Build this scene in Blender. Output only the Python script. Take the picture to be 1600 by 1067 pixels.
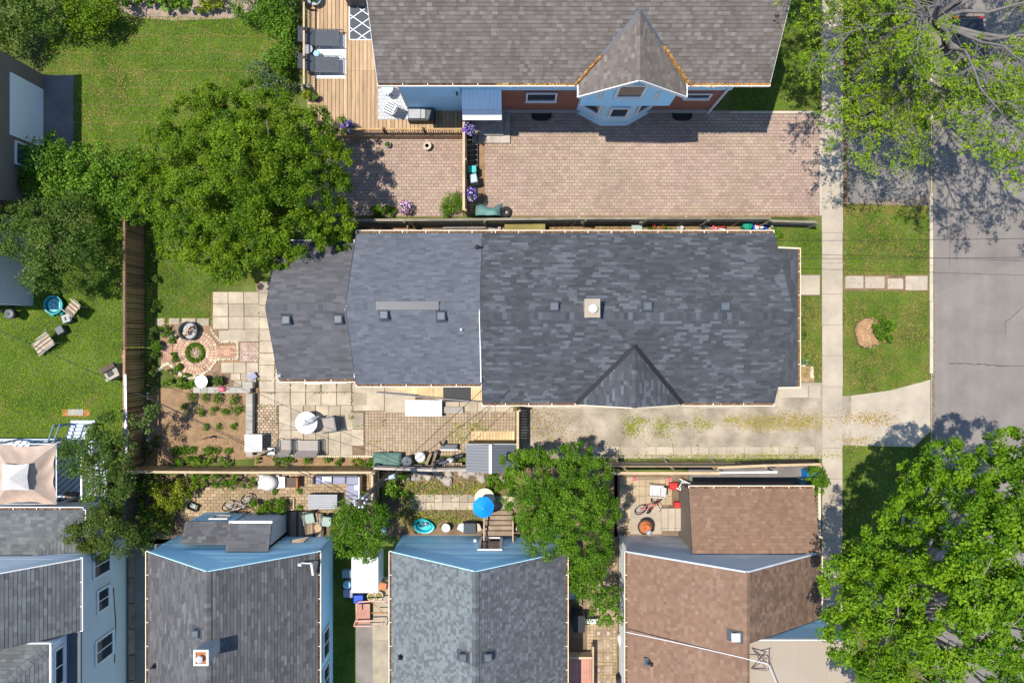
import bpy, math, random
import numpy as np
from mathutils import Vector, Matrix, noise as mnoise

SC = bpy.context.scene
COL = SC.collection
for o in list(bpy.data.objects):
    bpy.data.objects.remove(o)

# ------------------------------------------------------------------ camera, sky, sun, exposure
HC = 36.0                      # drone height in metres
FPX = 24.0 / 36.0 * 1600.0     # focal length in photo pixels
KG = HC / FPX                  # metres per photo pixel on the ground
cam_d = bpy.data.cameras.new('camera')
cam_d.lens = 24.0; cam_d.sensor_width = 36.0; cam_d.clip_end = 2000.0
cam = bpy.data.objects.new('camera', cam_d); COL.objects.link(cam)
cam.location = (0, 0, HC); cam.rotation_euler = (0, 0, 0)
SC.camera = cam

SUN_TRAVEL = Vector((0.35, -0.035, -1.0)).normalized()
to_sun = -SUN_TRAVEL
W = bpy.data.worlds.new('World'); SC.world = W; W.use_nodes = True
wn = W.node_tree.nodes; wl = W.node_tree.links
sky = wn.new('ShaderNodeTexSky'); sky.sky_type = 'NISHITA'; sky.sun_disc = False
sky.sun_elevation = math.asin(to_sun.z)
sky.sun_rotation = math.atan2(to_sun.x, to_sun.y)
sky.air_density = 1.0; sky.dust_density = 0.2; sky.ozone_density = 4.0
bg = wn['Background']; bg.inputs[1].default_value = 0.15
wl.new(sky.outputs[0], bg.inputs[0])
sd = bpy.data.lights.new('sun', 'SUN'); sd.energy = 4.3; sd.angle = math.radians(0.53)
sd.color = (1.0, 0.945, 0.86)
sun = bpy.data.objects.new('sun', sd); COL.objects.link(sun)
sun.location = (-20, 5, 60); sun.rotation_euler = SUN_TRAVEL.to_track_quat('-Z', 'Y').to_euler()
SC.view_settings.view_transform = 'Standard'; SC.view_settings.look = 'None'
SC.view_settings.exposure = 0.63; SC.view_settings.gamma = 1.0
SC.view_settings.use_curve_mapping = False
SC.cycles.max_bounces = 6; SC.cycles.diffuse_bounces = 3; SC.cycles.glossy_bounces = 2
SC.cycles.transmission_bounces = 3; SC.cycles.transparent_max_bounces = 4
SC.cycles.use_denoising = True

RNG = np.random.default_rng(11)
random.seed(5)
R = random.uniform

def P(px, py, z=0.0):          # a photo pixel whose point stands z metres above the yards
    k = (HC - z) / FPX
    return Vector(((px - 800) * k, -(py - 533.5) * k, z))
def G(gx, gy, z=0.0):          # plan position given in ground pixels
    return Vector(((gx - 800) * KG, -(gy - 533.5) * KG, z))
def gx(v): return (v - 800) * KG
def gy(v): return -(v - 533.5) * KG

# ------------------------------------------------------------------ materials
MATS = {}
def _mat(name):
    m = bpy.data.materials.new(name); m.use_nodes = True
    MATS[name] = m
    nt = m.node_tree
    return m, nt.nodes, nt.links, nt.nodes['Principled BSDF']

def solid(name, col, rough=0.75, var=0.18, scale=3.0, bump=0.0, bscale=40.0, metal=0.0, orand=0.0,
          col2=None, spec=0.35, attr=False, stretch=None, fine=0.0, streak=0.0):
    """base colour x large noise (+ fine noise) ; optional per-object random ; optional per-face colour"""
    m, N, L, b = _mat(name)
    b.inputs['Roughness'].default_value = rough
    b.inputs['Metallic'].default_value = metal
    b.inputs['Specular IOR Level'].default_value = spec
    tc = N.new('ShaderNodeTexCoord')
    vec = tc.outputs['Object']
    if stretch:
        mp = N.new('ShaderNodeMapping'); mp.inputs['Scale'].default_value = stretch
        L.new(vec, mp.inputs['Vector']); vec = mp.outputs[0]
    nz = N.new('ShaderNodeTexNoise'); nz.inputs['Scale'].default_value = scale
    nz.inputs['Detail'].default_value = 5.0; nz.inputs['Roughness'].default_value = 0.62
    L.new(vec, nz.inputs['Vector'])
    mx = N.new('ShaderNodeMix'); mx.data_type = 'RGBA'
    c = Vector(col[:3]); c2 = Vector(col2[:3]) if col2 else c
    lo = [max(0, x * (1 - var)) for x in c]; hi = [min(1, x * (1 + var)) for x in c2]
    mx.inputs[6].default_value = (*lo, 1); mx.inputs[7].default_value = (*hi, 1)
    rp = N.new('ShaderNodeMapRange'); rp.inputs[1].default_value = 0.32; rp.inputs[2].default_value = 0.68
    L.new(nz.outputs[0], rp.inputs[0]); L.new(rp.outputs[0], mx.inputs[0])
    out = mx.outputs[2]
    def mul(a, fac_socket, lo_, hi_):
        mr = N.new('ShaderNodeMapRange'); mr.inputs[3].default_value = lo_; mr.inputs[4].default_value = hi_
        L.new(fac_socket, mr.inputs[0])
        vm = N.new('ShaderNodeVectorMath'); vm.operation = 'SCALE'
        L.new(a, vm.inputs[0]); L.new(mr.outputs[0], vm.inputs['Scale'])
        return vm.outputs[0]
    if fine:
        nf = N.new('ShaderNodeTexNoise'); nf.inputs['Scale'].default_value = 26.0; nf.inputs['Detail'].default_value = 3
        L.new(tc.outputs['Object'], nf.inputs['Vector'])
        out = mul(out, nf.outputs[0], 1 - fine, 1 + fine)
    if streak:
        ms = N.new('ShaderNodeMapping'); ms.inputs['Scale'].default_value = (1.1, 0.03, 1.0); L.new(tc.outputs['Object'], ms.inputs['Vector'])
        ns = N.new('ShaderNodeTexNoise'); ns.inputs['Scale'].default_value = 1.3; ns.inputs['Detail'].default_value = 3; L.new(ms.outputs[0], ns.inputs['Vector'])
        out = mul(out, ns.outputs[0], 1 - streak, 1 + streak)
        nv_ = N.new('ShaderNodeTexVoronoi'); nv_.inputs['Scale'].default_value = 0.22; L.new(tc.outputs['Object'], nv_.inputs['Vector'])
        out = mul(out, nv_.outputs['Color'], 1 - streak * .45, 1 + streak * .45)
    if orand:
        oi = N.new('ShaderNodeObjectInfo')
        out = mul(out, oi.outputs['Random'], 1 - orand, 1 + orand)
    if attr:
        at = N.new('ShaderNodeAttribute'); at.attribute_name = 'col'
        vm = N.new('ShaderNodeVectorMath'); vm.operation = 'MULTIPLY'
        L.new(out, vm.inputs[0]); L.new(at.outputs['Color'], vm.inputs[1]); out = vm.outputs[0]
    L.new(out, b.inputs['Base Color'])
    if bump:
        nb = N.new('ShaderNodeTexNoise'); nb.inputs['Scale'].default_value = bscale; nb.inputs['Detail'].default_value = 4
        L.new(vec, nb.inputs['Vector'])
        bp = N.new('ShaderNodeBump'); bp.inputs['Strength'].default_value = bump; bp.inputs['Distance'].default_value = 0.03
        L.new(nb.outputs[0], bp.inputs['Height']); L.new(bp.outputs[0], b.inputs['Normal'])
    return m

def foliage(name, trans=0.35, rough=0.45):
    m, N, L, b = _mat(name)
    b.inputs['Roughness'].default_value = rough; b.inputs['Specular IOR Level'].default_value = 0.15
    at = N.new('ShaderNodeAttribute'); at.attribute_name = 'col'
    L.new(at.outputs['Color'], b.inputs['Base Color'])
    tr = N.new('ShaderNodeBsdfTranslucent')
    vm = N.new('ShaderNodeVectorMath'); vm.operation = 'MULTIPLY'; vm.inputs[1].default_value = (1.25, 1.2, 0.5)
    L.new(at.outputs['Color'], vm.inputs[0]); L.new(vm.outputs[0], tr.inputs[0])
    ms = N.new('ShaderNodeMixShader'); ms.inputs[0].default_value = trans
    L.new(b.outputs[0], ms.inputs[1]); L.new(tr.outputs[0], ms.inputs[2])
    L.new(ms.outputs[0], N['Material Output'].inputs[0])
    return m

def glass(name, tint=(0.02, 0.03, 0.04)):
    m, N, L, b = _mat(name)
    b.inputs['Base Color'].default_value = (*tint, 1); b.inputs['Roughness'].default_value = 0.05
    b.inputs['Specular IOR Level'].default_value = 0.7
    return m

def brickwall(name, c1, c2, mortar, bw=0.22, bh=0.075):
    m, N, L, b = _mat(name)
    tc = N.new('ShaderNodeTexCoord'); sp = N.new('ShaderNodeSeparateXYZ'); cb = N.new('ShaderNodeCombineXYZ')
    L.new(tc.outputs['Object'], sp.inputs[0])
    ad = N.new('ShaderNodeMath'); ad.operation = 'ADD'
    L.new(sp.outputs[0], ad.inputs[0]); L.new(sp.outputs[1], ad.inputs[1])
    L.new(ad.outputs[0], cb.inputs[0]); L.new(sp.outputs[2], cb.inputs[1])
    bt = N.new('ShaderNodeTexBrick'); bt.inputs['Scale'].default_value = 1.0
    bt.inputs['Brick Width'].default_value = bw; bt.inputs['Row Height'].default_value = bh
    bt.inputs['Mortar Size'].default_value = 0.006; bt.inputs['Color1'].default_value = (*c1, 1)
    bt.inputs['Color2'].default_value = (*c2, 1); bt.inputs['Mortar'].default_value = (*mortar, 1)
    L.new(cb.outputs[0], bt.inputs['Vector']); L.new(bt.outputs[0], b.inputs['Base Color'])
    bp = N.new('ShaderNodeBump'); bp.inputs['Strength'].default_value = 0.6; bp.inputs['Distance'].default_value = 0.01
    bp.invert = True
    L.new(bt.outputs['Fac'], bp.inputs['Height']); L.new(bp.outputs[0], b.inputs['Normal'])
    b.inputs['Roughness'].default_value = 0.85
    return m

solid('soil', (0.17, 0.115, 0.07), 0.95, 0.35, 1.2, 0.6, 18, fine=0.35)
solid('garden_soil', (0.24, 0.15, 0.082), 0.95, 0.25, 1.6, 0.7, 20, fine=0.3)
solid('ground', (0.050, 0.078, 0.012), 0.95, 0.35, 0.5, 0.6, 25, col2=(0.085, 0.105, 0.02), fine=0.4)
solid('asphalt', (0.180, 0.158, 0.138), 0.9, 0.13, 0.6, 0.5, 60, fine=0.24, streak=.16)
solid('driveway_asphalt', (0.185, 0.165, 0.142), 0.92, 0.22, 0.7, 0.5, 40, fine=0.25)
solid('gravel', (0.25, 0.212, 0.158), 0.95, 0.22, 0.8, 0.7, 35, col2=(0.325, 0.275, 0.21), fine=0.28)
solid('concrete', (0.36, 0.305, 0.232), 0.85, 0.16, 0.7, 0.25, 30, orand=0.07, fine=0.12)
solid('patio_slab', (0.345, 0.285, 0.205), 0.85, 0.2, 1.4, 0.3, 30, orand=0.2, fine=0.13)
solid('kerb', (0.42, 0.36, 0.28), 0.85, 0.15, 1.0, 0.2, 30, orand=0.05)
solid('crack', (0.035, 0.03, 0.03), 0.9)
solid('paver', (1, 1, 1), 0.9, 0.22, 0.45, 0.2, 50, attr=True, fine=0.14)
solid('shingle', (1, 1, 1), 0.88, 0.15, 0.45, 0.45, 90, attr=True, fine=0.16, spec=0.2)
solid('roof_deck', (0.05, 0.05, 0.055), 0.9)
solid('white_paint', (0.70, 0.69, 0.66), 0.5, 0.04, 2.0)
solid('white_siding', (0.74, 0.75, 0.76), 0.55, 0.04, 0.8)
solid('blue_siding', (0.44, 0.73, 0.85), 0.55, 0.04, 0.8)
solid('grey_siding', (0.56, 0.57, 0.56), 0.6, 0.05, 0.8)
solid('taupe_siding', (0.165, 0.132, 0.105), 0.7, 0.08, 0.8)
solid('grey_stucco', (0.33, 0.33, 0.33), 0.85, 0.08, 1.0)
solid('cream', (0.62, 0.52, 0.38), 0.6, 0.08, 2.0)
solid('gutter_white', (0.70, 0.62, 0.50), 0.5, 0.15, 3.0)
solid('debris', (0.27, 0.15, 0.07), 0.95, 0.4, 4.0, 0.5, 40, fine=0.4)
brickwall('red_brick', (0.33, 0.105, 0.055), (0.25, 0.075, 0.045), (0.30, 0.22, 0.17))
brickwall('chimney_brick', (0.42, 0.30, 0.22), (0.36, 0.22, 0.15), (0.45, 0.4, 0.35))
glass('glass'); glass('glass_sky', (0.05, 0.09, 0.12))
solid('deck_wood', (0.37, 0.245, 0.135), 0.7, 0.22, 1.2, 0.2, 30, orand=0.17, stretch=(6, 0.7, 6), fine=0.1)
solid('fence_brown', (0.21, 0.125, 0.065), 0.8, 0.2, 2.0, 0.3, 30, orand=0.45)
solid('fence_tan', (0.44, 0.27, 0.12), 0.8, 0.2, 2.0, 0.3, 30, orand=0.2)
solid('fence_grey', (0.19, 0.165, 0.12), 0.85, 0.25, 2.0, 0.3, 30, orand=0.2)
solid('rail_tan', (0.45, 0.33, 0.20), 0.8, 0.15, 2.0, 0.2, 30, orand=0.08)
solid('old_wood', (0.24, 0.175, 0.12), 0.85, 0.25, 2.0, 0.3, 30, orand=0.2)
solid('dark_wood', (0.085, 0.06, 0.045), 0.85, 0.25, 2.0, 0.3, 30, orand=0.2)
solid('blue_deck', (0.42, 0.47, 0.53), 0.7, 0.1, 2.0, orand=0.08)
solid('olive_board', (0.20, 0.165, 0.05), 0.85, 0.2, 2.0)
solid('dark_metal', (0.045, 0.05, 0.058), 0.5, 0.1, 3.0, spec=0.5)
solid('vent_metal', (0.062, 0.074, 0.09), 0.55, 0.1, 3.0, spec=0.5)
solid('charcoal_fabric', (0.060, 0.068, 0.078), 0.8, 0.12, 4.0)
solid('grey_metal', (0.35, 0.36, 0.37), 0.4, 0.1, 3.0, metal=0.4)
solid('pale_metal', (0.46, 0.47, 0.48), 0.4, 0.08, 2.0, spec=0.5)
solid('black', (0.015, 0.015, 0.017), 0.6, 0.1)
solid('rubber', (0.02, 0.02, 0.02), 0.85, 0.1)
solid('white_plastic', (0.56, 0.55, 0.53), 0.4, 0.03, 2.0)
solid('taupe_fabric', (0.30, 0.262, 0.225), 0.85, 0.08, 3.0)
solid('tan_canvas', (0.42, 0.315, 0.245), 0.85, 0.07, 2.5, 0.3, 6)
solid('lilac_cushion', (0.25, 0.25, 0.33), 0.85, 0.08, 2.5)
solid('teal_plastic', (0.03, 0.36, 0.31), 0.4, 0.05)
solid('turtle_teal', (0.03, 0.30, 0.31), 0.4, 0.05)
solid('turtle_pale', (0.20, 0.50, 0.50), 0.4, 0.05)
solid('aqua', (0.0, 0.40, 0.46), 0.35, 0.05)
solid('green_plastic', (0.0, 0.20, 0.12), 0.4, 0.05)
solid('green_cover', (0.085, 0.155, 0.125), 0.75, 0.15, 2.0, 0.4, 8)
solid('tarp_green', (0.10, 0.22, 0.19), 0.6, 0.15, 2.0, 0.5, 5)
solid('bin_grey', (0.35, 0.42, 0.44), 0.5, 0.06)
solid('dull_green', (0.26, 0.33, 0.28), 0.6, 0.08)
solid('blue_plastic', (0.01, 0.07, 0.50), 0.4, 0.05)
solid('umbrella_blue', (0.0, 0.22, 0.62), 0.7, 0.06)
solid('red_plastic', (0.50, 0.02, 0.025), 0.4, 0.05)
solid('pink_plastic', (0.65, 0.10, 0.15), 0.4, 0.05)
solid('terracotta', (0.48, 0.16, 0.06), 0.8, 0.12)
solid('stripe_dark', (0.17, 0.13, 0.10), 0.85)
solid('stripe_light', (0.44, 0.34, 0.24), 0.85)
solid('vent_canvas', (0.52, 0.49, 0.46), 0.85, .08)
solid('rust', (0.36, 0.13, 0.04), 0.8, 0.3, 4.0)
solid('stone', (0.33, 0.29, 0.24), 0.9, 0.2, 3.0, 0.5, 20, orand=0.2)
solid('pale_stone', (0.50, 0.44, 0.31), 0.9, 0.15, 3.0, 0.4, 20, orand=0.15)
solid('block', (0.32, 0.295, 0.25), 0.9, 0.15, 2.0, 0.4, 25, orand=0.1)
solid('bark', (0.17, 0.13, 0.10), 0.9, 0.25, 3.0, 0.8, 12)
solid('pale_bark', (0.26, 0.23, 0.21), 0.9, 0.2, 3.0, 0.8, 14)
solid('grey_bark', (0.15, 0.135, 0.13), 0.9, 0.2, 3.0, 0.8, 14)
solid('mulch', (0.30, 0.185, 0.105), 0.95, 0.3, 3.0, 0.7, 30, fine=0.4)
solid('car_paint', (0.012, 0.014, 0.018), 0.2, 0.02, spec=0.6)
solid('beige_roof', (0.30, 0.245, 0.185), 0.85, 0.05, 0.4, fine=0.05)
solid('pink_deck', (0.40, 0.20, 0.15), 0.8, 0.15, 1.5, orand=0.1)
solid('salmon_metal', (0.62, 0.33, 0.26), 0.6, 0.12, 3.0)
solid('dark_steel_roof', (0.075, 0.085, 0.10), 0.5, 0.06, 1.0, spec=0.5)
solid('yellow_plastic', (0.65, 0.42, 0.02), 0.5, 0.05)
solid('awning_shade_white', (0.80, 0.84, 0.86), 0.5, 0.05)  # white awning; its cool tint stands for the shade under the eave
solid('blue_roof_pane', (0.25, 0.45, 0.58), 0.5, 0.05)
solid('wire_black', (0.02, 0.02, 0.02), 0.6)
solid('brick_pink', (0.42, 0.255, 0.165), 0.9, 0.2, 3.0, 0.4, 30, orand=0.2, col2=(0.46, 0.31, 0.21), fine=.2)
solid('patio_slab2', (0.36, 0.275, 0.175), 0.85, 0.12, 1.4, 0.3, 30, orand=0.1, fine=0.12)
solid('mulch_grey', (0.27, 0.20, 0.15), 0.95, 0.25, 3.0, 0.7, 30, fine=.35)
solid('dark_path', (0.16, 0.145, 0.135), 0.9, 0.2, 1.0, fine=.2)
solid('dull_blue', (0.16, 0.24, 0.28), 0.6, .1)
solid('ramp_wood', (0.54, 0.38, 0.20), .75, .2, 1.5, orand=.12)
solid('attr_plain', (1, 1, 1), 0.85, 0.08, 4.0, attr=True)
foliage('leaf', 0.38); foliage('grass', 0.22, 0.6); foliage('petal', 0.3, 0.6)

# ------------------------------------------------------------------ mesh building
def chain_loc(o):
    v = Vector((0, 0, 0))
    while o is not None:
        v = v + o.location; o = o.parent
    return v

class MB:
    def __init__(s): s.v = []; s.f = []; s.c = []; s.has = False
    def face(s, idx, c=None):
        s.f.append(idx); s.c.append(c if c else (1, 1, 1))
        if c: s.has = True
    def poly(s, pts, c=None):
        n = len(s.v); s.v += [tuple(p) for p in pts]; s.face(list(range(n, n + len(pts))), c); return s
    def hexa(s, p, c=None):                          # p: 4 bottom ccw + 4 top ccw
        n = len(s.v); s.v += [tuple(q) for q in p]
        for f in ((3, 2, 1, 0), (4, 5, 6, 7), (0, 1, 5, 4), (1, 2, 6, 5), (2, 3, 7, 6), (3, 0, 4, 7)):
            s.face([n + i for i in f], c)
        return s
    def box(s, x0, y0, z0, x1, y1, z1, c=None):
        if x0 > x1: x0, x1 = x1, x0
        if y0 > y1: y0, y1 = y1, y0
        return s.hexa([(x0, y0, z0), (x1, y0, z0), (x1, y1, z0), (x0, y1, z0),
                       (x0, y0, z1), (x1, y0, z1), (x1, y1, z1), (x0, y1, z1)], c)
    def cbox(s, cx, cy, z0, w, d, h, rot=0, c=None, taper=1.0):
        co, si = math.cos(rot), math.sin(rot); p = []
        for z, t in ((z0, 1.0), (z0 + h, taper)):
            for sx, sy in ((-1, -1), (1, -1), (1, 1), (-1, 1)):
                x, y = sx * w / 2 * t, sy * d / 2 * t
                p.append((cx + x * co - y * si, cy + x * si + y * co, z))
        return s.hexa(p, c)
    def beam(s, a, b, w, h, c=None, up=(0, 0, 1)):
        a = Vector(a); b = Vector(b); d = (b - a).normalized(); u = Vector(up)
        if abs(d.dot(u)) > 0.97: u = Vector((0, 1, 0))
        sd_ = d.cross(u).normalized(); u = sd_.cross(d).normalized()
        p = []
        for q in (-1, 1):
            for base, sg in ((a, -1), (b, -1), (b, 1), (a, 1)):
                p.append(base + sd_ * (sg * w / 2) + u * (q * h / 2))
        return s.hexa([p[3], p[2], p[1], p[0], p[7], p[6], p[5], p[4]], c)
    def tube(s, pts, r, n=8, c=None, cap=True, closed=False):
        pts = [Vector(p) for p in pts]; m = len(pts)
        rs = r if isinstance(r, (list, tuple)) else [r] * m
        base = len(s.v); prev = None
        for i, p in enumerate(pts):
            if closed: d = pts[(i + 1) % m] - pts[i - 1]
            else: d = pts[min(i + 1, m - 1)] - pts[max(i - 1, 0)]
            d = d.normalized() if d.length > 1e-9 else Vector((0, 0, 1))
            if prev is None:
                u = Vector((0, 0, 1)) if abs(d.z) < 0.9 else Vector((1, 0, 0))
                a = d.cross(u).normalized()
            else:
                a = (prev - d * prev.dot(d)); a = a.normalized() if a.length > 1e-6 else d.orthogonal().normalized()
            prev = a; b = d.cross(a)
            for k in range(n):
                t = 2 * math.pi * k / n
                s.v.append(tuple(p + (a * math.cos(t) + b * math.sin(t)) * rs[i]))
        for i in range(m if closed else m - 1):
            i2 = (i + 1) % m
            for k in range(n):
                k2 = (k + 1) % n
                s.face([base + i * n + k, base + i * n + k2, base + i2 * n + k2, base + i2 * n + k], c)
        if cap and not closed:
            s.face([base + k for k in reversed(range(n))], c)
            s.face([base + (m - 1) * n + k for k in range(n)], c)
        return s
    def lathe(s, prof, cx=0, cy=0, n=20, c=None, sx=1.0, sy=1.0, rot=0, wob=0.0):
        base = len(s.v); co, si = math.cos(rot), math.sin(rot)
        for r, z in prof:
            for k in range(n):
                t = 2 * math.pi * k / n
                w = 1 + wob * math.sin(3 * t + 1.3) + wob * 0.6 * math.sin(5 * t)
                x, y = r * w * math.cos(t) * sx, r * w * math.sin(t) * sy
                s.v.append((cx + x * co - y * si, cy + x * si + y * co, z))
        for i in range(len(prof) - 1):
            for k in range(n):
                k2 = (k + 1) % n
                s.face([base + i * n + k, base + i * n + k2, base + (i + 1) * n + k2, base + (i + 1) * n + k], c)
        if prof[0][0] > 1e-6: s.face([base + k for k in reversed(range(n))], c)
        if prof[-1][0] > 1e-6: s.face([base + (len(prof) - 1) * n + k for k in range(n)], c)
        return s
    def prism(s, pts, z0, z1, c=None):
        n = len(s.v); m = len(pts)
        ar = sum(pts[i][0] * pts[(i + 1) % m][1] - pts[(i + 1) % m][0] * pts[i][1] for i in range(m))
        if ar < 0: pts = pts[::-1]
        s.v += [(p[0], p[1], z0) for p in pts] + [(p[0], p[1], z1) for p in pts]
        s.face([n + i for i in reversed(range(m))], c); s.face([n + m + i for i in range(m)], c)
        for i in range(m):
            j = (i + 1) % m; s.face([n + i, n + j, n + m + j, n + m + i], c)
        return s
    def slab(s, pts, t, c=None):                     # 3-D polygon thickened downwards
        n = len(s.v); m = len(pts); pts = [Vector(p) for p in pts]
        s.v += [tuple(p) for p in pts] + [(p.x, p.y, p.z - t) for p in pts]
        s.face([n + i for i in range(m)], c); s.face([n + m + i for i in reversed(range(m))], c)
        for i in range(m):
            j = (i + 1) % m; s.face([n + j, n + i, n + m + i, n + m + j], c)
        return s
    def mesh(s, name, off=Vector((0, 0, 0)), smooth=False):
        me = bpy.data.meshes.new(name)
        me.from_pydata([(a - off.x, b - off.y, c - off.z) for a, b, c in s.v], [], s.f)
        if s.has:
            at = me.attributes.new('col', 'FLOAT_COLOR', 'FACE')
            at.data.foreach_set('color', np.array([(*q, 1.0) for q in s.c], dtype=np.float32).ravel())
        if smooth: me.polygons.foreach_set('use_smooth', [True] * len(me.polygons))
        me.update()
        return me
    def build(s, name, mat, parent=None, smooth=False, world=False, bevel=0.0):
        off = chain_loc(parent) if (world and parent is not None) else Vector((0, 0, 0))
        me = s.mesh(name, off, smooth); me.materials.append(MATS[mat])
        o = bpy.data.objects.new(name, me); COL.objects.link(o); o.parent = parent
        if bevel:
            md = o.modifiers.new('bevel', 'BEVEL'); md.width = bevel; md.segments = 2; md.limit_method = 'ANGLE'
        return o

LABELS = {}
def tag(o, label=None, cat=None, group=None, kind=None):
    if label: o['label'] = label
    if cat: o['category'] = cat
    if group: o['group'] = group
    if kind: o['kind'] = kind
    return o
def thing(name, label, cat, loc=(0, 0, 0), rot=0.0, group=None):
    o = bpy.data.objects.new(name, None); COL.objects.link(o)
    o.empty_display_size = 0.2
    o.location = loc; o.rotation_euler = (0, 0, rot)
    return tag(o, label, cat, group)
def tpx(name, label, cat, px, py, z=0.0, rot=0.0, group=None):
    return thing(name, label, cat, P(px, py, z), rot, group)
def inst(name, me, parent, loc=(0, 0, 0), rot=(0, 0, 0), scale=(1, 1, 1)):
    o = bpy.data.objects.new(name, me); COL.objects.link(o); o.parent = parent
    o.location = loc; o.rotation_euler = rot; o.scale = scale
    return o
def copy_tree(o, parent=None):
    c = o.copy(); COL.objects.link(c); c.parent = parent
    for ch in [q for q in o.children]: copy_tree(ch, c)
    return c
def struct(o): o['kind'] = 'structure'; return o
def smesh(name, mb, mat, **kw): return struct(mb.build(name, mat, None, **kw))

# arrays of leaf-like quads as one mesh
def quads_obj(name, C, Nn, size, col, mat, parent=None, aspect=0.6, kind=None, bend=0.0):
    n = len(C); C = np.asarray(C, float); Nn = np.asarray(Nn, float)
    Nn /= (np.linalg.norm(Nn, axis=1, keepdims=True) + 1e-9)
    rv = RNG.normal(size=(n, 3)); t = rv - Nn * np.sum(rv * Nn, 1, keepdims=True)
    t /= (np.linalg.norm(t, axis=1, keepdims=True) + 1e-9)
    b = np.cross(Nn, t); s = np.asarray(size, float).reshape(-1, 1) * np.ones((n, 1))
    V = np.empty((n, 4, 3)); V[:, 0] = C + t * s; V[:, 1] = C + b * s * aspect + Nn * s * bend
    V[:, 2] = C - t * s; V[:, 3] = C - b * s * aspect + Nn * s * bend
    off = np.array(chain_loc(parent)) if parent is not None else np.zeros(3)
    V = (V.reshape(-1, 3) - off).astype(np.float32)
    me = bpy.data.meshes.new(name)
    me.vertices.add(4 * n); me.vertices.foreach_set('co', V.ravel())
    me.loops.add(4 * n); me.loops.foreach_set('vertex_index', np.arange(4 * n, dtype=np.int32))
    me.polygons.add(n); me.polygons.foreach_set('loop_start', np.arange(0, 4 * n, 4, dtype=np.int32))
    me.polygons.foreach_set('loop_total', np.full(n, 4, dtype=np.int32))
    at = me.attributes.new('col', 'FLOAT_COLOR', 'FACE')
    cc = np.ones((n, 4), np.float32); cc[:, :3] = col
    at.data.foreach_set('color', cc.ravel())
    me.update(calc_edges=True); me.materials.append(MATS[mat])
    o = bpy.data.objects.new(name, me); COL.objects.link(o); o.parent = parent
    if kind: o['kind'] = kind
    return o

def in_poly(x, y, pts):
    r = np.zeros(len(x), bool); m = len(pts)
    for i in range(m):
        x0, y0 = pts[i][:2]; x1, y1 = pts[(i + 1) % m][:2]
        if y0 == y1: continue
        c = ((y0 > y) != (y1 > y)) & (x < (x1 - x0) * (y - y0) / (y1 - y0) + x0)
        r ^= c
    return r
_ph = RNG.uniform(0, 6.28, (5, 12)); _dr = RNG.normal(size=(5, 12, 2))
def field(x, y, scale, ch=0):                       # smooth random field about 0..1
    v = 0
    for i in range(12):
        f = scale * (0.6 + 0.22 * i)
        v = v + np.sin(x * _dr[ch, i, 0] * f + y * _dr[ch, i, 1] * f + _ph[ch, i]) / (1 + 0.16 * i)
    return np.clip(0.5 + v * 0.13, 0, 1)
def scatter_in(pts, dens, z=0.0):
    xs = [p[0] for p in pts]; ys = [p[1] for p in pts]
    n = int((max(xs) - min(xs)) * (max(ys) - min(ys)) * dens)
    x = RNG.uniform(min(xs), max(xs), n); y = RNG.uniform(min(ys), max(ys), n)
    k = in_poly(x, y, pts)
    return x[k], y[k]
def lerp(a, b, t):
    a = np.array(a); b = np.array(b); t = np.asarray(t).reshape(-1, 1)
    return a * (1 - t) + b * t
# ------------------------------------------------------------------ the setting: ground, road, walks, paving
STEP_X = gx(1455)
m = MB()
BIG = 400
m.poly([(-BIG, -BIG, 0), (STEP_X, -BIG, 0), (STEP_X, BIG, 0), (-BIG, BIG, 0)])
m.poly([(STEP_X, -BIG, 0), (STEP_X, -BIG, -0.12), (STEP_X, BIG, -0.12), (STEP_X, BIG, 0)])
m.poly([(STEP_X, -BIG, -0.12), (BIG, -BIG, -0.12), (BIG, BIG, -0.12), (STEP_X, BIG, -0.12)])
smesh('ground', m, 'ground')

def sheet(name, pts, z, mat, parent=None):
    mb = MB(); q = [G(*p, z) for p in pts]
    ar = sum(q[i].x * q[(i + 1) % len(q)].y - q[(i + 1) % len(q)].x * q[i].y for i in range(len(q)))
    if ar < 0: q = q[::-1]
    mb.poly(q)
    o = mb.build(name, mat, parent)
    if parent is None: struct(o)
    return o

road = smesh('road', MB().poly([(gx(1457), -150, -0.116), (gx(1790), -150, -0.116), (gx(1790), 150, -0.116), (gx(1457), 150, -0.116)]), 'asphalt')
def crack(pts, w):
    mb = MB(); q = []
    for i in range(len(pts) - 1):
        for t in np.linspace(0, 1, 9)[:-1]:
            q.append((pts[i][0] + (pts[i + 1][0] - pts[i][0]) * t + R(-1, 1), pts[i][1] + (pts[i + 1][1] - pts[i][1]) * t + R(-1, 1)))
    q.append(pts[-1]); ww = [w * R(0.4, 1.2) for _ in q]
    for i in range(len(q) - 1):
        a = G(*q[i], -0.112); b = G(*q[i + 1], -0.112); d = (b - a).normalized(); n = Vector((-d.y, d.x, 0))
        mb.poly([a - n * ww[i], b - n * ww[i + 1], b + n * ww[i + 1], a + n * ww[i]])
    mb.build('crack', 'crack', road)
crack([(1484, 567), (1520, 569), (1565, 571), (1640, 572)], 0.022)
crack([(1573, 521), (1573, 503), (1583, 496), (1600, 480), (1630, 470)], 0.013)
crack([(1560, 700), (1562, 760), (1566, 840)], 0.008)
crack([(1478, 30), (1490, 250), (1486, 420)], 0.006)

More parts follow.
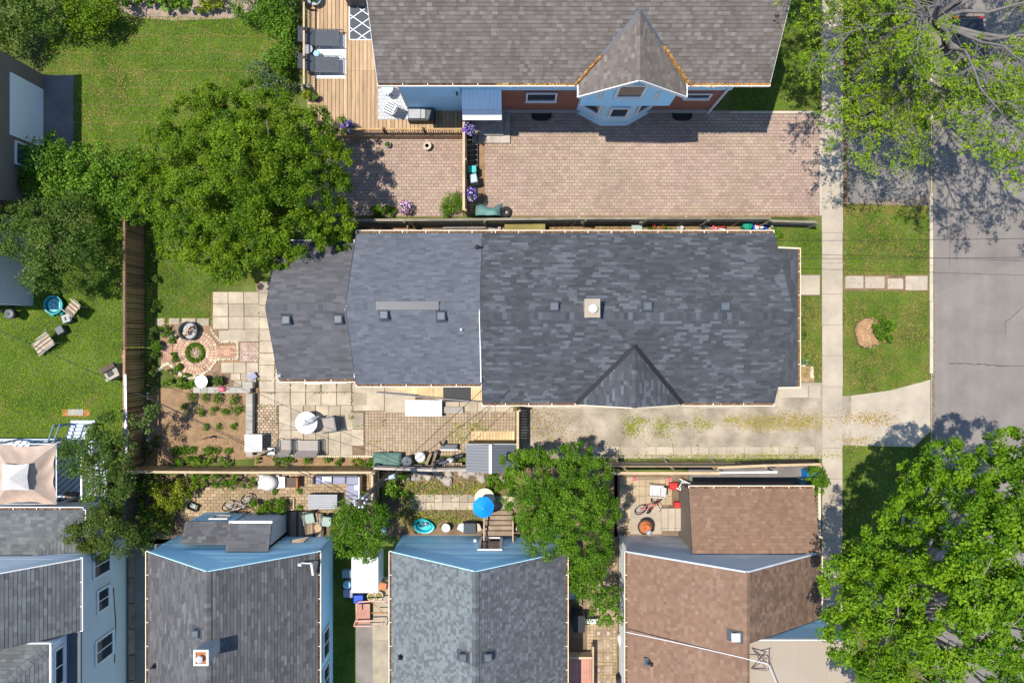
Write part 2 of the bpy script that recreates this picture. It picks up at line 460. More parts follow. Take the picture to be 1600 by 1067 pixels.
# kerb stones
kerb = MB(); kerb = kerb.box(gx(1452.6), -150, -0.12, gx(1452.8), 150, -0.02).build('kerb', 'kerb'); struct(kerb)
def kerb_me(h):
    return MB().box(-0.085, -0.94, -0.13, 0.085, 0.94, h).mesh('kerb_stone')
km = kerb_me(0.045); km.materials.append(MATS['kerb']); kl = kerb_me(-0.07); kl.materials.append(MATS['kerb'])
y = gy(-120); 
while y > gy(1200):
    pyv = 533.5 - y / KG
    low = 200 < pyv < 322 or 596 < pyv < 700
    inst('kerb_stone', kl if low else km, kerb, (gx(1454.6) + R(-0.01, 0.01), y, 0))
    y -= 1.9
# rust-brown leaf litter lying in the gutter of the road
def litter(name, label, pts, n_per_m2, cols, size=(0.018, 0.042), z=0.02, parent=None, soft=0.0):
    q = [G(*p) for p in pts]; x, yv = scatter_in([(p.x, p.y) for p in q], n_per_m2 * 1.5)
    n = len(x); C = np.stack([x, yv, np.full(n, z) + RNG.uniform(0, 0.025, n)], 1)
    Nn = RNG.normal(size=(n, 3)) * 0.5 + np.array([0, 0, 1])
    cc = np.array(cols)[RNG.integers(0, len(cols), n)] * RNG.uniform(0.6, 1.3, (n, 1))
    o = quads_obj(name, C, Nn, RNG.uniform(*size, n), cc, 'petal', parent)
    tag(o, label if parent is None else None, 'leaf litter' if parent is None else None, kind='stuff')
    return o
BROWNS = [(0.33, 0.17, 0.06), (0.26, 0.12, 0.05), (0.40, 0.24, 0.09), (0.20, 0.11, 0.06)]
litter('leaf_litter', 'brown leaf litter along the kerb edge of the road', [(1457, -40), (1460, -40), (1461, 350), (1463, 600), (1459, 1000), (1457, 1000)], 260, BROWNS, z=-0.11)
litter('leaf_litter', 'brown leaf litter along the sidewalk beside the upper driveway apron', [(1316.5, 60), (1320, 60), (1325, 320), (1317, 340)], 420, BROWNS)
litter('leaf_litter', 'brown litter and dirt around the boulevard walkway slabs', [(1318, 427), (1451, 427), (1451, 458), (1318, 457)], 110, BROWNS + [(0.36, 0.28, 0.16)], z=.015)
litter('leaf_litter', 'dry thatch on the verge edges beside the sidewalk', [(1317, 330), (1324, 330), (1322, 600), (1317, 600)], 160, [(0.36, 0.25, 0.11), (0.3, 0.2, 0.09)], z=.02)
litter('leaf_litter', 'tan leaf litter on the top edge of the grey apron', [(1365, 192), (1420, 190), (1450, 204), (1400, 226), (1375, 224), (1320, 212)], 110, BROWNS + [(0.5, 0.3, 0.12)])
litter('leaf_litter', 'tan leaf litter on the bottom edge of the grey apron', [(1318, 318), (1450, 308), (1452, 345), (1380, 330), (1318, 340)], 170, BROWNS + [(0.5, 0.3, 0.14)])

# the two driveway aprons
sheet('driveway_apron', [(1315.5, 205), (1453.5, 205), (1453.5, 322), (1315.5, 318)], 0.012, 'driveway_asphalt')
sheet('driveway_apron', [(1330, 618), (1390, 610), (1453.5, 593), (1453.5, 674), (1428, 698), (1330, 696)], 0.012, 'concrete')
sheet('driveway_apron', [(1315.5, 619), (1330, 618), (1330, 696), (1315.5, 696)], 0.010, 'gravel')

# sidewalk slabs
sw = smesh('sidewalk', MB().box(gx(1284), -150, -0.08, gx(1316), 150, 0.010), 'soil')
slab_h = 1.62
y = gy(-260); i = 0
while y > gy(1290):
    x0, x1 = gx(1284.2) + R(-.01, .01), gx(1316) + R(-.01, .01)
    pyv = 533.5 - y / KG
    if pyv < 330: x0 -= 0.02; x1 += 0.03
    MB().box(x0, y - slab_h + 0.018, 0, x1, y, 0.035 + R(-.005, .005)).build('sidewalk_slab', 'concrete', sw)
    y -= slab_h; i += 1
def slab_piece(parent, gx0, gy0, gx1, gy1, top=0.035, mat='concrete', gap=0.4, name='slab'):
    return MB().box(gx(gx0 + gap), gy(gy1 - gap), 0, gx(gx1 - gap), gy(gy0 + gap), top + R(-.004, .004)).build(name, mat, parent)
cw = sheet('walkway', [(1212, 429), (1281, 429), (1281, 462), (1212, 462)], 0.006, 'soil')
slab_piece(cw, 1213, 430, 1281, 461)
bw = sheet('walkway', [(1319, 430), (1450, 430), (1450, 454), (1319, 454)], 0.006, 'soil')
for a, b_, c, d in ((1320, 431, 1349, 451), (1351, 432, 1382, 451), (1386, 435, 1411, 452), (1414, 431, 1449, 454)):
    slab_piece(bw, a, b_, c, d)

# grass: one mass of blades, greener and drier in patches
GRASS_A = (0.070, 0.160, 0.003); GRASS_B = (0.165, 0.265, 0.007); DRY = (0.30, 0.215, 0.06)
def grass(label, pts, dens=520, h=(0.03, 0.07), dry=0.25, seed=0, lush=0.0, mow=False, soil='ground'):
    q = [G(*p) for p in pts]; pl = [(p.x, p.y) for p in q]
    sheet('lawn', pts, 0.005, soil)
    x, yv = scatter_in(pl, dens); n = len(x)
    f1 = field(x, yv, 0.5, 0); f2 = field(x + 7, yv, 1.7, 1); f3 = field(x, yv + 3, 5.0, 2)
    t = np.clip(0.5 * f1 + 0.3 * f2 + 0.35 * RNG.random(n) - 0.08, 0, 1)
    c = lerp(GRASS_A, GRASS_B, t)
    d = np.clip((f2 * 0.5 + f3 * 0.4 + f1 * 0.35 - (1.0 - dry)) * 4, 0, 1) * RNG.uniform(0.3, 1, n)
    if mow: d = np.maximum(d, np.clip(1.3 - np.abs(((yv + 0.04 * np.sin(x * 1.7)) % 0.92) - 0.46) / 0.05, 0, 1) * 0.95 * (RNG.random(n) < 0.8))
    c = c * (1 - d[:, None]) + np.array(DRY) * d[:, None]
    c *= RNG.uniform(0.65, 1.3, (n, 1)) * (1 + lush)
    C = np.stack([x, yv, 0.01 + RNG.uniform(0.2, 1, n) * h[0]], 1)
    Nn = RNG.normal(size=(n, 3)) * 0.55 + np.array([0, 0, 0.9])
    o = quads_obj('grass', C, Nn, RNG.uniform(h[0] * .8, h[1] * .8, n), c, 'grass', None, aspect=0.38)
    tag(o, label, 'grass', kind='stuff'); return o
grass('long mown lawn behind the wooden deck', [(75, -30), (100, 0), (185, 25), (450, 30), (460, 120), (450, 260), (70, 330), (70, 242), (117, 242), (117, 116), (70, 116)], dry=0.40, mow=True, lush=0.22)
grass('bright lawn around the striped lawn chairs', [(-60, 475), (50, 478), (60, 380), (226, 350), (226, 690), (196, 700), (-60, 697)], dry=0.14, lush=0.25)
grass('small patchy lawn beside the brown fence', [(228, 345), (420, 330), (418, 440), (335, 452), (332, 500), (228, 505)], dry=0.36)
grass('boulevard grass under the sparse street tree', [(1318, -200), (1452, -200), (1452, 204), (1318, 205)], dry=0.42, dens=420)
grass('boulevard grass above the row of walkway slabs', [(1318, 322), (1452, 322), (1452, 429), (1318, 430)], dry=0.5)
grass('boulevard grass around the mulched shrub', [(1318, 455), (1452, 455), (1452, 594), (1390, 610), (1345, 614), (1318, 608)], dry=0.5)
grass('boulevard grass under the dense street tree', [(1318, 695), (1428, 698), (1452, 675), (1452, 1250), (1318, 1250)], dry=0.4, dens=400)
grass('front lawn beside the grey brown roof', [(1140, -140), (1283, -140), (1283, 176), (1140, 176)], dry=0.22, dens=440)
grass('front lawn above the short walkway', [(1178, 359), (1283, 356), (1283, 429), (1178, 429)], dry=0.28)
grass('front lawn below the short walkway', [(1213, 463), (1283, 463), (1283, 590), (1213, 590)], dry=0.52)
grass('narrow shaded grass strip between the blue wall and the concrete path', [(523, 850), (556, 850), (556, 1250), (523, 1250)], dry=0.1, dens=400)

# brick pavers laid as real pieces, joined into one mass
def pavers(parent, pts, pw, ph, cols, z=0.035, rot=0.0, stagger=0.5, gap=0.008, jit=0.25, skip=0.0, label=None):
    q = [G(*p) for p in pts]; pl = [(p.x, p.y) for p in q]
    xs = [p[0] for p in pl]; ys = [p[1] for p in pl]; mb = MB(); cols = [np.array(c) for c in cols]
    r = 0; yv = min(ys)
    while yv < max(ys) - ph * 0.4:
        xv = min(xs) - (stagger * pw if r % 2 else 0)
        while xv < max(xs):
            x0, x1 = max(xv, min(xs)), min(xv + pw, max(xs))
            if x1 - x0 > pw * 0.2 and in_poly(np.array([(x0 + x1) / 2]), np.array([yv + ph / 2]), pl)[0] and R(0, 1) > skip:
                f = float(field(np.array([xv]), np.array([yv]), 0.7, 3)[0])
                k = min(len(cols) - 1, max(0, int((f + R(-0.45, 0.45)) * len(cols))))
                c = cols[k] * R(1 - jit, 1 + jit); zz = z + R(-0.004, 0.004)
                a, b = gap / 2, gap / 2
                P0 = [(x0 + a, yv + b), (x1 - a, yv + b), (x1 - a, yv + ph - b), (x0 + a, yv + ph - b)]
                n = len(mb.v); mb.v += [(p[0], p[1], zz) for p in P0] + [(p[0], p[1], zz - 0.03) for p in P0]
                cc = tuple(c)
                mb.face([n, n + 1, n + 2, n + 3], cc)
                for e in range(4): mb.face([n + (e + 1) % 4, n + e, n + 4 + e, n + 4 + (e + 1) % 4], cc)
            xv += pw
        yv += ph; r += 1
    o = mb.build('pavers', 'paver', parent); o['kind'] = 'stuff'
    return o
PINK = [(0.335, 0.262, 0.195), (0.35, 0.262, 0.205), (0.33, 0.235, 0.19), (0.355, 0.255, 0.21)]
BUFF = [(0.36, 0.27, 0.175), (0.39, 0.30, 0.20), (0.33, 0.245, 0.16), (0.375, 0.28, 0.185)]
dr = sheet('brick_driveway', [(728, 168), (1281, 174), (1281, 339), (728, 339)], 0.006, 'garden_soil')
pavers(dr, [(758, 172), (1281, 176), (1281, 337), (758, 337)], 0.262, 0.172, PINK, gap=0.022, jit=0.12)
MB().box(gx(1140), gy(178), 0, gx(1281), gy(174.5), 0.07).build('edging', 'kerb', dr)
MB().box(gx(1280.6), gy(337), 0, gx(1283.5), gy(176), 0.03).build('edging', 'kerb', dr)
py_ = sheet('brick_yard', [(470, 215), (724, 215), (724, 339), (470, 339)], 0.006, 'garden_soil')
pavers(py_, [(480, 216), (723, 216), (723, 338), (480, 338)], 0.262, 0.172, PINK, gap=0.022, jit=0.12)
litter('leaf_litter', 'yellow weeds in the joints beside the entry steps', [(757, 216), (808, 214), (808, 232), (757, 234)], 70, [(0.5, 0.32, 0.06), (0.4, 0.3, 0.08)], z=0.04)
litter('leaf_litter', 'scattered brown leaves in the middle of the brick driveway', [(820, 255), (960, 225), (950, 300), (830, 300)], 9, BROWNS, z=0.04)
litter('leaf_litter', 'fallen leaves along the driveway end of the grey fence', [(1110, 330), (1280, 331), (1280, 341), (1110, 340)], 150, BROWNS + [(0.16, 0.2, 0.05)], z=0.03)

# lower gravel driveway with a centre strip of weeds and edging slabs
gd = sheet('gravel_driveway', [(812, 606), (1170, 606), (1212, 598), (1284, 598), (1284, 716), (812, 716)], 0.008, 'gravel')
for k in range(15):
    a = 915 + k * 27.5
    if a > 1255: break
    slab_piece(gd, a, 697.5, a + 27, 710, 0.05, 'concrete', 0.3, 'edging_slab')
for k in range(11):
    a = 1120 - k * 30
    slab_piece(gd, a, 626, a + 29.6, 637.5, 0.05, 'concrete', 0.15, 'edging_slab')
for a, b_ in ((1215, 1262), (1263, 1281)):
    slab_piece(gd, a, 602, b_, 621, 0.06, 'concrete', 0.3, 'edging_slab')
slab_piece(gd, 1150, 606, 1214, 622, 0.05, 'concrete', 0.3, 'edging_slab')
def weeds(label, spots, n, h=(0.02, 0.06), cols=((0.14, 0.19, 0.03), (0.26, 0.28, 0.06), (0.34, 0.26, 0.09)), spread=1.0, z=0.02):
    X = []; Cc = []
    for (a, b_, rx, ry) in spots:
        k = int(1.9 * n * rx * ry / 60)
        x = RNG.normal(size=k) * rx * 0.5 * spread + a; y_ = RNG.normal(size=k) * ry * 0.5 * spread + b_
        X.append(np.stack([(x - 800) * KG, -(y_ - 533.5) * KG, RNG.uniform(z, z + 0.06, k)], 1))
        w = RNG.random(k); base = np.array(cols)[RNG.integers(0, len(cols), k)]
        Cc.append(base * RNG.uniform(0.7, 1.25, (k, 1)))
    C = np.concatenate(X); n_ = len(C)
    o = quads_obj('weeds', C, RNG.normal(size=(n_, 3)) * 0.6 + np.array([0, 0, 0.9]), RNG.uniform(*h, n_), np.concatenate(Cc), 'grass', None, aspect=0.45)
    return tag(o, label, 'weeds', kind='stuff')
YG = ((0.24, 0.27, 0.02), (0.34, 0.35, 0.03), (0.18, 0.22, 0.03))
weeds('bright yellow green weeds in the gravel driveway', [(990, 665, 20, 18), (985, 672, 10, 14), (1035, 668, 20, 20), (1062, 663, 18, 6), (1092, 661, 14, 12), (1106, 664, 10, 8), (1006, 657, 14, 5), (1140, 656, 18, 5)], 40, cols=YG)
weeds('dry grass strip at the sidewalk end of the gravel driveway', [(1180, 660, 44, 14), (1215, 659, 70, 15), (1255, 658, 44, 16)], 34, cols=((0.36, 0.29, 0.07), (0.27, 0.26, 0.05), (0.42, 0.30, 0.10)))
weeds('yellow dry weeds at the gate end of the gravel driveway', [(840, 660, 40, 40), (870, 672, 60, 36), (850, 650, 30, 24), (900, 690, 60, 20)], 6, cols=((0.42, 0.27, 0.07), (0.46, 0.32, 0.11), (0.30, 0.25, 0.06), (0.36, 0.2, 0.08)))
weeds('tufts growing between the driveway edging slabs', [(1010, 704, 4, 14), (1050, 704, 4, 14), (1090, 700, 5, 14), (970, 705, 5, 12), (1205, 702, 5, 10), (1244, 702, 5, 10), (1130, 712, 160, 7), (1240, 712, 90, 6)], 26, cols=YG)
weeds('dry grass on the lower driveway apron', [(1345, 651, 50, 12), (1370, 655, 30, 12), (1340, 690, 40, 10)], 22, cols=((0.40, 0.27, 0.08), (0.3, 0.24, 0.06)))
# ------------------------------------------------------------------ roofs and walls
def clip_poly(sub, poly):
    out = sub
    m_ = len(poly)
    for i in range(m_):
        ax, ay = poly[i]; bx, by = poly[(i + 1) % m_]
        inp = out; out = []
        if not inp: return []
        def side(p): return (bx - ax) * (p[1] - ay) - (by - ay) * (p[0] - ax)
        for j in range(len(inp)):
            p, q = inp[j], inp[(j + 1) % len(inp)]
            sp_, sq = side(p), side(q)
            if sp_ >= -1e-9: out.append(p)
            if (sp_ > 1e-9 and sq < -1e-9) or (sp_ < -1e-9 and sq > 1e-9):
                t = sp_ / (sp_ - sq); out.append((p[0] + (q[0] - p[0]) * t, p[1] + (q[1] - p[1]) * t))
    return out

def tabs_on(pts, expo, wr, lift, colfn, stagger=True, butt=True, seed=0):
    """overlapping pieces (shingles, siding laps) covering a planar convex polygon; pts[0]->pts[1] is the lower edge"""
    p = [Vector(q) for q in pts]
    u = (p[1] - p[0]).normalized()
    nrm = Vector((0, 0, 0))
    for i in range(len(p)):
        nrm += (p[i] - p[0]).cross(p[(i + 1) % len(p)] - p[0])
    nrm.normalize(); v = nrm.cross(u)
    poly = [((q - p[0]).dot(u), (q - p[0]).dot(v)) for q in p]
    umin = min(a for a, b in poly); umax = max(a for a, b in poly); vmax = max(b for a, b in poly); vmin = min(b for a, b in poly)
    mb = MB(); rnd = random.Random(seed); row = 0; vv = vmin
    def inside(a, b):
        for i in range(len(poly)):
            ax, ay = poly[i]; bx, by = poly[(i + 1) % len(poly)]
            if (bx - ax) * (b - ay) - (by - ay) * (a - ax) < -1e-9: return False
        return True
    while vv < vmax - 1e-4:
        v0, v1 = vv, min(vv + expo, vmax)
        uu = umin - (rnd.uniform(0, wr[1]) if stagger else 0)
        while uu < umax:
            w = rnd.uniform(*wr); a0, a1 = max(uu, umin), min(uu + w, umax); uu += w
            if a1 - a0 < 1e-4: continue
            rect = [(a0, v0), (a1, v0), (a1, v1), (a0, v1)]
            full = all(inside(*q) for q in rect)
            if not full:
                rect = clip_poly(rect, poly)
                if len(rect) < 3: continue
            c = colfn(rnd, p[0] + u * ((a0 + a1) / 2) + v * v0, row)
            hz = rnd.uniform(0.8, 1.15)
            n = len(mb.v); low = []
            for k, (a, b) in enumerate(rect):
                t = (b - v0) / expo; h = (lift[0] * (1 - t) + lift[1] * t) * hz
                mb.v.append(tuple(p[0] + u * a + v * b + nrm * h))
                if b - v0 < 1e-6: low.append((a, k))
            mb.face(list(range(n, n + len(rect))), c)
            if butt and len(low) == 2:
                low.sort(); (a, ka), (b, kb) = low
                q0 = p[0] + u * a + v * v0; q1 = p[0] + u * b + v * v0
                i0 = len(mb.v); mb.v += [tuple(q0), tuple(q1)]
                mb.face([i0, i0 + 1, n + kb, n + ka], tuple(x * 0.8 for x in c))  # butt edge tinted darker: the shadow line of each course is in the colour
        vv += expo; row += 1
    return mb

def pal(cols, wts, jit=0.08, fscale=0.0, push=0.0, squash=0.72):
    mean = [sum(c[i] * w for c, w in zip(cols, wts)) / sum(wts) for i in range(3)]
    cols = [tuple(mean[i] + (c[i] - mean[i]) * squash for i in range(3)) for c in cols]
    tot = sum(wts); cum = []; s = 0
    for w in wts: s += w / tot; cum.append(s)
    def fn(rnd, pos, row):
        r = rnd.random()
        if push:
            f = float(field(np.array([pos.x]), np.array([pos.y]), fscale, 4)[0]); r = min(0.999, max(0, r + (f - 0.5) * push))
        for c, q in zip(cols, cum):
            if r <= q: break
        j = rnd.uniform(1 - jit, 1 + jit)
        return tuple(x * j for x in c)
    return fn
CHAR = dict(expo=0.145, wr=(0.16, 0.52), lift=(0.016, 0.004), fn=pal([(0.056, 0.059, 0.066), (0.066, 0.070, 0.078), (0.078, 0.083, 0.093), (0.102, 0.110, 0.124)], [3, 4, 2.2, 1.7], 0.07, 1.6, 0.5, 1.08))
BLUEGREY = dict(expo=0.145, wr=(0.33, 0.33), lift=(0.014, 0.003), fn=pal([(0.098, 0.106, 0.122), (0.112, 0.122, 0.141), (0.127, 0.138, 0.159)], [3, 3, 3], 0.12, 0.6, 0.3))
MAUVE = dict(expo=0.16, wr=(0.33, 0.6), lift=(0.014, 0.003), fn=pal([(0.084, 0.082, 0.088), (0.102, 0.099, 0.106), (0.120, 0.116, 0.122)], [3, 4, 3], 0.12, 0.6, 0.3))
TAUPE = dict(expo=0.165, wr=(0.14, 0.26), lift=(0.026, 0.003), fn=pal([(0.120, 0.100, 0.086), (0.145, 0.122, 0.106), (0.172, 0.148, 0.130), (0.21, 0.188, 0.168)], [3, 4, 3, 1.5], 0.08))
DKGREY = dict(expo=0.15, wr=(0.2, 0.5), lift=(0.018, 0.003), fn=pal([(0.072, 0.072, 0.074), (0.092, 0.091, 0.092), (0.115, 0.112, 0.112), (0.15, 0.147, 0.146)], [3, 4, 3, 1], 0.10))
GREYMIX = dict(expo=0.16, wr=(0.10, 0.20), lift=(0.02, 0.003), fn=pal([(0.098, 0.110, 0.114), (0.138, 0.154, 0.158), (0.178, 0.199, 0.202)], [3, 2.5, 4], 0.06))
BROWN = dict(expo=0.165, wr=(0.13, 0.26), lift=(0.022, 0.003), fn=pal([(0.185, 0.110, 0.071), (0.205, 0.124, 0.082), (0.226, 0.141, 0.095), (0.250, 0.162, 0.113)], [3, 4, 3, 1.5], 0.07))
SLATE = dict(expo=0.16, wr=(0.16, 0.42), lift=(0.018, 0.003), fn=pal([(0.095, 0.102, 0.100), (0.12, 0.128, 0.126), (0.15, 0.158, 0.155)], [3, 4, 3], 0.12))
_seed = [0]
def roof_plane(house, pts, style, thick=0.12):
    _seed[0] += 1
    s = MB().slab(pts, thick).build('roof_slope', 'roof_deck', house, world=True)
    sh = tabs_on(pts, style['expo'], style['wr'], style['lift'], style['fn'], seed=_seed[0]).build('shingles', 'shingle', s, world=True)
    sh['kind'] = 'stuff'
    return s
def ridge_cap(house, a, b, style, w=0.16, drop=0.09):
    a = Vector(a); b = Vector(b); d = (b - a); L_ = d.length; d.normalize()
    sd_ = d.cross(Vector((0, 0, 1))).normalized(); mb = MB(); n = int(L_ / 0.2); rnd = random.Random(3)
    for i in range(n):
        p0 = a + d * (L_ * i / n); p1 = a + d * (L_ * (i + 1) / n + 0.02)
        c = style['fn'](rnd, p0, i); z0 = Vector((0, 0, 0.035)); z1 = Vector((0, 0, 0.022)); dd = Vector((0, 0, -drop))
        mb.poly([p0 + z0, p0 + sd_ * w + dd + z0, p1 + sd_ * w + dd + z1, p1 + z1], c)
        mb.poly([p1 + z1, p1 - sd_ * w + dd + z1, p0 - sd_ * w + dd + z0, p0 + z0], c)
    o = mb.build('ridge_cap', 'shingle', house, world=True); o['kind'] = 'stuff'; return o
def fascia(house, a, b, mat='white_paint', w=0.03, h=0.18, name='fascia', dz=-0.02):
    a = Vector(a) + Vector((0, 0, dz)); b = Vector(b) + Vector((0, 0, dz))
    return MB().beam(a, b, w, h).build(name, mat, house, world=True)
def gutter(house, a, b, out, mat='gutter_white', debris=True, w=0.13):
    """open channel along the eave a-b; out = unit vector pointing away from the roof"""
    a = Vector(a); b = Vector(b); o = Vector(out); mb = MB(); dn = Vector((0, 0, -0.10))
    mb.beam(a + o * w + Vector((0, 0, -0.03)), b + o * w + Vector((0, 0, -0.03)), 0.035, 0.10)
    mb.beam(a + o * (w / 2) + dn, b + o * (w / 2) + dn, w, 0.02)
    d = b - a; n = max(1, int(d.length / 1.1))
    for i in range(n + 1):
        q = a + d * (i / n); mb.beam(q + o * 0.01 + Vector((0, 0, -0.005)), q + o * w + Vector((0, 0, 0.0)), 0.035, 0.015)
    g = mb.build('gutter', mat, house, world=True)
    if debris:
        L_ = d.length; k = int(L_ * 170); t = RNG.random(k); s_ = RNG.uniform(0.02, w - 0.02, k)
        A = np.array(a); D = np.array(d); O = np.array(o)
        C = A + D * t[:, None] + O * s_[:, None] + np.stack([np.zeros(k), np.zeros(k), RNG.uniform(-0.085, -0.04, k)], 1)
        cc = np.array([(0.26, 0.13, 0.06), (0.18, 0.09, 0.05), (0.34, 0.20, 0.08)])[RNG.integers(0, 3, k)]
        q = quads_obj('debris', C, RNG.normal(size=(k, 3)) * 0.5 + np.array([0, 0, 1]), RNG.uniform(0.03, 0.07, k), cc, 'petal', g)
        q['kind'] = 'stuff'
    return g
def lap_wall(house, pts, mat='white_siding', expo=0.11, name='wall', back=0.03):
    p = [Vector(q) for q in pts]; nrm = (p[1] - p[0]).cross(p[2] - p[1]).normalized()
    w = MB().poly([q - nrm * 0.004 for q in p]).build(name, mat, house, world=True)
    fn = lambda rnd, pos, row: (1, 1, 1)
    tabs_on(pts, max(expo, .19), (99, 99), (0.024, 0.001), fn, stagger=False).build('siding_boards', mat, w, world=True)['kind'] = 'stuff'
    return w
def plain_wall(house, pts, mat, name='wall'):
    p = [Vector(q) for q in pts]; nrm = (p[1] - p[0]).cross(p[2] - p[1]).normalized()
    mb = MB(); n = len(p); mb.v += [tuple(q) for q in p] + [tuple(q - nrm * 0.12) for q in p]
    mb.face(list(range(n))); mb.face(list(range(2 * n - 1, n - 1, -1)))
    for i in range(n):
        j = (i + 1) % n; mb.face([j, i, n + i, n + j])
    return mb.build(name, mat, house, world=True)
def window(house, c, u, w, h, frame='white_paint', pane='glass', bars=0, fw=0.09, sill=True, name='window'):
    """c centre on the wall face, u unit vector to the right seen from outside"""
    c = Vector(c); u = Vector(u).normalized(); z = Vector((0, 0, 1)); n = u.cross(z)
    mb = MB()
    def bx(uc, zc, bw, bh, d=0.07, off=0.065):
        q = c + u * uc + z * zc + n * off
        mb.beam(q - u * (bw / 2), q + u * (bw / 2), d, bh)
    bx(0, h / 2 + fw / 2, w + 2 * fw, fw); bx(0, -h / 2 - fw / 2, w + 2 * fw, fw)
    bx(-w / 2 - fw / 2, 0, fw, h); bx(w / 2 + fw / 2, 0, fw, h)
    for k in range(bars): bx(-w / 2 + w * (k + 1) / (bars + 1), 0, 0.045, h, 0.05, 0.062)
    f = mb.build(name, frame, house, world=True)
    a = c + n * 0.048
    MB().beam(a - u * (w / 2), a + u * (w / 2), 0.012, h).build('pane', pane, f, world=True)
    if sill:
        q = c - z * (h / 2 + fw + 0.02) + n * 0.08
        MB().beam(q - u * (w / 2 + fw + .03), q + u * (w / 2 + fw + .03), 0.12, 0.04).build('sill', frame, f, world=True)
    return f
def roof_vent(house, pos, slope_dir, slope, s=0.36, name='roof_vent', mat='vent_metal'):
    """square metal vent: flashing skirt, tapered neck, flat lid, set on the slope"""
    p = Vector(pos); mb = MB()
    mb.cbox(p.x, p.y, p.z - 0.15, s * 0.8, s * 0.8, 0.30); mb.cbox(p.x, p.y, p.z + 0.15, s * 1.12, s * 1.12, 0.05); 
    mb.cbox(p.x, p.y, p.z + 0.20, s * 1.12, s * 1.12, 0.05, taper=0.75)
    v = mb.build(name, mat, house, world=True)
    d = Vector(slope_dir).normalized(); dd = Vector((d.x, d.y, -slope)); sd_ = Vector((-d.y, d.x, 0))
    q = p + Vector((0, 0, 0.028))
    MB().poly([q - dd * .3 - sd_ * .26, q + dd * .3 - sd_ * .26, q + dd * .3 + sd_ * .26, q - dd * .3 + sd_ * .26]).build('flashing', 'dark_metal', v, world=True)
    return v
def pipe_vent(house, pos, h=0.35, r=0.045, mat='black', lean=(0, 0)):
    p = Vector(pos)
    mb = MB(); mb.tube([p - Vector((0, 0, .1)), p + Vector((lean[0], lean[1], h))], r, 10)
    mb.lathe([(r * 2.6, p.z + 0.02), (r * 1.8, p.z + 0.07), (r, p.z + 0.1)], p.x, p.y, 12)
    return mb.build('vent_pipe', mat, house, world=True, smooth=True)

